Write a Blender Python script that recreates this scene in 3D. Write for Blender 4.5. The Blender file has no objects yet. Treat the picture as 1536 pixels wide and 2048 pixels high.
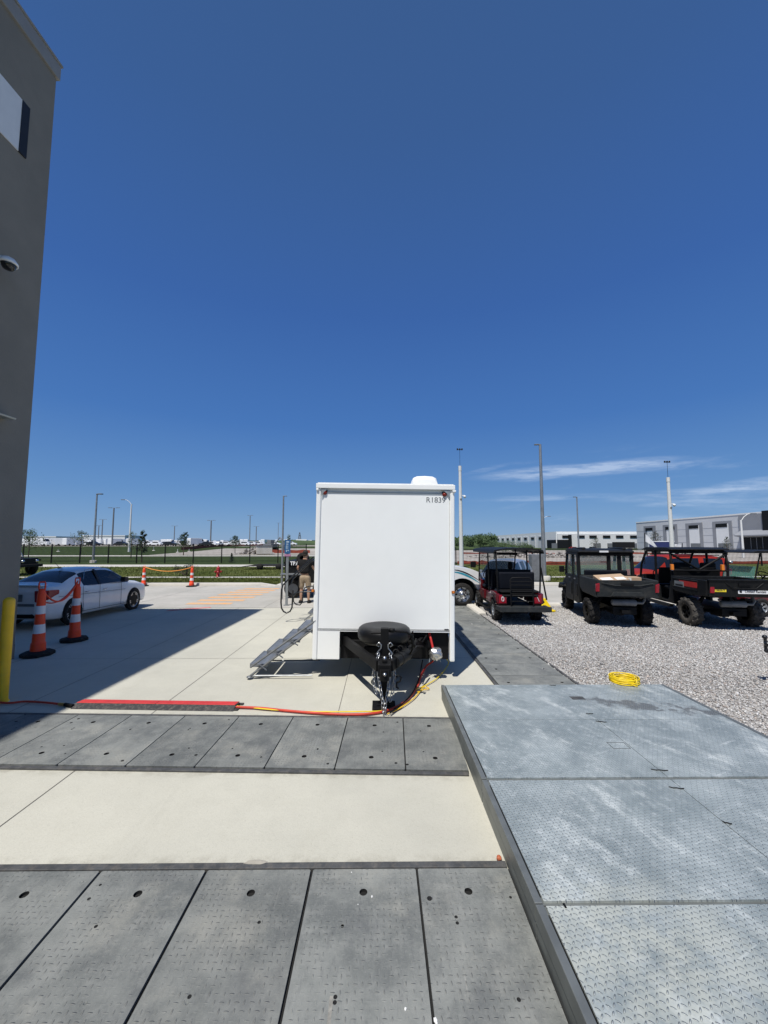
import bpy, bmesh, math, random
import numpy as np
from mathutils import Vector, Matrix, noise as mnoise
random.seed(7)
R = math.radians
SC = bpy.context.scene
COL = SC.collection
# ------------------------------------------------------------------ camera
CH = 2.2; FPX = 785.0; PITCH = R(4.6); YAW = R(0.5)
cam = bpy.data.objects.new('camera', bpy.data.cameras.new('camera')); COL.objects.link(cam)
cam.location = (0, 0, CH)
cam.rotation_euler = (math.pi/2 + PITCH, 0, -YAW)
cam.data.sensor_fit = 'VERTICAL'; cam.data.sensor_height = 36; cam.data.sensor_width = 27
cam.data.lens = FPX/2048*36
cam.data.clip_start = 0.05; cam.data.clip_end = 6000
SC.camera = cam
# ------------------------------------------------------------------ exposure
SC.view_settings.view_transform = 'Standard'; SC.view_settings.look = 'None'
SC.view_settings.gamma = 1; SC.view_settings.use_curve_mapping = False
SC.view_settings.exposure = 0.24
# ------------------------------------------------------------------ sun
SUNV = Vector((-0.24, -0.445, 1.0)).normalized()
EL = math.asin(SUNV.z); AZ = math.atan2(SUNV.x, SUNV.y)
sl = bpy.data.lights.new('sun', 'SUN'); sl.energy = 4.2; sl.angle = R(0.53); sl.color = (1, .962, .90)
so = bpy.data.objects.new('sun', sl); COL.objects.link(so)
so.rotation_euler = SUNV.to_track_quat('Z', 'Y').to_euler(); so.location = (-5, -8, 30)

class NT:
    def __init__(s, nt): s.nt = nt; s.N = nt.nodes; s.L = nt.links
    def new(s, t, **k):
        n = s.N.new(t)
        for a, b in k.items(): setattr(n, a, b)
        return n
    def put(s, sock, v):
        if isinstance(v, bpy.types.NodeSocket): s.L.new(v, sock)
        elif v is not None: sock.default_value = v
    def m(s, op, a, b=None, c=None, clamp=False):
        n = s.new('ShaderNodeMath', operation=op); n.use_clamp = clamp
        s.put(n.inputs[0], a)
        if b is not None: s.put(n.inputs[1], b)
        if c is not None: s.put(n.inputs[2], c)
        return n.outputs[0]
    def sstep(s, x, a, b):
        n = s.new('ShaderNodeMapRange'); n.interpolation_type = 'SMOOTHSTEP'
        s.put(n.inputs[0], x); n.inputs[1].default_value = a; n.inputs[2].default_value = b
        return n.outputs[0]
    def mix(s, f, a, b):
        n = s.new('ShaderNodeMix', data_type='RGBA')
        s.put(n.inputs[0], f)
        s.put(n.inputs[6], a if not isinstance(a, tuple) else (*a, 1)[:4]); s.put(n.inputs[7], b if not isinstance(b, tuple) else (*b, 1)[:4])
        return n.outputs[2]
    def noise(s, vec, scale, detail=3, rough=.55, w=None):
        n = s.new('ShaderNodeTexNoise'); s.put(n.inputs['Vector'], vec)
        n.inputs['Scale'].default_value = scale; n.inputs['Detail'].default_value = detail; n.inputs['Roughness'].default_value = rough
        return n.outputs[0]
    def xyz(s, vec):
        n = s.new('ShaderNodeSeparateXYZ'); s.L.new(vec, n.inputs[0]); return n.outputs
    def comb(s, x, y, z=0.0):
        n = s.new('ShaderNodeCombineXYZ'); s.put(n.inputs[0], x); s.put(n.inputs[1], y); s.put(n.inputs[2], z); return n.outputs[0]
    def scalev(s, vec, v):
        n = s.new('ShaderNodeVectorMath', operation='MULTIPLY'); s.L.new(vec, n.inputs[0]); n.inputs[1].default_value = v; return n.outputs[0]
# ------------------------------------------------------------------ world
W = bpy.data.worlds.new('World'); SC.world = W; W.use_nodes = True
w = NT(W.node_tree); w.N.clear()
sky = w.new('ShaderNodeTexSky', sky_type='NISHITA'); sky.sun_disc = False
sky.sun_elevation = EL; sky.sun_rotation = AZ
sky.altitude = 0; sky.air_density = 1.0; sky.dust_density = 0.05; sky.ozone_density = 6.0
tc = w.new('ShaderNodeTexCoord').outputs['Generated']
X, Y, Z = w.xyz(tc)
ys = w.m('MAXIMUM', Y, .05)
az = w.m('DIVIDE', X, ys); el = w.m('DIVIDE', Z, ys)
az2 = w.m('ADD', az, w.m('MULTIPLY', el, -.6))
cv = w.comb(w.m('MULTIPLY', az2, 2.6), w.m('ADD', w.m('MULTIPLY', el, 19), w.m('MULTIPLY', az, -2.2)), 3.7)
c1 = w.sstep(w.noise(cv, 1.15, 6, .6), .52, .80)
cv2 = w.comb(w.m('MULTIPLY', az, 7), w.m('MULTIPLY', el, 30), 1.1)
c2 = w.sstep(w.noise(cv2, 1.0, 5, .6), .30, .75)
msk = w.m('MULTIPLY', w.sstep(az, .20, .45), w.m('MULTIPLY', w.sstep(el, .01, .06), w.sstep(el, .27, .17)))
msk = w.m('MULTIPLY', msk, w.sstep(Y, .1, .3))
def streak(a0, e0, la, le, tilt, s):
    da = w.m('DIVIDE', w.m('SUBTRACT', az, a0), la)
    de = w.m('DIVIDE', w.m('SUBTRACT', w.m('SUBTRACT', el, e0), w.m('MULTIPLY', w.m('SUBTRACT', az, a0), tilt)), le)
    r = w.m('ADD', w.m('MULTIPLY', da, da), w.m('MULTIPLY', de, de))
    return w.m('MULTIPLY', w.sstep(r, 1.0, .0), s)
cl = w.m('MULTIPLY', w.m('MULTIPLY', c1, c2), w.m('MULTIPLY', msk, .75))
fibre = w.sstep(w.noise(w.comb(w.m('MULTIPLY', az2, 9), w.m('MULTIPLY', el, 70), .4), 1.0, 6, .65), .25, .8)
for a in ((.50, .188, .30, .022, .07, 1.0), (.62, .205, .22, .016, .10, .55), (.43, .118, .24, .010, .04, .55), (.86, .13, .34, .020, .06, .55), (.80, .105, .16, .011, .05, .6), (.74, .065, .10, .012, .03, .35), (.27, .19, .07, .008, .22, .35), (.98, .155, .2, .02, .12, .7), (1.05, .10, .3, .03, .03, .4)):
    cl = w.m('ADD', cl, w.m('MULTIPLY', streak(*a), w.m('MULTIPLY', fibre, .62)))
cl = w.m('MINIMUM', w.m('MULTIPLY', cl, .8), .42)
cl = w.m('MULTIPLY', cl, w.sstep(Y, .1, .3))
hs = w.new('ShaderNodeHueSaturation'); hs.inputs['Saturation'].default_value = 1.22; w.L.new(sky.outputs[0], hs.inputs['Color'])
elev = w.m('ARCSINE', Z)
rp = w.new('ShaderNodeValToRGB'); w.L.new(w.m('DIVIDE', elev, 1.2, clamp=True), rp.inputs[0]); cr_ = rp.color_ramp
for i, (p_, c_) in enumerate(((0, (.19, .34, .58)), (.10, (.120, .262, .54)), (.24, (.064, .178, .475)), (.45, (.046, .128, .39)), (.70, (.045, .112, .30)), (1, (.046, .104, .248)))):
    e_ = cr_.elements[i] if i < 2 else cr_.elements.new(p_); e_.position = p_; e_.color = (*c_, 1)
rs_ = w.new('ShaderNodeVectorMath', operation='SCALE'); w.L.new(rp.outputs[0], rs_.inputs[0]); rs_.inputs['Scale'].default_value = 8.9
skyc = w.mix(.88, hs.outputs[0], rs_.outputs[0])
bgc = w.mix(cl, skyc, (7.0, 7.9, 9.2))
bg = w.new('ShaderNodeBackground'); bg.inputs[1].default_value = 0.095; w.L.new(bgc, bg.inputs[0])
wo = w.new('ShaderNodeOutputWorld'); w.L.new(bg.outputs[0], wo.inputs[0])

# ------------------------------------------------------------------ helpers: where a pixel of the photo (1536x2048) meets a plane
_cp, _sp = math.cos(PITCH), math.sin(PITCH)
def ray(px, py):
    x = (px-768)/FPX; u = (1024-py)/FPX
    y, z = _cp - u*_sp, _sp + u*_cp
    c, s = math.cos(-YAW), math.sin(-YAW)
    return Vector((x*c - y*s, x*s + y*c, z))
def G(px, py, z=0.0):
    d = ray(px, py); t = (z-CH)/d.z
    return Vector((d.x*t, d.y*t, z))
def AY(px, py, Y):
    d = ray(px, py); t = Y/d.y
    return Vector((d.x*t, Y, CH + d.z*t))
def AX(px, py, X):
    d = ray(px, py); t = X/d.x
    return Vector((X, d.y*t, CH + d.z*t))

# ------------------------------------------------------------------ mesh builder
class MB:
    def __init__(s): s.v = []; s.f = []; s.mi = []; s.sm = []
    def add(s, vs, fs, mi=0, sm=False, M=None):
        o = len(s.v)
        if M is not None: vs = [M @ Vector(p) for p in vs]
        s.v += [tuple(p) for p in vs]
        s.f += [tuple(i+o for i in f) for f in fs]; s.mi += [mi]*len(fs); s.sm += [sm]*len(fs)
        return s
    def box(s, x0, x1, y0, y1, z0, z1, mi=0, M=None):
        vs = [(x, y, z) for z in (z0, z1) for y in (y0, y1) for x in (x0, x1)]
        return s.add(vs, [(0,2,3,1),(4,5,7,6),(0,1,5,4),(2,6,7,3),(0,4,6,2),(1,3,7,5)], mi, False, M)
    def hexa(s, b, t, mi=0, M=None):
        return s.add(list(b)+list(t), [(3,2,1,0),(4,5,6,7),(0,1,5,4),(1,2,6,5),(2,3,7,6),(3,0,4,7)], mi, False, M)
    def prism(s, poly, a0, a1, ax='x', mi=0, M=None, sm=False):
        n = len(poly); f = {'x': lambda p, a: (a, p[0], p[1]), 'y': lambda p, a: (p[0], a, p[1]), 'z': lambda p, a: (p[0], p[1], a)}[ax]
        vs = [f(p, a0) for p in poly] + [f(p, a1) for p in poly]
        s.add(vs, [tuple(range(n))[::-1], tuple(range(n, 2*n))], mi, False, M)
        o = len(s.v)-2*n
        for i in range(n):
            j = (i+1) % n
            s.f.append((o+i, o+j, o+n+j, o+n+i)); s.mi.append(mi); s.sm.append(sm)
        return s
    def tube(s, pts, r, n=8, mi=0, M=None, closed=False, caps=True):
        P = [Vector(p) for p in pts]; k = len(P)
        rs = r if isinstance(r, (list, tuple)) else [r]*k
        T = []
        for i in range(k):
            a = P[(i-1) % k] if (closed or i > 0) else P[0]
            b = P[(i+1) % k] if (closed or i < k-1) else P[-1]
            t = b-a
            T.append(t.normalized() if t.length > 1e-9 else Vector((0,0,1)))
        u = T[0].orthogonal().normalized(); vs = []
        for i in range(k):
            u = (u - T[i]*u.dot(T[i]))
            u = u.normalized() if u.length > 1e-6 else T[i].orthogonal().normalized()
            v = T[i].cross(u)
            for j in range(n):
                an = 2*math.pi*(j+.5)/n
                vs.append(P[i] + (u*math.cos(an)+v*math.sin(an))*rs[i])
        fs = []
        for i in range(k if closed else k-1):
            for j in range(n):
                a, b = i*n+j, i*n+(j+1) % n; c = ((i+1) % k)*n
                fs.append((a, b, c+(j+1) % n, c+j))
        s.add(vs, fs, mi, n > 4, M)
        if caps and not closed:
            s.add(vs[:n], [tuple(range(n))[::-1]], mi, False, M); s.add(vs[-n:], [tuple(range(n))], mi, False, M)
        return s
    def lathe(s, prof, n=24, mi=0, M=None, sm=True, caps=True):
        vs = []; k = len(prof)
        for r, z in prof:
            for j in range(n):
                a = 2*math.pi*j/n; vs.append((r*math.cos(a), r*math.sin(a), z))
        fs = [(i*n+j, i*n+(j+1) % n, (i+1)*n+(j+1) % n, (i+1)*n+j) for i in range(k-1) for j in range(n)]
        s.add(vs, fs, mi, sm, M)
        if caps and prof[0][0] > 1e-4: s.add(vs[:n], [tuple(range(n))[::-1]], mi, False, M)
        if caps and prof[-1][0] > 1e-4: s.add(vs[-n:], [tuple(range(n))], mi, False, M)
        return s
    def grid(s, rows, mi=0, sm=True, M=None, closed=False):
        k = len(rows); n = len(rows[0]); vs = [p for r in rows for p in r]
        fs = [(i*n+j, i*n+(j+1) % n, (i+1)*n+(j+1) % n, (i+1)*n+j) for i in range(k-1) for j in range(n if closed else n-1)]
        return s.add(vs, fs, mi, sm, M)
    def blob(s, c, r, mi=0, sub=2, amp=.0, sc=(1,1,1), seed=0):
        bm = bmesh.new(); bmesh.ops.create_icosphere(bm, subdivisions=sub, radius=1)
        vs = []
        for v in bm.verts:
            p = v.co.copy(); k = 1+amp*mnoise.noise(p*2.3+Vector((seed,)*3))
            vs.append((c[0]+p.x*r*k*sc[0], c[1]+p.y*r*k*sc[1], c[2]+p.z*r*k*sc[2]))
        s.add(vs, [tuple(v.index for v in f.verts) for f in bm.faces], mi, amp == 0 or sub > 2); bm.free(); return s
    def build(s, name, mats, parent=None, bevel=0, fix=True, seg=2):
        me = bpy.data.meshes.new(name); me.from_pydata(s.v, [], s.f)
        if not isinstance(mats, (list, tuple)): mats = [mats]
        for m in mats: me.materials.append(m)
        me.polygons.foreach_set('material_index', s.mi); me.polygons.foreach_set('use_smooth', s.sm)
        if fix:
            bm = bmesh.new(); bm.from_mesh(me); bmesh.ops.recalc_face_normals(bm, faces=bm.faces); bm.to_mesh(me); bm.free()
        me.update()
        o = bpy.data.objects.new(name, me); COL.objects.link(o)
        if parent is not None: o.parent = parent
        if bevel:
            b = o.modifiers.new('b', 'BEVEL'); b.width = bevel; b.segments = seg; b.limit_method = 'ANGLE'; b.angle_limit = R(35)
        return o
def split(mb, name, mats, parent, bevel=0, lim=.004):
    # one object per piece (pieces = groups of faces whose vertices touch)
    par = list(range(len(mb.v)))
    def find(i):
        while par[i] != i: par[i] = par[par[i]]; i = par[i]
        return i
    key = {}
    for i, v in enumerate(mb.v):
        k = tuple(round(c, 4) for c in v)
        if k in key: par[find(i)] = find(key[k])
        else: key[k] = i
    for f in mb.f:
        r = find(f[0])
        for i in f[1:]: par[find(i)] = r
    g = {}
    for n, f in enumerate(mb.f): g.setdefault(find(f[0]), []).append(n)
    out = []
    for fs in g.values():
        c = MB(); idx = {}
        for n in fs:
            t = []
            for i in mb.f[n]:
                if i not in idx: idx[i] = len(c.v); c.v.append(mb.v[i])
                t.append(idx[i])
            c.f.append(tuple(t)); c.mi.append(mb.mi[n]); c.sm.append(mb.sm[n])
        out.append(c.build(name, mats, parent, bevel))
    return out
def tag(o, label=None, cat=None, group=None, kind=None):
    if label: o['label'] = label
    if cat: o['category'] = cat
    if group: o['group'] = group
    if kind: o['kind'] = kind
    return o
def empty(name, loc=(0,0,0), rz=0, label=None, cat=None, group=None):
    o = bpy.data.objects.new(name, None); COL.objects.link(o); o.location = loc; o.rotation_euler = (0, 0, rz)
    o.empty_display_size = .2
    return tag(o, label, cat, group)
def kids(o): return [c for c in COL.objects if c.parent == o]
def copy_tree(o, parent=None, top=True):
    c = o.copy(); COL.objects.link(c); c.parent = parent
    for ch in kids(o): copy_tree(ch, c, False)
    return c
def struct(o): o['kind'] = 'structure'; return o
def text(s, size, name, m, parent, M, depth=.002, sx=1.0, bold=0.0, align='CENTER', shear=0.0):
    cu = bpy.data.curves.new('t', 'FONT'); cu.body = s; cu.size = size; cu.extrude = depth; cu.align_x = align; cu.align_y = 'CENTER'
    cu.offset = bold; cu.shear = shear
    to = bpy.data.objects.new('t', cu); COL.objects.link(to)
    bpy.context.view_layer.update()
    me = bpy.data.meshes.new_from_object(to.evaluated_get(bpy.context.evaluated_depsgraph_get()))
    bpy.data.objects.remove(to); me.materials.clear(); me.materials.append(m)
    me.transform(M @ Matrix.Diagonal((sx, 1, 1, 1)))
    o = bpy.data.objects.new(name, me); COL.objects.link(o); o.parent = parent
    return o
# text plane facing -Y (towards the camera)
FACE = Matrix.Rotation(math.pi/2, 4, 'X')

# ------------------------------------------------------------------ materials
MT = {}
def mat(name, col, rough=.6, metal=0.0, var=.12, vs=6.0, bump=0.0, bs=60.0, spec=.5, coat=0.0, col2=None, dirt=0.0):
    m = bpy.data.materials.new(name); m.use_nodes = True
    n = NT(m.node_tree); b = n.N['Principled BSDF']
    co = n.new('ShaderNodeTexCoord').outputs['Object']
    c2 = col2 or tuple(c*(1-2*var) for c in col)
    f = n.noise(co, vs, 4, .6)
    f = n.sstep(f, .3, .7)
    c = n.mix(f, (*col, 1), (*c2, 1))
    if dirt:
        z = n.xyz(co)[2]
        d = n.m('MULTIPLY', n.sstep(n.noise(co, vs*2.1, 5, .7), .42, .75), dirt)
        c = n.mix(d, c, (.23, .20, .165, 1))
    n.L.new(c, b.inputs['Base Color'])
    b.inputs['Roughness'].default_value = rough; b.inputs['Metallic'].default_value = metal
    b.inputs['Specular IOR Level'].default_value = spec; b.inputs['Coat Weight'].default_value = coat
    if bump:
        bn = n.new('ShaderNodeBump'); bn.inputs['Strength'].default_value = 1; bn.inputs['Distance'].default_value = bump
        n.L.new(n.noise(co, bs, 3, .6), bn.inputs['Height']); n.L.new(bn.outputs[0], b.inputs['Normal'])
    MT[name] = m; return m
def glass(name, tint, alpha, rough=.02):
    m = bpy.data.materials.new(name); m.use_nodes = True; n = NT(m.node_tree); b = n.N['Principled BSDF']
    b.inputs['Base Color'].default_value = (*tint, 1); b.inputs['Roughness'].default_value = rough
    b.inputs['Alpha'].default_value = alpha; b.inputs['Specular IOR Level'].default_value = .6
    MT[name] = m; return m
def lozenge(n, x, y, p, la, lb, diag):
    fx = n.m('FRACT', n.m('DIVIDE', x, p)); fy = n.m('FRACT', n.m('DIVIDE', y, p))
    u = n.m('SUBTRACT', fx, .5); v = n.m('SUBTRACT', fy, .5)
    par = n.m('MODULO', n.m('ADD', n.m('FLOOR', n.m('DIVIDE', x, p)), n.m('ADD', n.m('FLOOR', n.m('DIVIDE', y, p)), 4000)), 2)
    if diag:
        a = n.m('MULTIPLY', n.m('ADD', u, v), .707); b = n.m('MULTIPLY', n.m('SUBTRACT', u, v), .707)
    else: a, b = u, v
    inv = n.m('SUBTRACT', 1, par)
    A = n.m('ADD', n.m('MULTIPLY', a, par), n.m('MULTIPLY', b, inv)); B = n.m('ADD', n.m('MULTIPLY', b, par), n.m('MULTIPLY', a, inv))
    A = n.m('DIVIDE', A, la); B = n.m('DIVIDE', B, lb)
    r = n.m('ADD', n.m('MULTIPLY', A, A), n.m('MULTIPLY', B, B))
    return n.m('SUBTRACT', 1, r, clamp=True)
def bumpn(n, h, dist, b, strength=1.0, normal=None):
    bn = n.new('ShaderNodeBump'); bn.inputs['Distance'].default_value = dist; bn.inputs['Strength'].default_value = strength
    n.L.new(h, bn.inputs['Height'])
    if normal: n.L.new(normal, bn.inputs['Normal'])
    n.L.new(bn.outputs[0], b.inputs['Normal']); return bn.outputs[0]
def mk(name):
    m = bpy.data.materials.new(name); m.use_nodes = True; n = NT(m.node_tree); MT[name] = m
    return m, n, n.N['Principled BSDF']

def m_concrete(name, base, base2, joints=True, stain=.5, fine=.0012):
    m, n, b = mk(name); co = n.new('ShaderNodeNewGeometry').outputs['Position']
    big = n.sstep(n.noise(co, .45, 5, .6), .35, .68); mid = n.sstep(n.noise(co, 3.2, 6, .7), .40, .72)
    sp = n.sstep(n.noise(co, 90, 2, .6), .36, .52); sp2 = n.sstep(n.noise(co, 26, 4, .7), .55, .78)
    c = n.mix(big, (*base, 1), (*base2, 1))
    c = n.mix(n.m('MULTIPLY', mid, .28*stain), c, (base[0]*.70, base[1]*.69, base[2]*.66, 1))
    c = n.mix(n.m('MULTIPLY', sp2, .22*stain), c, (base[0]*.62, base[1]*.62, base[2]*.6, 1))
    c = n.mix(n.m('MULTIPLY', n.m('SUBTRACT', 1, sp), .16), c, (base[0]*.6, base[1]*.6, base[2]*.58, 1))
    # broom / trowel streaks along x
    st = n.sstep(n.noise(n.scalev(co, (.9, 9, 1)), 1.3, 5, .7), .45, .75)
    c = n.mix(n.m('MULTIPLY', st, .16*stain), c, (base[0]*1.15, base[1]*1.15, base[2]*1.14, 1))
    st2 = n.sstep(n.noise(n.scalev(co, (2.5, .35, 1)), .8, 4, .6), .52, .75)
    c = n.mix(n.m('MULTIPLY', st2, .18*stain), c, (base[0]*.72, base[1]*.71, base[2]*.69, 1))
    # oil spots, hairline cracks, grime that gathers along the mat rows
    sx, sy, sz = n.xyz(co)
    vo = n.new('ShaderNodeTexVoronoi'); vo.inputs['Scale'].default_value = .55; n.L.new(co, vo.inputs['Vector'])
    spot = n.m('MULTIPLY', n.sstep(vo.outputs['Distance'], .16, .02), n.sstep(n.noise(co, 9, 4, .7), .42, .62))
    c = n.mix(n.m('MULTIPLY', spot, .30*stain), c, (base[0]*.45, base[1]*.43, base[2]*.40, 1))
    fleck = n.sstep(n.noise(co, 210, 1, .5), .66, .72); c = n.mix(n.m('MULTIPLY', fleck, .35), c, (base[0]*.45, base[1]*.43, base[2]*.40, 1))
    pit = n.sstep(n.noise(co, 60, 2, .5), .70, .74); c = n.mix(n.m('MULTIPLY', pit, .4), c, (base[0]*.5, base[1]*.48, base[2]*.44, 1))
    ed = None
    for yy in (2.88, 3.93, 5.16):
        g_ = n.sstep(n.m('ABSOLUTE', n.m('ADD', n.m('SUBTRACT', sy, yy), n.m('MULTIPLY', sx, .033 if yy > 3 else 0.0))), .13, .0)
        ed = g_ if ed is None else n.m('MAXIMUM', ed, g_)
    ed = n.m('MULTIPLY', ed, n.sstep(n.noise(co, 7, 5, .7), .40, .66)); c = n.mix(n.m('MULTIPLY', ed, .5), c, (base[0]*.50, base[1]*.48, base[2]*.45, 1))
    wx = n.m('ADD', sx, n.m('MULTIPLY', n.noise(co, .5, 2, .5), .7))
    tr_ = n.m('MAXIMUM', n.sstep(n.m('ABSOLUTE', n.m('ADD', wx, 1.55)), .16, .06), n.sstep(n.m('ABSOLUTE', n.m('ADD', wx, 3.45)), .16, .06))
    c = n.mix(n.m('MULTIPLY', n.m('MULTIPLY', tr_, n.sstep(n.noise(n.scalev(co, (4, .7, 1)), 3, 5, .7), .42, .7)), .22*stain), c, (base[0]*.55, base[1]*.54, base[2]*.52, 1))
    n.L.new(c, b.inputs['Base Color']); b.inputs['Roughness'].default_value = .9; b.inputs['Specular IOR Level'].default_value = .25
    h = n.m('ADD', n.noise(co, 130, 3, .6), n.m('MULTIPLY', n.noise(co, 28, 3, .6), 1.3))
    bumpn(n, h, fine, b, .9)
    return m
m_concrete('apron', (.512, .498, .425), (.44, .43, .37))
m_concrete('roadc', (.46, .44, .40), (.38, .37, .335), stain=1.2)
m_concrete('walk', (.55, .52, .47), (.46, .44, .4), stain=.7)
m_concrete('kerbc', (.62, .59, .53), (.52, .5, .45), stain=.8)

def m_gravel():
    m, n, b = mk('gravel'); co = n.new('ShaderNodeNewGeometry').outputs['Position']
    v = n.new('ShaderNodeTexVoronoi'); v.inputs['Scale'].default_value = 32; n.L.new(co, v.inputs['Vector'])
    r = n.xyz(v.outputs['Color'])[0]
    c = n.mix(n.sstep(r, .1, .9), (.19, .175, .165, 1), (.50, .48, .45, 1))
    n.L.new(c, b.inputs['Base Color']); b.inputs['Roughness'].default_value = .95
    bumpn(n, n.m('SUBTRACT', 1, v.outputs['Distance']), .02, b)
m_gravel()
def m_stone():
    m, n, b = mk('stone'); at = n.new('ShaderNodeAttribute'); at.attribute_name = 'tone'
    f = at.outputs['Fac']; co = n.new('ShaderNodeTexCoord').outputs['Object']
    c = n.mix(f, (.19, .185, .182, 1), (.70, .69, .675, 1))
    c = n.mix(n.sstep(n.m('FRACT', n.m('MULTIPLY', f, 7.3)), .8, .95), c, (.46, .40, .36, 1))
    c = n.mix(n.m('MULTIPLY', n.sstep(n.noise(co, 40, 2, .5), .5, .7), .3), c, (.2, .19, .18, 1))
    n.L.new(c, b.inputs['Base Color']); b.inputs['Roughness'].default_value = .9
m_stone()
def m_grass():
    m, n, b = mk('grass'); co = n.new('ShaderNodeNewGeometry').outputs['Position']
    x, y, z = n.xyz(co)
    f1 = n.sstep(n.noise(co, .35, 5, .6), .35, .65); f2 = n.sstep(n.noise(co, 5, 5, .75), .35, .7); f3 = n.sstep(n.noise(co, 1.4, 4, .7), .56, .75)
    near = n.mix(f1, (.075, .095, .022, 1), (.15, .16, .05, 1)); near = n.mix(n.m('MULTIPLY', f2, .5), near, (.05, .085, .015, 1)); near = n.mix(n.m('MULTIPLY', f3, .5), near, (.24, .23, .10, 1))
    far = n.mix(f1, (.030, .048, .014, 1), (.048, .066, .02, 1)); far = n.mix(n.m('MULTIPLY', f2, .35), far, (.025, .05, .012, 1))
    c = n.mix(n.sstep(y, 40.5, 43.5), near, far)
    n.L.new(c, b.inputs['Base Color']); b.inputs['Roughness'].default_value = .95; b.inputs['Specular IOR Level'].default_value = .15
    bumpn(n, n.noise(co, 18, 4, .8), .06, b)
m_grass()
def m_dirt():
    m, n, b = mk('dirt'); co = n.new('ShaderNodeNewGeometry').outputs['Position']
    c = n.mix(n.sstep(n.noise(co, .08, 6, .7), .35, .65), (.30, .27, .23, 1), (.40, .37, .33, 1))
    c = n.mix(n.m('MULTIPLY', n.sstep(n.noise(co, .5, 5, .7), .5, .7), .5), c, (.24, .19, .15, 1))
    n.L.new(c, b.inputs['Base Color']); b.inputs['Roughness'].default_value = .95
m_dirt()
def m_mat():
    m, n, b = mk('mat_board'); tcn = n.new('ShaderNodeTexCoord'); co = tcn.outputs['Object']; g = n.new('ShaderNodeNewGeometry').outputs['Position']
    x, y, z = n.xyz(co)
    oi = n.new('ShaderNodeObjectInfo').outputs['Random']
    gg = n.new('ShaderNodeVectorMath', operation='ADD'); n.L.new(g, gg.inputs[0]); n.L.new(n.comb(n.m('MULTIPLY', oi, 9), 0.0), gg.inputs[1]); gg = gg.outputs[0]
    f1 = n.sstep(n.noise(gg, 2.2, 6, .65), .36, .66); f2 = n.sstep(n.noise(gg, 11, 5, .7), .42, .72); f3 = n.sstep(n.noise(n.scalev(gg, (6, 1.5, 1)), 5, 5, .75), .5, .72)
    c = n.mix(f1, (.118, .126, .122, 1), (.205, .213, .200, 1)); c = n.mix(n.m('MULTIPLY', f2, .5), c, (.245, .25, .235, 1))
    c = n.mix(n.m('MULTIPLY', f3, .35), c, (.08, .083, .088, 1))
    c = n.mix(n.m('MULTIPLY', n.sstep(n.noise(gg, 70, 3, .7), .5, .7), .25), c, (.24, .24, .23, 1))
    lo = lozenge(n, x, y, .036, .38, .10, False)
    wear = n.sstep(n.noise(gg, 5.5, 5, .7), .42, .58)
    lo = n.m('MULTIPLY', lo, n.m('ADD', .12, n.m('MULTIPLY', wear, .88)))
    edge = n.m('MULTIPLY', n.sstep(n.m('ABSOLUTE', x), .325, .30), 1.0)
    lo = n.m('MULTIPLY', lo, edge)
    tone = n.m('ADD', .9, n.m('MULTIPLY', oi, .22))
    dust = n.sstep(n.noise(gg, 1.3, 7, .72), .50, .70); c = n.mix(n.m('MULTIPLY', dust, .6), c, (.30, .295, .26, 1))
    dk = n.sstep(n.noise(gg, 1.7, 6, .7), .46, .30); c = n.mix(n.m('MULTIPLY', dk, .45), c, (.085, .09, .095, 1))
    scr = n.sstep(n.noise(n.scalev(gg, (30, 1.2, 1)), 1.4, 3, .6), .64, .70); c = n.mix(n.m('MULTIPLY', n.m('MULTIPLY', scr, n.sstep(n.noise(gg, 2.7, 3, .6), .5, .65)), .45), c, (.36, .35, .32, 1))
    hv = n.new('ShaderNodeHueSaturation'); n.L.new(c, hv.inputs['Color']); n.L.new(tone, hv.inputs['Value'])
    c = n.mix(n.m('MULTIPLY', lo, .40), hv.outputs[0], (.33, .33, .31, 1))
    n.L.new(c, b.inputs['Base Color']); b.inputs['Roughness'].default_value = .72; b.inputs['Specular IOR Level'].default_value = .35
    h = n.m('ADD', lo, n.m('MULTIPLY', n.noise(gg, 60, 4, .6), .25))
    bumpn(n, h, .006, b)
m_mat()
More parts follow.
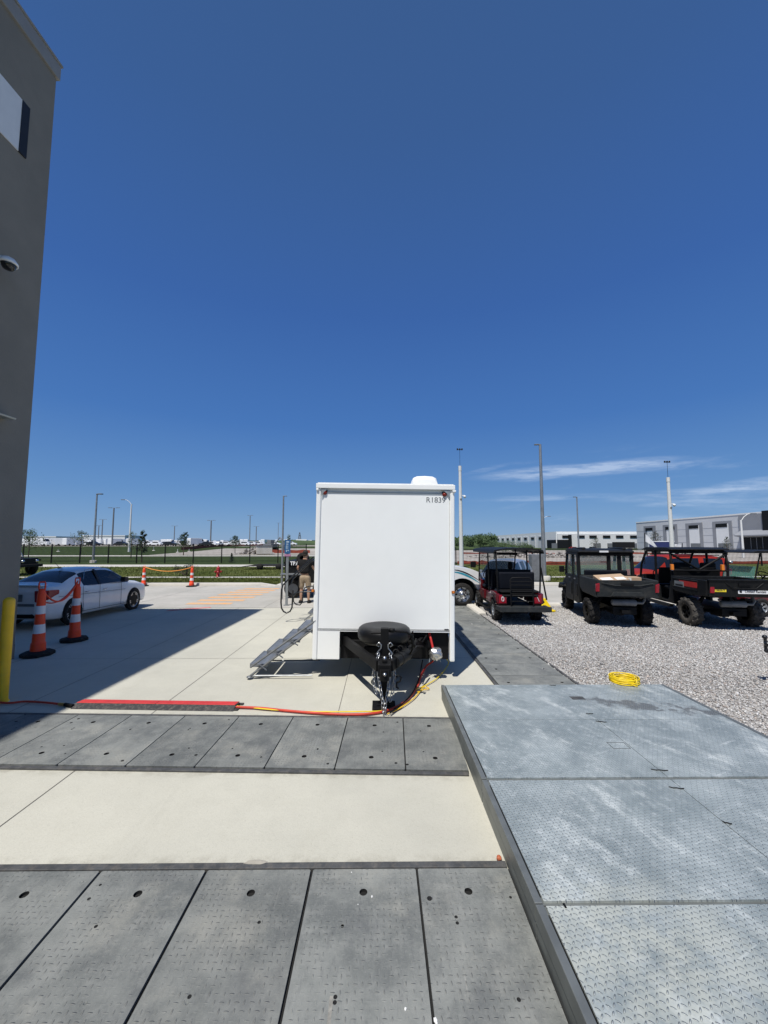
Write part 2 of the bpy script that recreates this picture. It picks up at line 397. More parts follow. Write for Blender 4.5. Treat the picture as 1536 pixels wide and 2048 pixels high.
def m_plate():
    m, n, b = mk('galv_plate'); co = n.new('ShaderNodeNewGeometry').outputs['Position']
    x, y, z = n.xyz(co)
    c = n.mix(n.sstep(n.noise(co, 2.0, 6, .65), .35, .7), (.24, .28, .285, 1), (.38, .425, .425, 1))
    sc = n.sstep(n.noise(n.comb(n.m('ADD', x, n.m('MULTIPLY', y, .6)), n.m('SUBTRACT', n.m('MULTIPLY', y, .35), n.m('MULTIPLY', x, .4))), 3.4, 7, .72), .50, .72)
    c = n.mix(n.m('MULTIPLY', sc, .78), c, (.64, .68, .67, 1))
    ln = n.sstep(n.noise(n.comb(n.m('MULTIPLY', n.m('ADD', x, n.m('MULTIPLY', y, .5)), 1.2), n.m('MULTIPLY', n.m('SUBTRACT', y, n.m('MULTIPLY', x, .45)), 26)), 1.3, 4, .7), .58, .68)
    c = n.mix(n.m('MULTIPLY', n.m('MULTIPLY', ln, n.sstep(n.noise(co, 1.9, 3, .6), .42, .6)), .5), c, (.62, .66, .65, 1))
    dkp = n.sstep(n.noise(co, 3.3, 6, .7), .47, .32); c = n.mix(n.m('MULTIPLY', dkp, .30), c, (.13, .165, .175, 1))
    sc2 = n.sstep(n.noise(co, 14, 6, .75), .5, .72); c = n.mix(n.m('MULTIPLY', sc2, .5), c, (.6, .64, .64, 1))
    # greenish, dusty patch close to the near corner
    dx = n.m('SUBTRACT', x, 1.2); dy = n.m('SUBTRACT', y, 2.1)
    near = n.m('MULTIPLY', n.sstep(n.m('ADD', n.m('MULTIPLY', n.m('MULTIPLY', dx, dx), .35), n.m('MULTIPLY', dy, dy)), .35, 0), n.sstep(n.noise(co, 5, 5, .7), .35, .6))
    c = n.mix(n.m('MULTIPLY', near, .6), c, (.56, .57, .49, 1))
    # dried water stain running off to the right
    sy = n.m('ADD', n.m('MULTIPLY', n.m('SUBTRACT', x, 2.9), .28), n.m('SUBTRACT', y, 5.1))
    sy = n.m('ADD', sy, n.m('MULTIPLY', n.m('SUBTRACT', n.noise(n.scalev(co, (1.2, 1, 1)), 4, 4, .6), .5), .7))
    st = n.m('MULTIPLY', n.sstep(n.m('ABSOLUTE', sy), .16, .04), n.m('MULTIPLY', n.sstep(x, 2.3, 2.9), n.sstep(n.noise(co, 7, 3, .6), .38, .5)))
    c = n.mix(n.m('MULTIPLY', st, .78), c, (.10, .10, .095, 1))
    lo = lozenge(n, n.m('MULTIPLY', n.m('ADD', x, n.m('MULTIPLY', y, .17)), 1.0), n.m('SUBTRACT', y, n.m('MULTIPLY', x, .17)), .0275, .44, .15, True)
    rim_ = n.m('MULTIPLY', n.sstep(lo, .0, .12), n.sstep(lo, .45, .2)); c = n.mix(n.m('MULTIPLY', rim_, .28), c, (.12, .145, .15, 1))
    c = n.mix(n.m('MULTIPLY', n.sstep(lo, .25, .7), .5), c, (.66, .70, .70, 1))
    n.L.new(c, b.inputs['Base Color']); b.inputs['Roughness'].default_value = .48; b.inputs['Metallic'].default_value = .2
    n.L.new(n.m('ADD', .42, n.m('MULTIPLY', sc, .2)), b.inputs['Roughness'])
    h = n.m('ADD', lo, n.m('MULTIPLY', n.noise(co, 50, 3, .6), .12)); bumpn(n, h, .010, b)
m_plate()
mat('galv', (.20, .215, .21), .5, .45, .12, 5, .0006, 40)
mat('galv_light', (.42, .46, .47), .45, .5, .12, 9, .0004, 60)
mat('black', (.006, .006, .0065), .6, bump=.0006, spec=.22)
mat('blackgloss', (.012, .013, .015), .3, coat=.3)
mat('rubber', (.016, .016, .017), .85, vs=14, bump=.001, dirt=.18, spec=.22)
mat('tyre_dusty', (.065, .062, .058), .88, vs=10, bump=.0015, dirt=.5, spec=.22)
mat('chrome', (.62, .63, .64), .25, .95, .05)
mat('zinc', (.5, .51, .52), .35, .9, .1, 30)
mat('steelpole', (.32, .34, .35), .45, .55, .1, 2)
mat('whitepole', (.72, .72, .70), .5, var=.04)
mat('gelcoat', (.92, .93, .905), .32, var=.018, vs=1.2, coat=.2)
mat('whitetrim', (.90, .91, .89), .35, var=.02, vs=2)
mat('whitepaint', (.80, .81, .81), .28, var=.02, coat=.8)
mat('wallgrey', (.235, .218, .182), .9, var=.07, vs=.9, bump=.004, bs=30)
mat('capgrey', (.27, .265, .25), .6, var=.05)
mat('yellow', (.88, .54, .012), .55, vs=3, var=.1, bump=.001, bs=30, dirt=.15)
mat('yellowbright', (.85, .62, .01), .5, var=.06)
mat('orange', (.88, .06, .008), .5, var=.06, vs=5, dirt=.12)
mat('reflect', (.74, .75, .76), .5, var=.05)
mat('red', (.55, .025, .02), .5, var=.08, dirt=.1)
mat('redhose', (.60, .05, .025), .5, var=.1)
mat('rampred', (.62, .035, .03), .6, var=.1, vs=10, bump=.001, dirt=.18)
mat('rampblack', (.03, .03, .032), .75, vs=12, bump=.002, dirt=.45)
mat('darkred', (.11, .004, .008), .3, coat=.8, var=.05)
mat('suvred', (.27, .018, .008), .5, spec=.25, var=.03)
mat('hydrant', (.34, .01, .015), .45, var=.06)
mat('amber', (.85, .25, .03), .3, var=.03)
mat('lens', (.20, .02, .012), .2, var=.03)
mat('redlens', (.30, .008, .02), .2, var=.03)
mat('wood', (.2, .15, .1), .8)
mat('card', (.44, .31, .20), .9, var=.06)
mat('paper', (.75, .73, .7), .8, var=.04)
mat('silver', (.42, .44, .46), .28, .5, .03, coat=.7)
mat('plastic_grey', (.026, .030, .032), .6, var=.1, vs=4, bump=.0006, dirt=.13, spec=.22)
mat('plastic_dark', (.008, .009, .010), .55, var=.1, vs=4, dirt=.05, spec=.22)
mat('navy', (.006, .008, .014), .6, var=.1, spec=.22)
mat('cabin', (.01, .012, .014), .7, spec=.22)
mat('skin', (.42, .24, .16), .6, var=.05)
mat('hair', (.02, .014, .01), .8)
mat('khaki', (.34, .26, .175), .9, var=.08, vs=14)
mat('tee', (.005, .005, .006), .95)
mat('flagwhite', (.78, .79, .8), .8, var=.03)
mat('panel_white', (.78, .79, .78), .8, var=.03, vs=.3)
mat('panel_grey', (.27, .28, .30), .8, var=.05, vs=.3)
mat('panel_light', (.60, .61, .62), .8, var=.03, vs=.3)
mat('bluesign', (.02, .10, .25), .5, var=.05)
mat('teal', (.03, .33, .45), .4)
mat('lilac', (.45, .2, .35), .6)
mat('brass', (.6, .42, .15), .35, .9)
mat('crossing', (.72, .34, .12), .9, var=.1, col2=(.56, .42, .27), vs=5)
mat('pinkpaint', (.62, .16, .15), .9, col2=(.55, .32, .28), vs=7)
mat('netting', (.34, .07, .04), .9, var=.2, vs=2)
mat('rock', (.42, .39, .36), .95, var=.2, vs=1)
mat('bark', (.10, .075, .055), .9)
mat('leaf', (.055, .10, .028), .8, var=.25, vs=2)
mat('leafdark', (.022, .042, .02), .85, var=.25, vs=2)
mat('leafgrey', (.09, .12, .055), .8, var=.2, vs=2)
mat('hillgreen', (.065, .105, .025), .95, var=.25, vs=.05)
mat('treeline', (.030, .050, .030), .95, var=.3, vs=.02)
mat('gapshade', (.008, .008, .008), .9)  # near-black that paints the shade in gaps and holes; also on some bolts
mat('foil', (.68, .68, .68), .28, .9, .1, 40, .004, 60)
mat('lightpaint', (.80, .80, .78), .6)
mat('plateyellow', (.80, .62, .03), .5, var=.02)
mat('ink', (.015, .015, .018), .6)
mat('lampgrey', (.18, .19, .2), .5)
glass('carglass', (.008, .010, .014), .94, .08)
glass('bluecarglass', (.012, .03, .07), .96)
glass('clearglass', (.30, .42, .40), .22)
glass('greenglass', (.12, .32, .26), .45)
glass('domeglass', (.01, .01, .012), 1)
# ================================================================== GROUND
def ss(a, b, x):
    t = min(1, max(0, (x-a)/(b-a))); return t*t*(3-2*t)
def H(x, y):
    l = 1.45*ss(68, 150, y); r = -.7*ss(60, 130, y)
    k = ss(-10, 25, x); return l*(1-k) + r*k
def sheet(name, xs, ys, dz, m, flat=False):
    b = MB(); b.grid([[(x, y, (0 if flat else H(x, y))+dz) for x in xs] for y in ys], 0, True)
    o = b.build(name, m, fix=False); o.data.flip_normals() if o.data.polygons[0].normal.z < 0 else None
    return struct(o)
def lin(a, b, n): return [a+(b-a)*i/n for i in range(n+1)]
gx = [-3000, -1200, -500, -250] + lin(-160, 160, 64) + [250, 500, 1200, 3000]
gy = [-80, -10, 20, 45] + lin(60, 160, 34) + [220, 400, 900, 1800, 3500]
sheet('ground', gx, gy, 0, MT['grass'])
sheet('dirt_lot', lin(-3, 140, 40), lin(46, 170, 40), .02, MT['dirt'])
sheet('building_site', lin(-44, -3, 20), lin(75, 112, 12), .03, MT['dirt'])
sheet('parking_lot', lin(-200, -8, 40), lin(132, 320, 30), .02, MT['dirt'])
RY0 = 13.7; RY1 = 20.7
sheet('concrete_apron', [-70, 1.78], [-8, 6.0, RY0], .004, MT['apron'], True)
sheet('road', [-70, 70], [RY0, RY1], .006, MT['roadc'], True)
sheet('gravel_bed', [3.0, 70], [-8, 14.3], .014, MT['gravel'], True)
sheet('gravel_bed', [1.78, 3.0], [-8, 5.4], .010, MT['gravel'], True)
for (y0, y1, x0, x1, dz) in ((25.6, 26.4, -60, 60, .012), (37.6, 41.5, -70, -1.5, .012), (68, 73, -90, -3, .03)):
    sheet('footpath', lin(x0, x1, 30), [y0, y1], dz, MT['walk'])
# far kerb with a dropped ramp beside the crossing
def kerb(x0, x1, y0, y1, h, name='kerb'):
    MB().prism([(y0, 0), (y0+.03, h), (y1, h), (y1, 0)], x0, x1, 'x').build(name, MT['kerbc'], bevel=.02)['kind'] = 'structure'
kerb(-70, -6.3, RY1, RY1+.32, .15); kerb(-3.6, 70, RY1, RY1+.32, .15)
b = MB(); b.hexa([(-6.3, RY1, 0), (-5.5, RY1, 0), (-5.5, RY1+.32, 0), (-6.3, RY1+.32, 0)], [(-6.3, RY1+.03, .15), (-5.5, RY1+.03, .03), (-5.5, RY1+.32, .03), (-6.3, RY1+.32, .15)])
b.hexa([(-4.4, RY1, 0), (-3.6, RY1, 0), (-3.6, RY1+.32, 0), (-4.4, RY1+.32, 0)], [(-4.4, RY1+.03, .03), (-3.6, RY1+.03, .15), (-3.6, RY1+.32, .15), (-4.4, RY1+.32, .03)])
b.box(-5.5, -4.4, RY1, RY1+.32, 0, .03); b.box(-5.5, -4.0, RY1+.32, 25.6, 0, .035)
b.build('kerb', MT['kerbc'])['kind'] = 'structure'
# low kerb where the gravel yard meets the road
b = MB(); b.prism([(13.95, 0), (13.99, .10), (14.3, .10), (14.34, 0)], 3.1, 60, 'x'); b.prism([(2.98, 0), (3.02, .10), (3.26, .10), (3.3, 0)], 12.2, 13.95, 'y')
b.build('kerb', MT['kerbc'], bevel=.03)['kind'] = 'structure'
# joints sawn into the concrete
b = MB(); z = .0065
def joint(x0, y0, x1, y1, wd=.010):
    d = Vector((x1-x0, y1-y0, 0)).normalized(); p = Vector((-d.y, d.x, 0))*wd/2
    b.add([(x0-p.x, y0-p.y, z), (x1-p.x, y1-p.y, z), (x1+p.x, y1+p.y, z), (x0+p.x, y0+p.y, z)], [(0, 1, 2, 3)])
for x in (-2.96, -4.85, -6.8, -10.3, -14): joint(x, 5.25 if x > -5 else 5.4, x, RY0)
joint(-2.96, 2.9, -2.96, 4.05); joint(-.55, 5.15, -.55, RY0, .008)
joint(-30, 7.75, 1.7, 7.75, .007); joint(-30, 11.65, 1.7, 11.65, .007); z = .0085
for x in lin(-34, 36, 14): joint(x, RY0, x+.02, RY1, .012)
joint(-50, 16.9, 50, 16.9, .012); joint(-50, RY0+.01, 50, RY0+.01, .02)
o = b.build('concrete_joints', mat('jointdark', (.13, .12, .105), .95)); o['kind'] = 'structure'
# worn orange crossing stripes and the red paint mark
b = MB()
for (px0, px1, py, hh) in ((370, 467, 1207.5, 3.4), (393, 492, 1201, 3.2), (414, 512, 1195, 2.8), (433, 528, 1189.5, 2.5), (452, 541, 1185, 2.3), (468, 553, 1181, 2.0), (484, 562, 1177.5, 1.7)):
    p = [G(px0, py+hh/2), G(px1-6, py+hh/2), G(px1, py-hh/2), G(px0+9, py-hh/2)]
    b.add([(q.x, q.y, .010) for q in p], [(0, 1, 2, 3)])
b.build('crossing_stripes', MT['crossing'])['kind'] = 'structure'
b = MB(); p = [G(331, 1223), G(340, 1219.5), G(420, 1214.2), G(423, 1215.8)]; b.add([(q.x, q.y, .010) for q in p], [(0, 1, 2, 3)]); b.build('red_paint_mark', MT['pinkpaint'])['kind'] = 'structure'

# ---- crushed stone lying on the gravel bed
def stones():
    rng = np.random.default_rng(3); N = 72000
    Y = 14.2 - (14.2-3.9)*np.sqrt(rng.random(N*3)); Y = 3.9+(14.2-3.9)*rng.random(N*3)**1.0
    X = rng.random(N*3)*(14.6)+2.99
    ok = (X < .99*Y+.6) & ((Y > 5.8) | (X > 4.06)) & ~((Y > 13.9) & (X > 3))
    X = X[ok][:N]; Y = Y[ok][:N]; ns = 240; X = np.concatenate([X, 3.03-rng.exponential(.16, ns)]); Y = np.concatenate([Y, rng.uniform(5.8, 13, ns)]); N = len(X)
    base = np.array([(1,0,0),(-.5,.87,0),(-.5,-.87,0),(.1,0,1),(0,.1,-1),(.6,.6,.45)], float)
    fac = np.array([(0,5,3),(5,1,3),(1,2,3),(2,0,3),(0,1,5),(1,0,4),(2,1,4),(0,2,4)])
    s = rng.uniform(.008, .019, N)*np.where(rng.random(N) < .06, 1.5, 1)
    V = base[None]*rng.uniform(.6, 1.25, (N, 1, 3)) + rng.uniform(-.28, .28, (N, 6, 3)); V *= s[:, None, None]
    q = rng.normal(size=(N, 4)); q /= np.linalg.norm(q, axis=1)[:, None]; a, bb, c, d = q.T
    Rm = np.stack([np.stack([1-2*(c*c+d*d), 2*(bb*c-d*a), 2*(bb*d+c*a)], -1), np.stack([2*(bb*c+d*a), 1-2*(bb*bb+d*d), 2*(c*d-bb*a)], -1), np.stack([2*(bb*d-c*a), 2*(c*d+bb*a), 1-2*(bb*bb+c*c)], -1)], 1)
    V = np.einsum('nij,nkj->nki', Rm, V)
    V[:, :, 0] += X[:, None]; V[:, :, 1] += Y[:, None]; V[:, :, 2] += (.014+s*.55)[:, None]
    V = V.reshape(-1, 3); F = (fac[None]+(np.arange(N)*6)[:, None, None]).reshape(-1, 3)
    me = bpy.data.meshes.new('gravel'); me.vertices.add(len(V)); me.vertices.foreach_set('co', V.ravel())
    me.loops.add(F.size); me.loops.foreach_set('vertex_index', F.ravel().astype(np.int32)); me.polygons.add(len(F))
    me.polygons.foreach_set('loop_start', (np.arange(len(F))*3).astype(np.int32)); me.update(calc_edges=True)
    at = me.attributes.new('tone', 'FLOAT', 'FACE'); at.data.foreach_set('value', np.repeat(np.clip(rng.random(N)**.8*.85+.12*np.sin(X*1.1+np.sin(Y*.9)*2)*np.cos(Y*.7+X*.3)+.06, 0, 1), 8).astype(np.float32))
    me.materials.append(MT['stone'])
    o = bpy.data.objects.new('gravel', me); COL.objects.link(o); tag(o, 'loose pale grey and pinkish crushed stone covering the yard on the right', None, None, 'stuff')
stones()
# ---- grass blades on the verges beyond the road
def blades():
    rng = np.random.default_rng(5); N = 70000
    Y = rng.choice([0, 1], N, p=[.5, .5]); Y = np.where(Y == 0, rng.uniform(RY1+.34, 25.5, N), rng.uniform(26.5, 37.5, N)); X = rng.uniform(-1.0, 1.0, N)*Y
    h = rng.uniform(.04, .12, N)*np.where(rng.random(N) < .03, 1.8, 1); w_ = rng.uniform(.012, .03, N); a = rng.random(N)*math.pi
    lx = rng.normal(0, .04, N); ly = rng.normal(0, .04, N)
    dx = np.cos(a)*w_; dy = np.sin(a)*w_; Z0 = np.zeros(N)
    V = np.stack([np.stack([X-dx, Y-dy, Z0], -1), np.stack([X+dx, Y+dy, Z0], -1), np.stack([X+lx, Y+ly, h], -1)], 1).reshape(-1, 3)
    keep = ~((np.abs(X+4.75) < .8) & (Y < 25.6)); V = V.reshape(N, 3, 3)[keep].reshape(-1, 3); n_ = len(V)//3
    F = np.arange(n_*3, dtype=np.int32)
    me = bpy.data.meshes.new('grass'); me.vertices.add(len(V)); me.vertices.foreach_set('co', V.ravel()); me.loops.add(len(F)); me.loops.foreach_set('vertex_index', F)
    me.polygons.add(n_); me.polygons.foreach_set('loop_start', np.arange(n_, dtype=np.int32)*3); me.update(calc_edges=True); me.materials.append(MT['grass'])
    o = bpy.data.objects.new('grass', me); COL.objects.link(o); tag(o, 'short green and straw coloured grass on the verges beyond the road', None, None, 'stuff')
blades()

# ================================================================== TRENCH MATS
def mat_board(w_, l_, holes, hr=.027, th=.03, seed=0, plain=False):
    """board centred on the origin, long side along y; real hand holes on its centre line"""
    rn = random.Random(seed); b = MB(); x0, x1, y0, y1 = -w_/2, w_/2, -l_/2, l_/2; n = 12; c = .008
    for sgn in (-1, 1):
        poly = [(0, y0)]
        for hy in holes:
            for i in range(n+1):
                a = -math.pi/2 + sgn*math.pi*i/n
                poly.append((hr*math.cos(a), hy+hr*math.sin(a)))
        poly += [(0, y1), (sgn*(w_/2-c), y1), (sgn*w_/2, y1-c), (sgn*w_/2, y0+c), (sgn*(w_/2-c), y0)]
        if sgn < 0: poly = poly[::-1]
        b.add([(x, y, th) for x, y in poly], [tuple(range(len(poly)))])
        out = [(0, y1), (sgn*(w_/2-c), y1), (sgn*w_/2, y1-c), (sgn*w_/2, y0+c), (sgn*(w_/2-c), y0), (0, y0)]
        for p, q in zip(out, out[1:]): b.add([(*p, th), (*q, th), (*q, 0), (*p, 0)], [(0, 1, 2, 3)])
    for hy in holes:
        ring = [(hr*math.cos(2*math.pi*i/24), hy+hr*math.sin(2*math.pi*i/24)) for i in range(24)]
        for i in range(24):
            p, q = ring[i], ring[(i+1) % 24]; b.add([(*p, th), (*q, th), (*q, .001), (*p, .001)], [(0, 1, 2, 3)], 1)  # hole walls near-black, the shade inside put into their colour
    if not plain:   # bolt heads and small plugged holes in the moulded surface
        for bx in (-.27, .27):
            for by in (-.47, -.36, .36, .47):
                if rn.random() < .9:
                    r = rn.uniform(.008, .016); px, py = bx+rn.uniform(-.02, .02), by*l_/1.13+rn.uniform(-.02, .02)
                    b.lathe([(r, th), (r, th+.0016), (r*.7, th+.0018), (r*.65, th+.0006), (0, th+.0005)], 16, 0 if rn.random() < .75 else 1, Matrix.Translation((px, py, 0)))
        for _ in range(4):
            r = .008; b.lathe([(r*1.25, th+.0002), (r*1.2, th+.0012), (r, th+.0012), (r, th+.0004), (0, th+.0004)], 12, 1 if rn.random() < .5 else 0, Matrix.Translation((rn.choice((-.11, .11)), rn.choice((-.2, .2))+rn.uniform(-.03, .03), 0)))
    return b
RB = 0
def row(cx_list, yc, rz, w_, l_, holes, labels, group, pitch_dir, cat='trench mat'):
    pass
mesh_cache = {}
def put_mat(x, y, rz, w_, l_, holes, hr, seed, label, group, plain=False):
    b = mat_board(w_, l_, holes, hr, .02, seed, plain)
    o = b.build('trench_mat', [MT['mat_board'], MT['gapshade']], fix=True)
    o.location = (x, y, .006); o.rotation_euler = (0, 0, rz)
    return tag(o, label, 'trench mat', group)
sheet('trench_gap_shade', [-12, .87], [1.4, 2.83], .0075, MT['gapshade'], True)  # black sheet painting the dark void seen between the mats
# front row (six boards), pitch .705
g1 = 'mats of the row nearest the camera'
lab = ['mat of the nearest row, cut off by the steel deck on the right', 'mat of the nearest row, second from the steel deck, with a pale streak', 'mat of the nearest row, third from the steel deck', 'mat of the nearest row, fourth from the steel deck', 'mat of the nearest row, at the left edge of the photo']
for i in range(5):
    wd = .603 if i == 0 else .684
    xc = .245+.006+wd/2 if i == 0 else .245 - .702*(i-.5)
    hx = .0
    put_mat(xc, 2.25, 0, wd, 1.13, (-.36, .39), .025, 10+i, lab[i], g1)
# second row, turned slightly
rz2 = R(-1.9); c2 = math.cos(rz2); s2 = math.sin(rz2)
b = MB(); b.box(-9, .87, 3.96, 5.12, 0, .0075)
bed = b.build('trench_gap_shade', MT['gapshade']); bed['kind'] = 'structure'; bed.data.transform(Matrix.Translation((.26, 4.53, 0)) @ Matrix.Rotation(rz2, 4, 'Z') @ Matrix.Translation((-.26, -4.53, 0)))  # black slab, painted shade for the seams of the second row
g2 = 'mats of the second row'
lab2 = ['second row of grey mats, the narrow end one touching the steel deck', 'second row of grey mats, beneath the chains', 'second row of grey mats, third from the steel deck', 'second row of grey mats, just right of the cable ramp', 'second row of grey mats, below the right end of the red cable ramp', 'second row of grey mats, below the middle of the red cable ramp', 'second row of grey mats, below the left end of the cable ramp', 'second row of grey mats, crossed by the edge of the building shadow', 'second row of grey mats, shaded one near the yellow bollard']
for i in range(9):
    d = .345+.262 - .688*i if i else .262+.307
    wd = .676 if i else .60
    if i: d = .262 - .688*(i-.5)
    put_mat(.0+d*c2, 4.53 + (d-.26)*s2, rz2, wd, 1.11, (-.345, .36), .025, 40+i, lab2[i], g2)
q = G(661, 2014, .026); b = MB(); b.box(q.x-.0085, q.x+.0085, q.y-.12, q.y+.045, .0262, .0268); o = b.build('worn_tape', mat('tape', (.30, .29, .26), .8, vs=30, var=.2)); tag(o, 'pale worn strip of tape stuck on the mat, near the bottom edge', 'tape')
b = MB()
for px, py, s_ in ((811, 2016, .006), (871, 2040, .009), (873, 2046, .006), (703, 1744, .004), (744, 1793, .006), (716, 1808, .003)): q = G(px, py, .03); b.blob((q.x, q.y, .028), s_, 0, 1, .6, (1, 1.3, .7), px)
o = b.build('pebbles', MT['lightpaint'], fix=False); tag(o, 'a few small white pebbles lying on the nearest mats', None, None, 'stuff')
# strip running back beside the trailer
g3 = 'mats of the strip beside the gravel'
sheet('trench_gap_shade', [1.78, 3.05], [5.4, 13.6], .0065, MT['gapshade'], True)  # black sheet again, shade put into the gaps of this strip
proto = None
for i in range(13):
    y = 5.65+.66*i
    b = mat_board(.645, 1.19, (-.42, .42), .025, .03, 80+i % 3, True)
    o = b.build('trench_mat', [MT['mat_board'], MT['gapshade']]); o.location = (2.42, y, .006); o.rotation_euler = (0, 0, R(90))
    nm = ['first', 'second', 'third', 'fourth', 'fifth', 'sixth', 'seventh', 'eighth', 'ninth', 'tenth', 'eleventh', 'twelfth', 'thirteenth'][i]
    tag(o, 'dark mat between trailer and gravel, %s from the steel deck' % nm, 'trench mat', g3)
# edge angles
def edge(name, x0, x1, y, rz, piv, w_=.045, h=.022):
    b = MB(); b.box(x0, x1, y-w_/2, y+w_/2, .004, h)
    o = b.build(name, MT['edgesteel'], bevel=.004); o.data.transform(Matrix.Translation((*piv, 0)) @ Matrix.Rotation(rz, 4, 'Z') @ Matrix.Translation((-piv[0], -piv[1], 0))); o['kind'] = 'structure'
mat('edgesteel', (.085, .088, .09), .7, .2, .2, 9, .001, 40, dirt=.35)
edge('trench_edge', -12, .86, 2.858, 0, (.26, 2.67), .05)
edge('trench_edge', -9, .86, 3.935, rz2, (.26, 4.53)); edge('trench_edge', -9, .86, 5.125, rz2, (.26, 4.53), .04)
b = MB(); b.box(1.77, 1.81, 5.3, 13.6, .004, .03); b.box(3.035, 3.075, 5.3, 12.2, .004, .04); b.build('trench_edge', MT['edgesteel'], bevel=.004)['kind'] = 'structure'
# chipped grout patch in the front edge
b = MB(); q = G(510, 1730)
b.blob((q.x, q.y-.005, .02), .075, 0, 2, .5, (1.0, .28, .14), 3); o = b.build('grout_patch', mat('grout', (.42, .39, .33), .95, bump=.003)); o['kind'] = 'structure'
q = G(998, 1722); b = MB(); b.blob((q.x, q.y, .02), .018, 0, 2, .3, (1, 1, .9), 3); o = b.build('orange_stopper', MT['orangecap'] if 'orangecap' in MT else mat('orangecap', (.45, .12, .05), .6)); tag(o, 'small rusty orange stopper in the corner between concrete and steel deck', 'stopper')

# ================================================================== STEEL DECK
DZ = .20; DX0 = .862; DX1 = 4.04; DM = 2.47
def deck(y0, y1, label, splits, seam0=None):
    t = empty('steel_deck', (DX0, y0, 0), 0, label, 'steel deck', 'sections of the steel deck')
    L = y1-y0; Wd = DX1-DX0; f = MB()
    for (x0, x1) in ((0, .045), (Wd-.045, Wd)):
        f.box(x0, x1, 0, L, .104, DZ); f.box(x0+(.004 if x0 == 0 else 0), x1-(0 if x0 == 0 else .004), 0.002, L-.002, 0.002, .098)
    for yy in (0, L-.05): f.box(.0451, Wd-.0451, yy, yy+.05, .012, DZ-.012)
    f.build('frame', MT['galv'], t, bevel=.004)
    u = MB(); u.box(.05, Wd-.05, .055, L-.055, .03, .17); u.build('underbody', MT['gapshade'], t)
    ys = [0.008]+[s-y0 for s in splits]+[L-.008]
    for a, c in zip(ys, ys[1:]):
        for (x0, x1) in ((.055, DM-DX0-.003), (DM-DX0+.003, Wd-.055)):
            if seam0 is not None and a+y0 >= seam0 - .01 and x0 > .1: continue
            xe = Wd-.055 if (seam0 is not None and a+y0 >= seam0-.01) else x1
            p = MB(); p.box(x0, xe, a+.003, c-.003, DZ-.012, DZ); p.build('tread_plate', MT['galv_plate'], t)
    return t
dk1 = deck(3.515, 5.75, 'far galvanised deck section carrying the yellow cord coil and the dried water stain', (4.63,), 4.63)
dk2 = deck(2.352, 3.50, 'middle section of galvanised tread plate deck between two cross joints', ())
dk3 = deck(.9, 2.345, 'nearest section of galvanised tread plate deck, bottom right with a dusty greenish patch', ())
# flush hatches and pull rings let into the plates
def hatch(t, c, w_, l_, rz=0, dark=False):
    b = MB(); z0 = DZ+.0008
    e = .004; o_ = Vector((c.x-t.location.x, c.y-t.location.y, 0)); M = Matrix.Translation(o_) @ Matrix.Rotation(rz, 4, 'Z')
    for x0, x1, y0, y1 in ((-w_/2, w_/2, -l_/2, -l_/2+e), (-w_/2, w_/2, l_/2-e, l_/2), (-w_/2, -w_/2+e, -l_/2+e, l_/2-e), (w_/2-e, w_/2, -l_/2+e, l_/2-e)): b.box(x0, x1, y0, y1, z0-.0005, z0+.0005, 0, M)
    if dark: b.box(-w_/2+e, w_/2-e, -l_/2+e, l_/2-e, z0-.0002, z0+.0012, 1, M)
    b.build('hatch', [MT['gapshade'], MT['edgesteel']], t)
hatch(dk1, G(1155, 1396, DZ), .17, .10, 0, True); hatch(dk1, G(1237, 1491, DZ), .17, .12)
b = MB()
for (px, py, l, a, t) in ((1106, 1371, .09, 0, dk1), (1180, 1428, .085, 5, dk1), (1203, 1444, .11, -12, dk1), (1320, 1541, .14, -6, dk1), (1354, 1577, .11, -10, dk2), (1455, 1647, .05, -25, dk2)):
    b = MB(); q = G(px, py, DZ); M = Matrix.Translation((q.x-t.location.x, q.y-t.location.y, DZ)) @ Matrix.Rotation(R(a), 4, 'Z')
    b.tube([(-l/2, .012, .001), (-l/4, -.002, .003), (0, .004, .003), (l/4, -.004, .003), (l/2, .008, .001)], .0045, 6, 0, M); b.build('pull_slot', MT['black'], t)
b = MB(); M = Matrix.Translation((.16, 2.349-.9, 0)); b.box(-.006, .006, -.03, .0, DZ-.002, DZ+.0015, 0, M); b.build('pull_slot', MT['black'], dk3)
# ---- coil of yellow cord on the deck
b = MB(); c = G(1248, 1364, DZ); rn = random.Random(4); pts = []
for i in range(14*26):
    a = 2*math.pi*i/26; k = i/26; r = .165+.035*math.sin(k*2.1)+rn.uniform(-.003, .003)
    pts.append((c.x+r*1.0*math.cos(a), c.y+r*.92*math.sin(a), DZ+.012+.0052*k+.012*math.sin(a*1.0+k)*math.sin(k*.7)**2))
b.tube(pts, .0068, 6)
b.tube([(c.x-.02+.0*i, c.y-.17+.015*math.sin(i), DZ+.03+.055*math.sin(i/6*math.pi)) for i in range(1)]+[(c.x+.05, c.y-.22, DZ+.01), (c.x+.055, c.y-.2, DZ+.09), (c.x+.06, c.y-.13, DZ+.095), (c.x+.06, c.y-.08, DZ+.02)], .0068, 6)
o = b.build('power_cord', MT['yellowbright']); tag(o, 'coil of bright yellow extension cord lying on the far edge of the steel deck', 'cord')
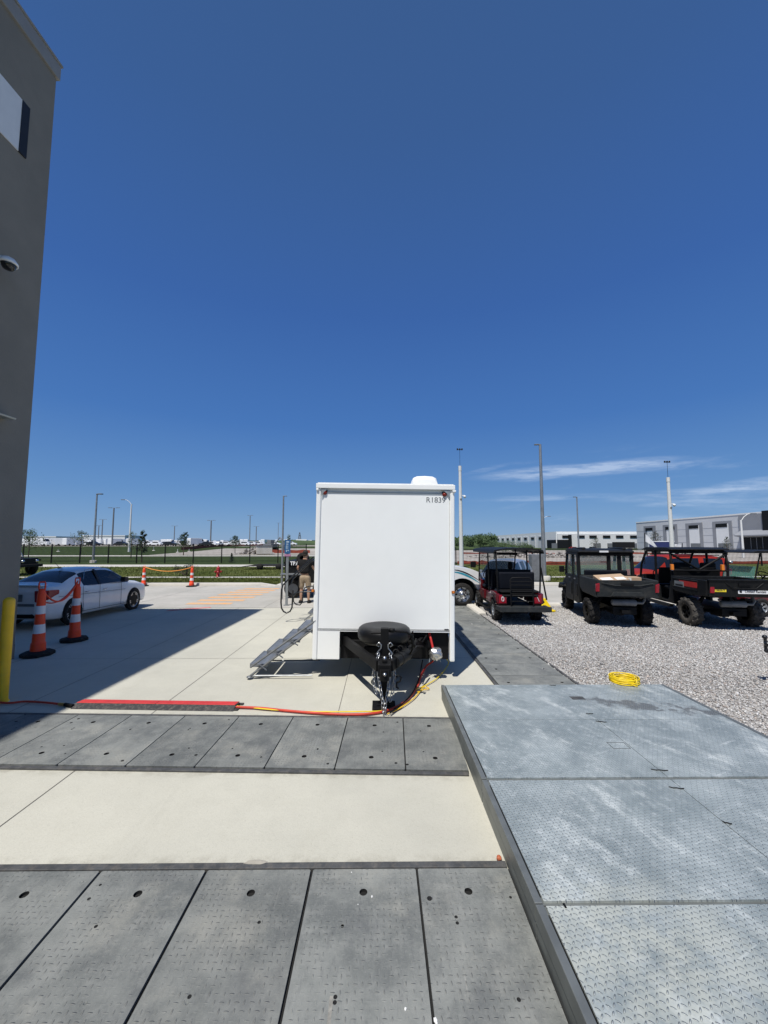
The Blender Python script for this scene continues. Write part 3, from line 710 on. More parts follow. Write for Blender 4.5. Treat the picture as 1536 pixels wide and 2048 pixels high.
# ================================================================== LARGE GREY BUILDING ON THE LEFT
BC = Vector((-7.02, 7.77, 0)); BTH = R(-1.8); BH = 12.6
bld = empty('grey_building', BC, BTH, 'tall dark grey rendered building whose shaded side fills the left edge', 'building')
b = MB(); b.box(-24, 0, -30, 0, 0, BH-.38); b.build('wall', MT['wallgrey'], bld)
b = MB(); b.box(-24, .05, -30, .05, BH-.38, BH-.05); b.box(-24, .075, -30, .075, BH-.05, BH); b.build('parapet_cap', MT['capgrey'], bld, bevel=.008)
b = MB(); b.box(-.01, .012, -30, 0, 0, .28); b.box(-.02, .006, -30, -.0, .295, .31); b.build('plinth', MT['wallgrey'], bld)
wd_ = Vector((math.sin(BTH), -math.cos(BTH), 0)); wn = Vector((math.cos(BTH), math.sin(BTH), 0)); Minv = (Matrix.Translation(BC) @ Matrix.Rotation(BTH, 4, 'Z')).inverted()
def PW(px, py, off=0.0):
    d = ray(px, py); o = Vector((0, 0, CH)); t = (BC + wn*off - o).dot(wn)/d.dot(wn); return Minv @ (o+d*t)
a0 = PW(43, 200); a1 = PW(36, 303); a2 = PW(58, 215)
f = MB(); f.box(.0, .03, a0.y, a2.y, a1.z, a0.z)
wf = f.build('window', MT['ink'], bld); p = MB(); p.box(.004, .02, a0.y-3.2, a0.y, a1.z, a0.z); p.build('pane', mat('blindwhite', (.74, .75, .74), .5, var=.02), wf)
# wall camera and wall light
q = PW(17, 528, .30); wq = PW(17, 528)
cam_t = empty('security_camera', bld.matrix_world @ q if False else (Matrix.Translation(BC) @ Matrix.Rotation(BTH, 4, 'Z')) @ q, BTH, 'white domed security camera on a bracket high on the grey building wall', 'security camera')
b = MB(); b.tube([(-.30, 0, .10), (-.12, 0, .12), (0, 0, .10)], .045, 12); b.box(-.31, -.285, -.08, .08, .0, .2); b.build('bracket', MT['whitepaint'], cam_t, bevel=.006)
b = MB(); b.lathe([(0, .11), (.06, .11), (.10, .09), (.135, .03), (.14, -.01), (.115, -.015), (.11, 0.0)], 28); b.build('housing', MT['whitepaint'], cam_t)
b = MB(); b.lathe([(.11, -.005), (.105, -.05), (.075, -.095), (.04, -.112), (0, -.118)], 24); b.build('dome', MT['domeglass'], cam_t)
b = MB(); b.lathe([(.06, -.10), (.075, -.088), (.082, -.085)], 20); b.build('ring', MT['chrome'], cam_t)
q = (Matrix.Translation(BC) @ Matrix.Rotation(BTH, 4, 'Z')) @ PW(6, 832, .12)
lt = empty('wall_light', q, BTH, 'slim pale light fitting on the grey building wall, below the camera', 'wall light')
b = MB(); b.prism([(-.12, -.02), (.10, -.03), (.12, 0), (-.12, .05)], -.35, .14, 'y'); b.build('housing', MT['galv_light'], lt, bevel=.005)

# yellow bollard
q = G(4, 1409); bo = empty('bollard', (AY(11, 1300, 5.70).x, 5.70, 0), 0, 'thick yellow steel bollard at the left edge beside the grey building', 'bollard')
hb = AY(12, 1194, 5.70).z
b = MB(); prof = [(.068, 0), (.068, hb-.06)] + [(.068*math.cos(a), hb-.06+.06*math.sin(a)) for a in lin(.15, math.pi/2-.01, 7)] + [(0, hb)]
b.lathe(prof, 32); b.build('post', MT['yellow'], bo)
b = MB(); b.lathe([(.082, .004), (.08, .02), (.069, .024)], 28); b.build('collar', MT['yellow'], bo)

# ================================================================== TRAFFIC POSTS
def channelizer():
    t = empty('traffic_post')
    b = MB(); b.lathe([(.27, 0), (.27, .04), (.24, .055), (.12, .07), (.12, .05)], 8, 0, Matrix.Rotation(R(22), 4, 'Z'), sm=False); b.build('base', MT['rubber'], t, bevel=.004)
    b = MB(); b.lathe([(.125, .05), (.122, .10), (.117, .17), (.115, .18), (.104, .19), (.098, .32)], 28); b.lathe([(.083, .45), (.078, .60)], 28); b.lathe([(.073, .72), (.069, .86), (.067, .90), (.060, .915), (.050, .93), (.048, .965), (0, .97)], 28)
    pts = [(-.045, 0, .94), (-.052, 0, .98), (-.052, 0, 1.045), (-.042, 0, 1.066), (.042, 0, 1.066), (.052, 0, 1.045), (.052, 0, .98), (.045, 0, .94)]
    b.tube(pts, .013, 8); b.build('post', MT['orange'], t)
    for z0, z1, r0, r1 in ((.32, .45, .0965, .0835), (.60, .72, .0785, .0735)):
        b = MB(); b.lathe([(r0+.0015, z0), (r1+.0015, z1)], 28); b.build('reflective_band', MT['reflect'], t)
    return t
cz = channelizer(); cs = []
for i, (px, py, top, rz, lab) in enumerate(((75, 1311, 1163, .3, 'orange and white traffic post in the shade, nearest to the grey building'), (148, 1282, 1155, .0, 'orange and white traffic post in the shade beside the rear wheel of the white sedan'),
        (287, 1172.5, 1132, .5, 'orange and white traffic post in sun at the far kerb, left end of the rope'), (383, 1173.5, 1132, .2, 'orange and white traffic post in sun at the far kerb, right end of the rope'))):
    o = cz if i == 0 else copy_tree(cz); p = G(px, py); o.location = (p.x, p.y, .008); o.rotation_euler = (0, 0, rz)
    s = AY(px, top, p.y).z/1.08; o.scale = (s, s, s) if i > 1 else (s*.76, s*.76, s)
    tag(o, lab, 'traffic cone', 'orange and white traffic posts'); cs.append((p, s))
def rope(p, q, z0, z1, sag, r, name, lab, m, n=24):
    b = MB(); b.tube([(p.x+(q.x-p.x)*t, p.y+(q.y-p.y)*t, z0+(z1-z0)*t-sag*4*t*(1-t)) for t in lin(0, 1, n)], r, 6); return tag(b.build(name, m), lab, 'rope')
t1, t2 = cs[0][0], cs[1][0]; z1, z2 = 1.0*cs[0][1], 1.02*cs[1][1]
rope(t1, t2, z1*.97, z2*.99, .34, .018, 'rope', 'upper orange rope sagging between the two shaded traffic posts', MT['orange'])
rope(t1, t2+Vector((-.03, .05, 0)), z1*.80, z2*1.0, .22, .014, 'rope', 'lower dark orange strap slung between the two shaded traffic posts', MT['redhose'])
rope(cs[2][0], cs[3][0], 1.03*cs[2][1], 1.03*cs[3][1], .22, .02, 'rope', 'light orange rope sagging between the two sunlit far traffic posts', mat('orangerope', (.85, .33, .05), .6))

# ================================================================== HYDRANT
p = G(436, 1154); hy = empty('fire_hydrant', (p.x, p.y, 0), .3, 'dark red fire hydrant standing on the grass verge', 'fire hydrant'); s = AY(436, 1131, p.y).z/.78; hy.scale = (s, s, s)
b = MB(); b.lathe([(.15, 0), (.15, .04), (.10, .05), (.10, .44), (.135, .45), (.135, .48), (.11, .50)], 20); b.build('barrel', MT['hydrant'], hy)
b = MB(); b.lathe([(.12, .50), (.12, .56), (.10, .64), (.05, .70), (.03, .71), (.03, .78), (0, .78)], 20); b.build('bonnet', MT['hydrant'], hy)
for s_, nm in ((-1, 'outlet'), (1, 'outlet')):
    b = MB(); b.lathe([(.06, .08), (.06, .16), (.075, .16), (.075, .21), (.03, .22), (.03, .25), (0, .25)], 14, 0, Matrix.Translation((0, 0, .36)) @ Matrix.Rotation(s_*math.pi/2, 4, 'Y')); b.build(nm, MT['hydrant'], hy)
b = MB(); b.lathe([(.08, .08), (.08, .16), (.095, .16), (.095, .21), (.03, .22), (0, .25)], 14, 0, Matrix.Translation((0, 0, .33)) @ Matrix.Rotation(math.pi/2, 4, 'X')); b.build('pumper_outlet', MT['hydrant'], hy)

# ================================================================== FENCES
def fence(x0, x1, Y, step, hgt, lab, slope=0.0):
    t = empty('metal_fence', (x0, Y, 0), math.atan2(slope, 1), lab, 'fence'); L = x1-x0; n = max(1, round(L/step)); st = L/n
    pm = MB(); pm.box(-.045, .045, -.045, .045, 0, hgt+.06); pm.lathe([(.05, hgt+.06), (.03, hgt+.10), (0, hgt+.11)], 8)
    po = pm.build('post', MT['black'], t); 
    pk = MB()
    for z in (.25, hgt-.12): pk.box(.045, st-.045, -.015, .015, z-.018, z+.018)
    k = int(st/.13)
    for i in range(1, k): pk.box(st*i/k-.007, st*i/k+.007, -.0075, .0075, .08, hgt)
    pa = pk.build('panel', MT['black'], t)
    for i in range(1, n+1):
        c = po.copy(); c.location = (i*st, 0, 0); COL.objects.link(c)
        if i < n: c = pa.copy(); c.location = (i*st, 0, 0); COL.objects.link(c)
    return t
Yf = G(300, 1126.5).y
fence(AY(42, 1127, Yf).x-3.0, AY(612, 1127, Yf).x, Yf, 3.03, AY(300, 1089.5, Yf).z, 'long black metal fence along the path behind the verge on the left')
Yr = G(1120, 1132).y
fence(AY(912, 1133, Yr).x, AY(1600, 1133, Yr).x, Yr, 4.0, AY(1120, 1096, Yr).z, 'black metal fence behind the parked buggies on the right')

# ================================================================== POLES
def pole(base, topz, r0, r1, m, name, lab, head, lean=0.0, concrete=False, heading=0.0, rr=1.0):
    t = empty(name, base, heading, lab, 'light pole' if name != 'camera_mast' else 'mast')
    h = topz-base[2]; b = MB(); b.tube([(0, 0, .05), (0, 0, h*.5), (0, 0, h)], [r0, (r0+r1)/2, r1], 10); b.build('pole', m, t)
    if concrete: b = MB(); b.lathe([(.33, 0), (.33, .28), (.30, .30), (0, .30)], 18); b.build('footing', MT['kerbc'], t)
    if head == 'single':
        b = MB(); b.box(-.04, .62*rr, -.12*rr, .12*rr, h-.06*rr, h+.03*rr); b.box(.18*rr, .62*rr, -.16*rr, .16*rr, h-.04*rr, h+.05*rr); b.build('lamp_head', MT['lampgrey'], t, bevel=.01)
    if head == 'tee':
        b = MB(); b.box(-.75*rr, .75*rr, -.1, .1, h-.03, h+.05)
        for s_ in (-1, 1): b.box(s_*.95*rr-.4*rr, s_*.95*rr+.4*rr, -.22, .22, h, h+.14)
        b.build('lamp_head', MT['lampgrey'], t)
    if head == 'cobra':
        b = MB(); b.tube([(0, 0, h-.2), (-.5, 0, h+.5), (-1.1, 0, h+.9), (-1.6, 0, h+1.0)], .05, 8); b.build('arm', m, t)
        b = MB(); b.box(-2.4, -1.5, -.16, .16, h+.92, h+1.06); b.build('lamp_head', MT['lampgrey'], t, bevel=.03)
    return t
def P(px, py, Y, z=None):
    v = AY(px, py, Y); return (v.x, Y, H(v.x, Y) if z is None else z)
def tz(px, py, Y): return AY(px, py, Y).z
Y = Yf+.9; pole(P(186, 1127, Y), tz(196, 988, Y), .13, .08, MT['steelpole'], 'light_pole', 'steel light pole on a pale footing by the left fence, tallest on the left', 'single', concrete=True)
Y = 140; pole(P(224, 1088, Y), tz(226, 1016, Y), .28, .22, MT['lampgrey'], 'light_pole', 'dark twin headed light pole rising just right of the tallest left pole', 'tee', rr=1.5)
Y = 90; pole(P(258, 1104, Y), tz(261, 1008, Y), .24, .14, MT['whitepole'], 'light_pole', 'pale light pole with a curved arm, left of the dark sapling', 'cobra')
Y = 230; pole(P(203, 1084, Y), tz(203, 1039, Y), .3, .25, MT['lampgrey'], 'light_pole', 'small distant twin light pole just left of the dark twin pole', 'tee', rr=1.6)
Y = 260; pole(P(196, 1084, Y), tz(196, 1051, Y), .28, .25, MT['lampgrey'], 'light_pole', 'smallest distant twin light pole, leftmost of the lot', 'tee', rr=1.5)
Y = 260; pole(P(348, 1084, Y), tz(348, 1052, Y), .3, .25, MT['lampgrey'], 'light_pole', 'distant twin light pole between the saplings above the parked vans', 'tee', rr=1.6)
Y = 170; pole(P(421, 1084, Y), tz(421, 1041, Y), .3, .25, MT['lampgrey'], 'light_pole', 'dark twin light pole standing over the lot above the hydrant', 'tee', rr=1.3)
Y = 190; pole(P(499, 1084, Y), tz(499, 1031, Y), .26, .2, MT['steelpole'], 'light_pole', 'slender grey twin light pole, tallest over the far lot right of the hydrant', 'tee', rr=1.0)
Y = 240; pole(P(512, 1084, Y), tz(512, 1053, Y), .3, .25, MT['lampgrey'], 'light_pole', 'short dark twin light pole just right of the slender grey one', 'tee', rr=1.3)
Y = 300; pole(P(556, 1084, Y), tz(556, 1046, Y), .24, .2, MT['steelpole'], 'light_pole', 'faint thin distant light pole left of the blue sign', 'tee', rr=.9)
Y = 20.95; pole(P(563.5, 1172, Y), tz(567, 992, Y), .055, .04, MT['steelpole'], 'light_pole', 'thin grey pole rising beside the blue sign left of the trailer', 'single', rr=.3)
v = G(1089, 1162); Y = v.y; pole((v.x, Y, 0), tz(1078, 889, Y), .125, .075, MT['steelpole'], 'light_pole', 'tall grey light pole on a pale footing behind the red cart, tallest on the right', 'single', concrete=True, heading=R(170), rr=.55)
Y = 70; pole(P(1158, 1108, Y), tz(1154, 994, Y), .17, .11, MT['steelpole'], 'light_pole', 'grey light pole in front of the long white warehouse', 'single', heading=R(180))
Y = 105; pole(P(1086, 1108, Y), tz(1084, 1040, Y), .16, .12, MT['whitepole'], 'light_pole', 'small curved arm light pole half hidden by the tall grey pole', 'cobra', heading=R(180))
Y = 60; pole(P(1487, 1112, Y), tz(1481, 1040, Y), .16, .12, MT['whitepole'], 'light_pole', 'white light pole with arms before the grey panelled warehouse', 'cobra', heading=R(180))
def mast(pxb, pyb, pxt, pyt, Y, pyant, lab):
    x = AY(pxb, pyb, Y).x; t = empty('camera_mast', (x, Y, 0), 0, lab, 'mast', 'white camera masts'); h = tz(pxt, pyt, Y)
    b = MB(); b.tube([(0, 0, 0), (0, 0, h*.95)], [.21, .135], 12); b.tube([(0, 0, h*.95), (0, 0, h)], [.155, .155], 12); b.build('pole', MT['whitepole'], t)
    b = MB(); ha = tz(pxt, pyant, Y); b.tube([(0, 0, h), (0, 0, ha)], .015, 6); b.box(-.25, .25, -.03, .03, ha-.04, ha)
    for s_ in (-.22, 0, .22): b.lathe([(.07, ha-.06), (.07, ha+.10), (0, ha+.12)], 8, 0, Matrix.Translation((s_, 0, 0)))
    b.build('antenna', MT['black'], t)
    hc = h*.70; b = MB(); b.box(.05, .38, -.05, .05, hc, hc+.08); b.lathe([(0, hc+.05), (.12, hc), (.14, hc-.08), (.1, hc-.18), (0, hc-.24)], 12, 0, Matrix.Translation((.40, -.05, 0))); b.build('camera', MT['whitepaint'], t)
    b = MB(); b.lathe([(.10, -.17), (.10, -.15), (0, -.15)], 14, 0, Matrix.Translation((.02, 0, hc-.35)) @ Matrix.Rotation(-math.pi/2, 4, 'X')); b.build('badge', MT['lampgrey'], t)
mast(923, 1130, 918, 932, Yr-1.5, 899, 'white camera mast close to the right side of the white trailer')
mast(1345, 1110, 1337, 955, 36, 924, 'white camera mast rising behind the black utility buggies')

# ================================================================== WAREHOUSES
def wh_box(t, name, x0, x1, y0, y1, z0, z1, m): 
    b = MB(); b.box(x0, x1, y0, y1, z0, z1); return b.build(name, m, t)
Xw = 122.0; t = empty('warehouse', (Xw, 0, 0), 0, 'grey and white panelled warehouse at the right edge with tall grey bays', 'building')
ytop = AX(1395, 1036, Xw); hW = 12.4
y_at = lambda px: AX(px, 1060, Xw).y
yL = y_at(1273); yR = 112
wh_box(t, 'wall', 0, 60, yR, yL, -1.2, hW-.5, MT['panel_light']); wh_box(t, 'parapet', -.12, 60, yR-.1, yL+.1, hW-.5, hW, MT['panel_white'])
for (pa, pb, wa, wb_, da, db) in ((1288, 1312, 1292, 1306, 0, 0), (1326.5, 1355, 1332, 1350, 0, 0), (1372, 1406, 1379, 1398, 1381, 1400), (1426, 1465, 1433, 1456, 1436, 1458)):
    ya, yb = y_at(pb), y_at(pa)
    bay = wh_box(t, 'bay', -.15, -.003, ya, yb, -1, 10.2, MT['panel_grey']); wh_box(t, 'bay_panel', -.2, -.152, y_at(pb-7), y_at(pa+7), -1, 9.2, MT['panel_white'])
    wh_box(t, 'window', -.30, -.203, y_at(wb_), y_at(wa), 8.0, 9.3, MT['cabin'])
    if da: wh_box(t, 'dock_door', -.30, -.203, y_at(db), y_at(da), -1.0, 2.3, MT['lampgrey'])
for z in (2.6, 5.2, 7.8): wh_box(t, 'panel_joint', -.03, -.001, yR, yL, z, z+.08, MT['panel_grey'])
wh_box(t, 'entrance_glazing', -.5, -.35, yR, y_at(1484), -1, 4.2, MT['cabin'])
for k in range(9): wh_box(t, 'mullion', -.56, -.505, yR+k*2.0, yR+k*2.0+.12, -1, 4.2, MT['panel_grey'])
b = MB(); b.prism([(-.35, 6.6), (-2.6, 5.0), (-2.6, 4.6), (-.35, 4.4)], yR, y_at(1483), 'y'); b.build('canopy', MT['panel_grey'], t)
wh_box(t, 'entrance_wall', -.34, -.004, yR, y_at(1480), -1, hW-.6, MT['panel_grey'])
wh_box(t, 'dark_fin', -.7, -.51, y_at(1552), y_at(1530), -1, hW+.2, MT['cabin'])
# long white warehouse
Xl = 106.0; t = empty('warehouse', (Xl, 0, 0), 0, 'long low white warehouse in the distance with a row of small high windows', 'building')
y_a = lambda px: AX(px, 1070, Xl).y
yC = y_a(1112); yE = y_a(976); hz = AX(1112, 1063, Xl).z; zb = -1.6
wh_box(t, 'wall', 0, 95, yC, yE, zb, hz, MT['panel_white'])
wh_box(t, 'front_wall', .5, 95, yC-1.0, yC, zb, hz-1.3, MT['lightpaint'])
for k in range(9):
    yy = yC+18+k*(yE-yC-30)/9; wh_box(t, 'bay', -.3, -.003, yy, yy+9, zb, hz-2.2, MT['panel_light']); wh_box(t, 'window', -.5, -.32, yy+2, yy+7, hz-4.5, hz-3.0, MT['cabin'])
wh_box(t, 'entrance_glazing', -.6, -.1, yC, yC+12, zb, 4.5, MT['cabin']); wh_box(t, 'entrance_glazing', 0, 7, yC-1.6, yC-1.02, zb, 4.5, MT['cabin'])
for px in (1130, 1160, 1184, 1211, 1237, 1265):
    x = AY(px, 1072, yC).x-Xl; wh_box(t, 'window', x-2.2, x+2.2, yC-1.3, yC-1.003, 5.6, 7.1, MT['cabin'])
for px in (1109, 1125, 1192, 1220, 1264):
    x = AY(px, 1090, yC).x-Xl; wh_box(t, 'dock_door', x-2.2, x+2.2, yC-1.3, yC-1.004, zb, 2.4, MT['lampgrey'])
wh_box(t, 'dark_fin', 6.9, 8.4, yC-2.2, yC-1.01, zb, hz-2, MT['cabin'])
for (pa, pb, z1, z0, Yy, lab) in ((48, 112, 1072.5, 1082, 330, 'long white shed at the far left of the distant lot'), (165, 250, 1070.5, 1082, 360, 'long white shed behind the parked vans, centre left')):
    xa, xb = AY(pa, z1, Yy).x, AY(pb, z1, Yy).x; t = empty('distant_shed', (xa, Yy, 1.4), 0, lab, 'building'); hh = tz(pa, z1, Yy)-1.4
    wh_box(t, 'wall', 0, xb-xa, 0, 30, 0, hh-1, MT['panel_white']); wh_box(t, 'roof', -.3, xb-xa+.3, -.3, 30, hh-1, hh, MT['lightpaint'])
    for k in range(int((xb-xa)/7)): wh_box(t, 'dock_door', k*7+2, k*7+5, -.2, -.003, 0, 3, MT['lampgrey'])

# ================================================================== HILLS, TREES
def hill(name, cx, cy, rx, ry, h, m, seed, lab=None, zb=0):
    b = MB(); rows = []
    for i in range(41):
        r_ = []
        for j in range(41):
            u, v = i/20-1, j/20-1; d = math.sqrt(u*u+v*v); k = max(0, 1-d)**1.0; k = k*k*(3-2*k) if d < 1 else 0
            x, y = cx+u*rx, cy+v*ry
            z = h*(k**.7)*(1+.18*mnoise.noise(Vector((x*.03, y*.03, seed)))) ; r_.append((x, y, zb+z-.3))
        rows.append(r_)
    b.grid(rows); return struct(b.build(name, m))
v = AY(575, 1078, 190); hill('grass_mound', v.x+4, 190, 26, 45, tz(575, 1077.5, 190)+.2-1.2, MT['hillgreen'], 1, zb=1.0)
hill('wooded_hill', AY(925, 1080, 330).x, 340, 55, 90, 8.5, MT['hillgreen'], 5, zb=-1); hill('wooded_hill', AY(890, 1080, 260).x, 265, 30, 50, 5.5, MT['hillgreen'], 8, zb=-1)
def ridge():
    b = MB(); rn = random.Random(2)
    for k, (Y0, hh, m) in enumerate(((700, 8, 0), (1300, 17, 0), (2200, 26, 0))):
        top = []; n = 500
        xs = lin(-1.6*Y0, 1.6*Y0, n)
        hs_ = [hh*(.72+.35*mnoise.noise(Vector((x*5/Y0, k*7.7, 0)))+.12*mnoise.noise(Vector((x*60/Y0, k*3.1, 2)))+rn.uniform(-.035, .035)) for x in xs]
        b.grid([[(x, Y0, -2) for x in xs], [(x, Y0+3, h_*.8) for x, h_ in zip(xs, hs_)], [(x, Y0+20, h_) for x, h_ in zip(xs, hs_)], [(x, Y0+120, h_*.9) for x, h_ in zip(xs, hs_)], [(x, Y0+200, -2) for x in xs]])
    o = b.build('far_woods', MT['treeline']); tag(o, 'dark line of far woods along the horizon', None, None, 'stuff')
ridge()
def leaves(b, c, rad, n, size, rn, sc=(1, 1, 1)):
    for _ in range(n):
        while True:
            p = Vector((rn.uniform(-1, 1), rn.uniform(-1, 1), rn.uniform(-1, 1)))
            if p.length < 1: break
        q = Vector(c)+Vector((p.x*rad*sc[0], p.y*rad*sc[1], p.z*rad*sc[2])); s = size*rn.uniform(.6, 1.4)
        u = Vector((rn.gauss(0, 1), rn.gauss(0, 1), rn.gauss(0, 1))).normalized(); w_ = u.orthogonal().normalized()
        b.add([q-u*s, q+w_*s*.5, q+u*s, q-w_*s*.5], [(0, 1, 2, 3)])
def tree(px, py, top, Y, kind, lab, seed, wide=1.0, name='young_tree', group='young trees on the grass', zb=None):
    rn = random.Random(seed); v = AY(px, py, Y); z0 = (H(v.x, Y) if zb is None else zb)
    hh = tz(px, top, Y)-z0; t = empty(name, (v.x, Y, z0), rn.random()*6, lab, 'tree', group)
    tr = MB(); cr = MB(); r = .018*hh
    if kind == 'conifer':
        tr.tube([(0, 0, 0), (0, 0, hh)], [r, .01], 6)
        for i in range(22):
            k = i/22; z = hh*(.05+.92*k); rad = (1-k)*hh*.30*wide
            for j in range(9): a = rn.random()*6.3; leaves(cr, (math.cos(a)*rad*.6, math.sin(a)*rad*.6, z), rad*.45+.04, 7, hh*.035, rn, (1, 1, .6))
    else:
        tr.tube([(0, 0, 0), (rn.uniform(-.1, .1), 0, hh*.5), (0, 0, hh*.95)], [r, r*.7, r*.25], 6); nb = 13
        for i in range(nb):
            z = hh*(.30+.62*i/nb); a = i*2.4; L = hh*.26*wide*(1.1-.75*i/nb)*rn.uniform(.7, 1.2); e = (math.cos(a)*L, math.sin(a)*L, z+L*rn.uniform(.5, .9))
            tr.tube([(0, 0, z), (e[0]*.5, e[1]*.5, z+(e[2]-z)*.4), e], [r*.4, r*.3, r*.12], 5)
            nl = {'full': 60, 'sparse': 20, 'dark': 75}[kind]
            leaves(cr, (e[0]*.65, e[1]*.65, (z+e[2])/2), L*.55, nl, hh*.022, rn, (1, 1, .8)); leaves(cr, e, L*.4, nl//2, hh*.022, rn)
        leaves(cr, (0, 0, hh*.93), hh*.07, 30, hh*.02, rn)
    tr.build('trunk', MT['bark'], t, fix=False); cr.build('crown', MT[{'full': 'leaf', 'sparse': 'leafgrey', 'dark': 'leafdark', 'conifer': 'leafdark'}[kind]], t, fix=False)
tree(57, 1108, 1060, 60, 'full', 'leafy young tree at the far left beside the grey building', 1, 1.5)
tree(161, 1108, 1060, 75, 'sparse', 'thin pale young tree left of the tallest left light pole', 2, 1.3)
tree(262, 1110, 1062, 60, 'sparse', 'wispy young tree in front of the pale curved arm pole', 3, .8)
tree(283, 1126, 1058, 46, 'dark', 'dark narrow young tree by the fence above the left traffic post', 4, .55)
tree(367, 1108, 1064, 72, 'full', 'green young tree behind the fence above the right traffic post', 5, .9)
tree(470, 1104, 1070, 80, 'full', 'green young tree over the orange netting right of the hydrant', 6, 1.1)
tree(534, 1092, 1086, 100, 'dark', 'small dark shrub at the foot of the grass mound', 61, 2.0, 'shrub')
tree(577, 1110, 1068, 70, 'sparse', 'thin young tree behind the blue sign', 7, .7)
tree(463, 1127, 1105, 46, 'conifer', 'small dark conifer in front of the fence', 8, 1.2, 'small_conifer')
tree(1192, 1100, 1075, 120, 'sparse', 'bare young tree before the long white warehouse', 9, 1.4)
tree(1312, 1100, 1062, 100, 'sparse', 'bare thin tree left of the white mast in front of the grey warehouse', 10, 1.2)
tree(1455, 1105, 1072, 80, 'sparse', 'bare small tree before the right bays of the grey warehouse', 11, .8)
# leaning shrub on the verge behind the right-hand far traffic post
rn = random.Random(12); p = G(372, 1152); t = empty('shrub', (p.x, p.y, 0), 0, 'straggly dark shrub leaning on the verge behind the far rope', 'shrub'); tr = MB(); cr = MB()
for i in range(16):
    a = rn.uniform(-.9, 1.0); L = rn.uniform(.5, 1.1); e = (math.sin(a)*L*1.2, rn.uniform(-.3, .3), abs(math.cos(a))*L*.85)
    tr.tube([(0, 0, 0), (e[0]*.5, e[1]*.5, e[2]*.6), e], [.02, .012, .006], 5); leaves(cr, (e[0]*.8, e[1]*.8, e[2]*.8), .25, 45, .035, rn)
tr.build('stem', MT['bark'], t, fix=False); cr.build('foliage', MT['leafdark'], t, fix=False)
# bushes on the hill and by the warehouse
k = 0
rn = random.Random(31)
words = ['leftmost', 'second from the left', 'third from the left', 'fourth from the left', 'fifth from the left', 'sixth from the left', 'rightmost']
for px, py, top, Y in ((985, 1100, 1083, 160), (998, 1100, 1080, 150), (1012, 1101, 1082, 140), (1026, 1100, 1079, 150), (1040, 1101, 1083, 140), (1052, 1102, 1086, 130), (1060, 1102, 1089, 125)):
    v = AY(px, py, Y); hh = tz(px, top, Y)+1; t = empty('bush', (v.x, Y, H(v.x, Y)), 0, 'dark green bush in the row before the white warehouse, '+words[k], 'bush', 'bushes before the warehouse'); k += 1
    cr = MB()
    for j in range(9): leaves(cr, (rn.uniform(-1.3, 1.3), rn.uniform(-1, 1), hh*rn.uniform(.2, .8)), hh*.3, 90, .16, rn)
    cr.build('foliage', MT['leaf'], t, fix=False); tr = MB(); tr.tube([(0, 0, 0), (0, 0, hh*.7)], [.12, .04], 6); tr.build('stem', MT['bark'], t, fix=False)
def wood_stuff():
    cr = MB(); rn = random.Random(77)
    for _ in range(150):
        px = rn.uniform(905, 990); Y = rn.uniform(230, 330); v = AY(px, 1080, Y); d = (v.x-AY(925, 1080, 330).x)/55; zz = max(0, 7.5*(1-abs(d)))*rn.uniform(.3, 1)-1
        leaves(cr, (v.x, Y, zz+1), rn.uniform(1.5, 3.2), 55, .6, rn, (1.2, 1, .8))
    o = cr.build('hillside_woods', MT['leaf'], fix=False); tag(o, 'scrubby green woods covering the hill to the right of the trailer', None, None, 'stuff')
wood_stuff()

# ================================================================== NETTING, ROCKS, SITE CLUTTER
def netting(pts, h, lab):
    b = MB(); rn = random.Random(len(lab)); n = len(pts)
    rows = [[(p[0], p[1], (p[2] if len(p) > 2 else H(p[0], p[1]))+k*h*.5+rn.uniform(-.06, .06)*k) for p in pts] for k in (0, 1, 2)]
    b.grid(rows); t = b.build('safety_netting', MT['netting'], fix=False); tag(t, lab, 'netting')
def interp(ps, n):
    out = []
    for a, c in zip(ps, ps[1:]):
        for i in range(n): k = i/n; out.append(tuple(a[j]+(c[j]-a[j])*k for j in range(len(a))))
    return out+[tuple(ps[-1])]
gp = lambda px, py: tuple(G(px, py))[:2]
netting(interp([gp(915, 1128), gp(1000, 1129.5), gp(1110, 1130), (60, 44), (75, 44)], 12), .38, 'low orange safety netting running along the ground behind the right fence')
netting(interp([gp(925, 1105), gp(990, 1104), (70, 95)], 10), .35, 'distant orange netting below the wooded hill')
netting(interp([(*gp(362, 1105), .6), (*gp(430, 1101), .9), (*gp(480, 1100), 1.0), (*gp(530, 1098.5), 1.1)], 10), .8, 'orange netting on the slope above the fence, left of the blue sign')
netting(interp([(*gp(515, 1108), .2), (*gp(620, 1108), .2)], 8), .7, 'orange netting behind the black trailer')
def rocks(x0, x1, y0, y1, n, s0, s1, seed, lab, name='rock_pile', pile=1.0):
    b = MB(); rn = random.Random(seed)
    for _ in range(n):
        x = rn.uniform(x0, x1); y = rn.uniform(y0, y1); s = rn.uniform(s0, s1); u = abs((x-x0)/(x1-x0)*2-1)
        b.blob((x, y, H(x, y)+rn.random()*pile*(1-u*u)), s, 0, 1, .8, (1, 1, .7), rn.random()*9)
    o = b.build(name, MT['rock'], fix=False); tag(o, lab, None, None, 'stuff')
rocks(14, 42, 60, 66, 260, .15, .42, 1, 'heaps of pale broken rubble beyond the right fence', pile=.75)
v = G(510, 1109); rocks(v.x-3.5, v.x+3, v.y-2, v.y+3, 110, .15, .45, 2, 'brown and grey rubble heap on the building site, left of the blue sign', pile=1.2)
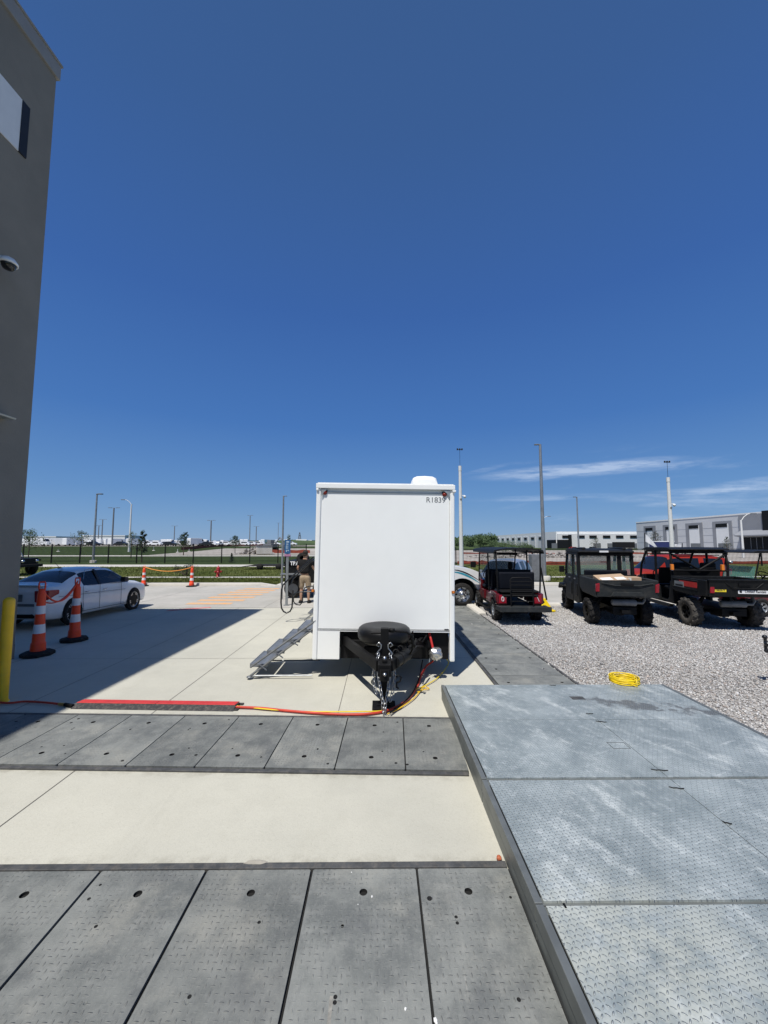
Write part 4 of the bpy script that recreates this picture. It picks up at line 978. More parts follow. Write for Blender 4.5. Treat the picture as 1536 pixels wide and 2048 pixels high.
# concrete blocks and trench box on the site
t = empty('site_container', (AY(528, 1108, 78).x, 78, .2), .4, 'pale squat concrete box on the building site', 'container'); b = MB(); b.box(-1.4, 1.4, -1.2, 1.2, 0, 1.5); b.build('box', MT['kerbc'], t); b = MB(); b.box(-1.5, 1.5, -1.3, 1.3, 1.5, 1.65); b.build('lid', MT['panel_grey'], t)
# excavator near the mound
t = empty('excavator', (AY(541, 1094, 96).x, 96, .5), -.5, 'small dark excavator on the building site beside the grass mound', 'excavator')
b = MB(); b.box(-1.6, 1.6, -1.3, -.7, 0, .8); b.box(-1.6, 1.6, .7, 1.3, 0, .8); b.build('tracks', MT['black'], t, bevel=.2)
b = MB(); b.box(-1.5, 1.2, -1.1, 1.1, .85, 1.7); b.box(-.1, 1.1, -1.1, .1, 1.7, 2.6); b.build('cab', MT['lampgrey'], t, bevel=.08)
b = MB(); b.tube([(1.0, .4, 1.4), (2.6, .4, 3.2), (4.0, .4, 1.8), (3.8, .4, .6)], .16, 6); b.box(3.5, 4.2, .0, .8, .1, .7); b.build('boom', MT['lampgrey'], t)
# lattice pylon far away
b = MB(); v = AY(599, 1083, 420); hh = 13
for sx in (-1, 1):
    for sy in (-1, 1): b.tube([(sx*2.2, sy*2.2, 0), (sx*.3, sy*.3, hh)], .16, 4)
for k in range(5):
    z0 = hh*k/5; z1 = hh*(k+1)/5; w0 = 2.2-(1.9)*k/5; w1 = 2.2-1.9*(k+1)/5
    for s_ in (-1, 1): b.tube([(-w0*s_, -w0, z0), (w1*s_, -w1, z1)], .12, 4); b.tube([(-w0*s_, w0, z0), (w1*s_, w1, z1)], .12, 4)
t = empty('lattice_tower', (v.x, 420, 1.2), 0, 'tiny lattice tower on the horizon left of the trailer', 'tower'); b.build('frame', MT['lampgrey'], t)
# small white sign posts / markers on the left lawn
for i, (px, py, tp, lab) in enumerate(((307, 1105, 1093, 'pale low marker post with a footing on the left lawn'), (355, 1107, 1098, 'short white stake left of the orange netting'), (378, 1106, 1098, 'short white stake at the left end of the orange netting'), (116, 1106, 1099, 'small pale marker on the lawn behind the left fence'))):
    v = G(px, py); t = empty('marker_post', (v.x, v.y, H(v.x, v.y)), 0, lab, 'marker post'); hh = max(.5, tz(px, tp, v.y)-H(v.x, v.y)); b = MB(); b.tube([(0, 0, 0), (0, 0, hh)], .06, 8); b.build('post', MT['whitepole'], t); b = MB(); b.lathe([(.35, 0), (.3, .12), (0, .14)], 10); b.build('footing', MT['kerbc'], t)

# ================================================================== DISTANT VEHICLES
def far_van():
    t = empty('parked_van'); b = MB()
    b.prism([(-3, .35), (-3, 2.6), (-2.85, 2.72), (1.6, 2.72), (1.95, 2.5), (2.55, 1.55), (3.05, 1.35), (3.1, .35)], -.98, .98, 'y'); b.build('body', MT['whitepaint'], t, bevel=.08)
    b = MB(); b.prism([(1.72, 2.3), (2.1, 2.25), (2.5, 1.62), (1.72, 1.55)], -1.0, 1.0, 'y'); b.prism([(2.03, 2.42), (2.08, 2.42), (2.62, 1.6), (2.56, 1.6)], -.85, .85, 'y'); b.build('window', MT['carglass'], t)
    for x in (-1.9, 2.05):
        for y in (-.9, .9):
            w_ = MB(); w_.lathe([(0, -.13), (.36, -.13), (.36, .13), (0, .13)], 14, 0, Matrix.Translation((x, y, .36)) @ Matrix.Rotation(math.pi/2, 4, 'X')); w_.build('wheel', MT['rubber'], t)
    return t
def far_car(m):
    t = empty('parked_car'); b = MB()
    b.prism([(-2.3, .3), (-2.35, .9), (-1.9, 1.0), (-1.3, 1.5), (.3, 1.52), (1.1, 1.02), (2.2, .85), (2.35, .35)], -.88, .88, 'y'); b.build('body', m, t, bevel=.09)
    b = MB(); b.prism([(-1.6, 1.02), (-1.2, 1.42), (.25, 1.44), (.85, 1.04)], -.895, .895, 'y'); b.build('window', MT['carglass'], t)
    for x in (-1.4, 1.4):
        for y in (-.82, .82):
            w_ = MB(); w_.lathe([(0, -.1), (.33, -.1), (.33, .1), (0, .1)], 14, 0, Matrix.Translation((x, y, .33)) @ Matrix.Rotation(math.pi/2, 4, 'X')); w_.build('wheel', MT['rubber'], t)
    return t
V0 = far_van(); C0 = far_car(MT['whitepaint']); C1 = far_car(MT['blackgloss']); used = {V0: 0, C0: 0, C1: 0}; rn = random.Random(9)
def put(src, px, Y, rz, lab, cat, grp):
    o = src if not used[src] else copy_tree(src); used[src] = 1; v = AY(px, 1088, Y); o.location = (v.x, Y, H(v.x, Y)+.02); o.rotation_euler = (0, 0, rz); tag(o, lab, cat, grp)
gl = 'white vans parked in the far lot'
put(V0, 80, 138, 0.05, 'white van side on in the far lot, nearest to the grey building', 'van', gl)
put(V0, 100, 142, .4, 'white van second from the grey building in the far lot', 'van', gl)
put(V0, 50, 142, .1, 'white van half hidden by the leftmost leafy tree', 'van', gl)
put(V0, 132, 140, .55, 'white van in the far lot just left of the thin pale tree', 'van', gl)
put(V0, 146, 141, 1.3, 'white van end on beside the thin pale tree', 'van', gl)
put(V0, 392, 142, 1.1, 'white van standing highest right of the green young tree', 'van', gl)
lab = 'one of the rows of white vans across the far lot'; labc = 'one of the low white cars across the far lot'
for px in (62, 72, 90, 112, 122, 138, 154, 166, 178, 192, 206, 218, 232, 244, 268): put(V0, px+rn.uniform(-2, 2), rn.uniform(150, 175), rn.choice((1.4, 1.57, 0.1)), lab, 'van', gl)
for px in range(150, 625, 8):
    Y = rn.uniform(180, 290); 
    if rn.random() < .68: put(V0, px+rn.uniform(-4, 4), Y, rn.choice((1.4, 1.57, 0.1, 1.7)), lab, 'van', gl)
    else: put(C0, px, rn.uniform(150, 190), rn.choice((0, .1, 1.5)), labc, 'car', 'white cars parked in the far lot')
for px in (176, 300, 312, 318, 420, 436, 450, 466, 486, 500, 520): put(C0, px+rn.uniform(-3, 3), rn.uniform(138, 160), rn.choice((0, .1, 3.1)), labc, 'car', 'white cars parked in the far lot')
for px in (188, 245, 335, 344, 372, 405, 412): put(C1, px+rn.uniform(-3, 3), rn.uniform(138, 155), rn.choice((0, 1.5, 3.1)), 'one of the dark cars among the white vans in the far lot', 'car', 'dark cars parked in the far lot')
rn = random.Random(19)
put(C1, 1165, 150, 0, 'dark pickup like car before the white warehouse', 'car', 'cars before the white warehouse')
C2 = far_car(MT['suvred']); used[C2] = 0; put(C2, 1148, 165, .1, 'red car before the white warehouse', 'car', 'cars before the white warehouse')
put(C1, 1184, 170, 1.5, 'dark car right of the pickup like one before the white warehouse', 'car', 'cars before the white warehouse')
# truck trailer at the docks
t = empty('semi_trailer', (AY(1247, 1090, 150).x, 150, -.6), 0, 'dark covered lorry trailer standing before the white warehouse', 'lorry trailer'); b = MB(); b.box(-3.6, 3.6, -1.2, 1.2, 1.2, 3.4); b.build('box', MT['plastic_dark'], t); b = MB(); b.box(-3.6, 3.6, -.6, .6, 1.0, 1.2); b.build('chassis', MT['whitepaint'], t)
for x in (-2.9, -2.0, 2.3): w_ = MB(); w_.lathe([(0, -1.1), (.5, -1.1), (.5, 1.1), (0, 1.1)], 14, 0, Matrix.Translation((x, 0, .5)) @ Matrix.Rotation(math.pi/2, 4, 'X')); w_.build('wheel', MT['rubber'], t)
t = empty('box_truck', (AY(1325, 1100, 95).x, 95, -.3), 0, 'dark blue box truck with white roof before the grey warehouse', 'truck'); b = MB(); b.box(-2.4, 2.2, -1.1, 1.1, 1.0, 2.9); b.build('box', mat('truckblue', (.02, .03, .12), .5), t); b = MB(); b.box(-2.45, 2.25, -1.15, 1.15, 2.9, 3.1); b.box(2.2, 3.6, -1.0, 1.0, .6, 2.3); b.build('cab', MT['whitepaint'], t, bevel=.06)
for x in (-1.6, 2.9): w_ = MB(); w_.lathe([(0, -1.0), (.45, -1.0), (.45, 1.0), (0, 1.0)], 14, 0, Matrix.Translation((x, 0, .45)) @ Matrix.Rotation(math.pi/2, 4, 'X')); w_.build('wheel', MT['rubber'], t)
# ================================================================== WHITE TRAILER R1839
TY = 6.58
tr = empty('office_trailer', (.045, TY, 0), 0, 'white enclosed trailer seen end on with R1839 on its front wall', 'trailer'); tr.rotation_euler = (0, R(.75), 0)
TZ0 = .30; TZ1 = 3.19; HW = 1.165
def tp(px, py, dy=0.0):   # point of the photo on the trailer's front plane, in trailer coordinates
    v = AY(px, py, TY+dy); return tr.matrix_basis.inverted() @ v
tr.matrix_basis  # evaluated
b = MB(); b.box(-HW+.03, HW-.03, .03, 7.4, .765, TZ1-.06); b.build('body', MT['gelcoat'], tr, bevel=.02)
b = MB(); b.box(-HW+.085, HW-.085, 0, .029, .785, TZ1-.13); b.build('front_panel', MT['gelcoat'], tr, bevel=.006)
for s in (-1, 1):
    b = MB(); x0, x1 = sorted((s*(HW-.083), s*HW)); b.box(x0, x1, -.022, .10, TZ0-(.0 if s < 0 else .01), TZ1-.07); b.build('corner_post', MT['whitetrim'], tr, bevel=.022, seg=3)
b = MB(); b.box(-HW-.005, HW+.005, -.045, 7.45, TZ1-.075, TZ1+.005); b.box(-HW+.02, HW-.02, -.035, 7.4, TZ1+.005, TZ1+.02); b.build('roof_cap', MT['whitetrim'], tr, bevel=.03, seg=3)
b = MB(); b.box(-HW+.085, HW-.085, -.012, 0, TZ1-.145, TZ1-.13); b.build('drip_rail', MT['galv_light'], tr)
for s in (-1, 1):
    b = MB(); b.prism([(s*(HW-.085), TZ1-.08), (s*(HW-.20), TZ1-.08), (s*(HW-.13), TZ1-.14), (s*(HW-.085), TZ1-.21)], -.032, -.0225, 'y'); b.build('corner_bracket', MT['galv_light'], tr)
    b = MB(); b.box(s*(HW-.02)-.02, s*(HW-.02)+.02 + (.018 if s > 0 else 0), -.05, .03, TZ1-.115, TZ1-.08); b.build('gutter_spout', MT['whitetrim'], tr, bevel=.006)
b = MB(); b.box(-HW+.085, HW-.085, -.012, .02, .757, .782); b.build('bottom_rail', MT['whitetrim'], tr); b = MB(); b.box(-HW+.085, HW-.085, -.0155, -.0123, .775, .7815); b.box(-HW+.085, HW-.085, -.004, -.001, .792, .798); b.build('seal', MT['ink'], tr)
b = MB(); b.box(-HW+.085, -HW+.445, -.012, .03, TZ0+.01, .755); b.build('skirt_panel', MT['gelcoat'], tr, bevel=.006)
for s in (-1, 1):
    b = MB(); b.box(s*(HW-.03)-.015, s*(HW-.03)+.015, .11, 7.3, TZ0+.03, .62); b.build('side_skirt', MT['gelcoat'], tr)
for px, py in ((650, 985.5), (889, 989.5)):
    v = tp(px, py); b = MB(); b.lathe([(0, .03), (.022, .028), (.035, .016), (.038, 0)], 20, 0, Matrix.Translation((v.x, -.002, v.z)) @ Matrix.Rotation(math.pi/2, 4, 'X') @ Matrix.Diagonal((1, .95, 1, 1))); L_ = b.build('marker_light', MT['lens'], tr); b = MB(); b.box(v.x-.042, v.x+.042, -.012, -.001, v.z+.012, v.z+.045); b.build('hood', MT['ink'], L_)
for px, py in ((626.5, 1181), (906, 1184)):
    v = tp(px, py); b = MB(); b.box(v.x-.028, v.x+.026, -.042, -.0225, v.z-.022, v.z+.022); L_ = b.build('side_marker', mat('amberdark', (.42, .13, .02), .35), tr, bevel=.004); b = MB(); b.box(v.x-.012, v.x+.010, -.047, -.0425, v.z-.013, v.z+.013); b.build('lens', MT['amber'], L_)
v = tp(871.5, 1000.5); text('R1839', .128, 'unit_number', mat('greyletter', (.13, .14, .15), .6), tr, Matrix.Translation((v.x, -.0015, v.z)) @ FACE, .0008, 1.0, 0)
v = tp(893, 1259.5); b = MB(); b.box(v.x-.035, v.x+.035, -.006, -.0005, v.z-.012, v.z+.012); b.build('maker_badge', MT['ink'], tr)
# air conditioner
Ya = 2.0; v0 = AY(819, 1000, TY+Ya); v1 = AY(874, 950, TY+Ya); b = MB(); xa, xb, zt = v0.x-.045, v1.x-.045, v1.z+.02
rows = []
for k in range(9):
    y = Ya+.95*k/8; e = 1-abs(k/4-1)**6*.22
    rows.append([(xa+(xb-xa)*.5+((xb-xa)*.5)*cx*(1 if cz < .6 else .93), y, TZ1+.01+(zt-TZ1-.01)*cz*e) for cx, cz in ((-1.04, 0), (-1.02, .45), (-.98, .75), (-.88, .93), (-.6, 1.0), (0, 1.02), (.6, 1.0), (.88, .93), (.98, .75), (1.02, .45), (1.04, 0))])
b.grid(rows); b.add(rows[0], [tuple(range(11))]); b.add(rows[-1], [tuple(range(11))]); ac = b.build('air_conditioner', MT['whitetrim'], tr)
b = MB()
for k in range(3): b.box(xa+.1, xb-.1, Ya-.006, Ya-.001, TZ1+.05+k*.03, TZ1+.06+k*.03)
b.build('grille', MT['galv_light'], ac)
# underframe, axle wheels
b = MB()
for s in (-1, 1): b.box(s*.75-.04, s*.75+.04, .04, 7.3, .50, .618)
for y in (.3, 1.3, 2.4, 3.6, 4.8, 6.0, 7.1): b.box(-1.05, 1.05, y, y+.06, .53, .60)
b.build('underframe', MT['black'], tr)
b = MB(); b.box(-HW+.45, HW-.09, .10, .13, .30, .756); b.build('splash_shield', MT['black'], tr)
b = MB(); b.box(-HW+.45, -HW+.49, .131, .6, .30, .756); b.build('splash_shield', MT['black'], tr)
for y in (3.7, 4.6):
    for s in (-1, 1): w_ = MB(); w_.lathe([(0, -.1), (.2, -.1), (.3, -.1), (.34, -.06), (.34, .06), (.3, .1), (0, .1)], 24, 0, Matrix.Translation((s*.95, y, .34)) @ Matrix.Rotation(math.pi/2, 4, 'Y')); w_.build('wheel', MT['rubber'], tr)
# A-frame
b = MB()
for s in (-1, 1):
    x0, x1 = s*.76, s*.085; y0, y1 = .35, -1.25
    n = Vector((y1-y0, -(x1-x0), 0)).normalized()*.028
    b.hexa([(x0-n.x, y0-n.y, .53), (x0+n.x, y0+n.y, .53), (x1+n.x, y1+n.y, .52), (x1-n.x, y1-n.y, .52)], [(x0-n.x, y0-n.y, .67), (x0+n.x, y0+n.y, .67), (x1+n.x, y1+n.y, .66), (x1-n.x, y1-n.y, .66)])
b.box(-.30, .30, -.52, -.45, .55, .65); b.box(-.52, .52, -.12, -.04, .56, .64); b.build('drawbar', MT['black'], tr, bevel=.006)
b = MB(); b.box(-.085, .085, -1.42, -1.10, .50, .655); b.box(-.11, .11, -1.12, -1.02, .48, .68); b.box(-.03, .03, -1.36, -1.25, .655, .70); b.tube([(0, -1.43, .47), (0, -1.43, .60)], .062, 14); b.build('coupler', MT['black'], tr, bevel=.01)
b = MB(); b.lathe([(0, .03), (.018, .025), (.022, .0), (.022, -.02)], 16, 0, Matrix.Translation((0, -1.49, .56)) @ Matrix.Rotation(math.pi/2, 4, 'X')); b.lathe([(.02, .66), (.02, .72), (0, .725)], 10, 0, Matrix.Translation((0, -1.30, 0))); b.build('coupler_latch', MT['chrome'], tr)
# jack: foot, tube, head
b = MB(); b.box(-.055, .055, -1.10, -1.005, .03, 1.04) ; b.build('jack', MT['black'], tr, bevel=.008); b = MB(); b.box(-.155, .155, -1.22, -.95, .008, .034); b.box(-.09, .09, -1.14, -.99, .034, .05); b.build('jack_foot', MT['black'], tr, bevel=.004)
b = MB(); b.tube([(.05, -1.04, 1.00), (.12, -1.04, 1.0), (.30, -1.02, .98), (.38, -1.0, .93), (.40, -.98, .80)], .017, 10); b.tube([(-.19, -1.03, .965), (.03, -1.03, .965)], .014, 8); b.lathe([(0, 0), (.04, 0), (.04, .05), (0, .05)], 14, 0, Matrix.Translation((.10, -1.05, .985))); b.build('jack_crank', MT['black'], tr)
b = MB(); b.box(-.012, .024, -1.094, -1.0901, .70, .76); b.build('latch_pin', MT['zinc'], tr)
# spare wheel lying on the drawbar
b = MB(); pr = [(.17, -.10), (.26, -.125), (.33, -.115), (.375, -.09), (.398, -.05), (.405, 0), (.40, .045), (.385, .08), (.35, .108), (.29, .122), (.2, .118), (.1, .115), (0, .114)]
b.lathe(pr, 48, 0, Matrix.Translation((.0, -.47, .84))); sp = b.build('spare_wheel', mat('vinyl', (.007, .007, .008), .42, spec=.3, bump=.001, bs=25), tr)
# chains with real links
def link(b, p, q, L=.068, Wd=.040, r=.006, tw=0):
    d = (q-p).normalized(); c = (p+q)/2; u = d.orthogonal().normalized(); u = (Matrix.Rotation(tw, 3, d) @ u); pts = []
    for i in range(12):
        a = 2*math.pi*i/12; pts.append(c+d*(math.sin(a)*L/2)+u*(math.cos(a)*Wd/2*(1 if abs(math.cos(a)) > .3 else .8)))
    b.tube(pts, r, 5, 0, None, True)
def chain(pts, lab=None):
    b = MB(); P_ = [Vector(p) for p in pts]; seg = [(a, c) for a, c in zip(P_, P_[1:])]; k = 0; rn = random.Random(len(pts)); carry = 0; st = .052
    for a, c in seg:
        L = (c-a).length; s = carry
        while s < L:
            p = a+(c-a)*(s/L); q = a+(c-a)*(min(L+.02, s+st)/L); link(b, p, q, tw=math.pi/2*(k % 2)+rn.uniform(-.2, .2)); s += st; k += 1
        carry = s-L
    b.build('safety_chain', MT['zinc'], tr)
def hang(a, c, sag, n=14): return [tuple(Vector(a).lerp(Vector(c), t)+Vector((0, 0, -sag*4*t*(1-t)))) for t in lin(0, 1, n)]
chain([(-.075, -1.12, .72), (-.095, -1.16, .66), (-.085, -1.22, .50), (-.05, -1.28, .32), (-.02, -1.34, .17), (-.01, -1.36, .05)]); chain([(.075, -1.12, .72), (.085, -1.16, .66), (.07, -1.22, .46), (.05, -1.28, .30), (.02, -1.33, .16), (.005, -1.37, .04)])
chain([(-.13, -1.10, .60), (-.145, -1.10, .44), (-.135, -1.12, .30), (-.10, -1.16, .20)]); chain([(.12, -1.10, .60), (.14, -1.10, .42), (.13, -1.12, .26), (.08, -1.22, .13)])
for s in (-1, 1):
    b = MB(); b.tube([(s*.075, -1.11, .80), (s*.11, -1.12, .825), (s*.08, -1.12, .86), (s*.045, -1.12, .83), (s*.05, -1.12, .78), (s*.085, -1.12, .74), (s*.11, -1.12, .71), (s*.075, -1.12, .68)], .0085, 8); b.build('chain_hook', MT['zinc'], tr)
# cables along the right beam
b = MB()
for k in range(5): b.tube([(.16+.05*math.cos(a)+.07*k*.5, -1.02+.10*k+.03*math.sin(a), .66+.075*math.sin(a)) for a in lin(0, 6.1, 14)], .011, 6)
b.tube([(.42, -.62, .9), (.46, -.5, .62), (.50, -.3, .72), (.62, -.1, .62), (.7, 0, .7)], .012, 6); b.tube([(.38, -1.0, .9), (.40, -.9, .72), (.36, -.8, .60), (.5, -.5, .66), (.62, -.2, .58)], .014, 6)
b.build('cable', MT['black'], tr)
b = MB(); b.tube([(.13, -1.12, .60), (.33, -.72, .60)], .085, 16); b.tube([(.20, -.98, .60), (.225, -.93, .60)], .092, 16); b.build('canister', MT['plastic_dark'], tr)
b = MB(); b.tube([(.16, -1.12, .40), (.20, -1.12, .43), (.23, -1.12, .40), (.215, -1.12, .35), (.17, -1.12, .33), (.17, -1.12, .27), (.20, -1.12, .255)], .013, 8); b.build('cable_hook', MT['black'], tr)
# water inlet: red hose, foil wrapped fitting
v = tp(872, 1309, -.1); b = MB(); b.blob((v.x, -.06, v.z), .105, 0, 3, .5, (1.0, .8, 1.0), 2); b.build('foil_wrap', MT['foil'], tr, fix=False)
b = MB(); b.tube([(v.x-.04, -.02, v.z+.08), (v.x-.07, .02, v.z+.22), (v.x-.10, .10, v.z+.34), (v.x-.10, .3, v.z+.36)], .02, 8); b.build('inlet_pipe', MT['red'], tr)
b = MB(); b.tube([(v.x-.09, -.03, v.z-.08), (v.x-.10, -.04, v.z-.14)], .008, 6); b.tube([(v.x+.07, -.03, v.z-.08), (v.x+.08, -.03, v.z-.13)], .008, 6); b.build('tap', MT['galv_light'], tr)
# folding aluminium steps on the left side
mat('alu', (.22, .23, .235), .5, .5, .12, 14, .0006, 60); mat('aluplate', (.27, .29, .31), .5, .5, .15, 9, .002, 70)
st = MB(); 
steps = []
yy0, yy1 = .04, .82
for k, (x, z) in enumerate(((-2.18, .21), (-1.91, .43), (-1.66, .61), (-1.42, .78), (-1.20, .95))):
    b = MB(); b.box(x, x+.285, yy0, yy1, z-.025, z, 0); b.box(x-.004, x+.012, yy0-.004, yy1+.004, z-.055, z+.006, 0); b.box(x+.0121, x+.285, yy0-.004, yy0+.006, z-.05, z+.004); b.box(x+.0121, x+.285, yy1-.006, yy1+.004, z-.05, z+.004)
    o = b.build('tread' if False else 'step_tread', MT['aluplate'], tr, bevel=.003); steps.append(o)
fr = MB()
for y in (yy0-.03, yy1+.03):
    fr.tube([(-2.16, y, .03), (-1.15, y, .80)], .018, 4); fr.tube([(-2.16, y-.02, .17), (-1.12, y-.02, .93)], .018, 4)
    for k, x in enumerate((-2.02, -1.76, -1.52, -1.28)): fr.tube([(x, y-.02, .22+.19*k), (x+.12, y, .12+.20*k)], .011, 4)
    fr.tube([(-2.16, y, .03), (-1.16, y+.02, .04)], .013, 4)
    fr.lathe([(.05, .006), (.05, .02), (.02, .03), (0, .03)], 12, 0, Matrix.Translation((-2.17, y, 0)))
fr.tube([(-2.15, yy0, .03), (-2.15, yy1, .03)], .012, 4)
o = fr.build('step_frame', MT['alu'], tr)
# handrails of the further stair
hr = MB(); r = .022
def wp(px, py, Y): v = AY(px, py, Y); return tuple(tr.matrix_basis.inverted() @ v)
hr.tube([wp(628, 1113, 11.2), wp(600, 1139, 11.2), wp(575, 1161, 11.2), wp(566, 1170, 11.2), wp(563, 1180, 11.2), wp(562, 1205, 11.2), wp(563, 1216, 11.2), wp(567, 1223, 11.2), wp(573, 1226, 11.2), wp(580, 1223, 11.2), wp(584, 1215, 11.2), wp(585, 1200, 11.2), wp(586, 1180, 11.2)], r, 10)
hr.tube([wp(628, 1118, 11.9), wp(604, 1140, 11.9), wp(586, 1158, 11.9), wp(583, 1168, 11.9)], r*.9, 10)
hr.build('handrail', MT['blackgloss'], tr)
h2 = MB(); h2.tube([wp(628, 1183, 11.6), wp(600, 1184, 11.6), wp(591, 1186, 11.6), wp(587, 1193, 11.6), wp(587, 1203, 11.6), wp(592, 1209, 11.6), wp(600, 1210, 11.6), wp(605, 1204, 11.6), wp(606, 1185, 11.6), wp(609, 1176, 11.6), wp(616, 1173, 11.6), wp(628, 1172, 11.6)], r*.8, 10); h2.build('handrail', MT['blackgloss'], tr)
st2 = MB()
for k in range(3): st2.box(-2.1+.3*k, -1.82+.3*k, 4.7, 5.6, .2+.2*k, .23+.2*k)
st2.tube([(-2.2, 4.7, .02), (-1.2, 4.7, .8)], .02, 4); st2.tube([(-2.2, 5.6, .02), (-1.2, 5.6, .8)], .02, 4); st2.build('rear_steps', MT['alu'], tr)
# water butt etc. kept under the trailer is not visible in the photo

# ================================================================== HOSES AND CABLE RAMP
def gz(px, py, z=.03): v = G(px, py, z); return (v.x, v.y, z)
def smooth(pts, n=6):
    P_ = [Vector(p) for p in pts]; out = []
    for i in range(len(P_)-1):
        p0, p1, p2, p3 = P_[max(0, i-1)], P_[i], P_[i+1], P_[min(len(P_)-1, i+2)]
        for k in range(n):
            t = k/n; out.append(.5*((2*p1)+(p2-p0)*t+(2*p0-5*p1+4*p2-p3)*t*t+(3*p1-p0-3*p2+p3)*t**3))
    return out+[P_[-1]]
b = MB(); b.tube(smooth([gz(-30, 1401), gz(14, 1406), gz(50, 1403), gz(90, 1405), gz(118, 1408)]), .014, 8); o = b.build('water_hose', MT['redhose']); tag(o, 'dark red hose running from behind the yellow bollard to the cable ramp', 'hose')
b = MB(); a0 = Vector(gz(118, 1408)); a1 = Vector(gz(130, 1409)); a2 = Vector(gz(146, 1412)); b.tube([a0, a1], .020, 10, 0); b.tube([a1, a2], .024, 10, 1); b.build('coupling', [MT['brass'], MT['black']], o)
hz_ = .022
b = MB(); b.tube(smooth([gz(472, 1414), gz(520, 1416), gz(570, 1421), gz(630, 1426), gz(690, 1429), gz(735, 1428), gz(770, 1422), gz(800, 1410), gz(822, 1392), gz(836, 1370), gz(842, 1352, .06), gz(853, 1332, .12), gz(866, 1322, .24), (AY(871, 1314, TY-.1).x, TY-.1, AY(871, 1314, TY-.1).z)]), .0155, 8); o = b.build('water_hose', MT['redhose']); tag(o, 'bright red hose curving from the cable ramp round the jack up to the trailer', 'hose')
b = MB(); b.tube(smooth([gz(474, 1412), gz(540, 1419), gz(610, 1423), gz(660, 1423.5), gz(720, 1423), gz(765, 1421.5), gz(795, 1412), gz(815, 1399), gz(829, 1381), gz(850, 1371), gz(872, 1358), gz(886, 1344), gz(893, 1334, .05), gz(897, 1324, .12), gz(888, 1312, .3)]), .008, 6); o = b.build('power_cord', MT['yellowbright']); tag(o, 'thin yellow cord running beside the red hose to the trailer', 'cord')
b = MB(); b.tube(smooth([gz(775, 1428), gz(800, 1416), gz(826, 1398), gz(838, 1385), gz(848, 1374), gz(858, 1377), gz(846, 1380), gz(835, 1384)]), .008, 6); o = b.build('cord_tie', MT['yellow']); tag(o, 'loose yellow tie with black ends knotted round the hose near the jack foot', 'cord')
b = MB(); b.tube(smooth([gz(780, 1426, .05), gz(806, 1406, .05), gz(826, 1384, .05), gz(838, 1356, .06), gz(842, 1338, .12), gz(845, 1320, .3)]), .010, 6); o = b.build('cable', MT['black']); tag(o, 'black cable lying along the red hose under the trailer', 'cable')
# cable ramp
rmp = empty('cable_ramp', (0, 0, 0), 0, 'black rubber cable ramp with a red lid lying left of the trailer', 'cable ramp')
A = G(140, 1419); B = G(466, 1424); d = (B-A); d.z = 0; L = d.length; th = math.atan2(d.y, d.x); M = Matrix.Translation((A.x, A.y, 0)) @ Matrix.Rotation(th, 4, 'Z'); Wd = .27; hgt = .05
b = MB(); b.prism([(0, .006), (.09, hgt), (.185, hgt), (Wd, .012), (Wd, .006)], .0, L, 'x', 0, M)
for y0, y1 in ((.02, .07), (.20, .25)): b.box(L, L+.05, y0, y1, .006, .022, 0, M)
b.box(-.05, 0, .16, .22, .006, .02, 0, M); b.build('base', MT['rampblack'], rmp, bevel=.003)
b = MB(); b.prism([(.088, hgt+.001), (.092, hgt+.008), (.24, .041), (.245, .03), (.185, hgt+.001)], .012, L*.5-.003, 'x', 0, M); b.prism([(.088, hgt+.001), (.092, hgt+.008), (.24, .041), (.245, .03), (.185, hgt+.001)], L*.5+.003, L-.012, 'x', 0, M); b.build('lid', MT['rampred'], rmp, bevel=.002)

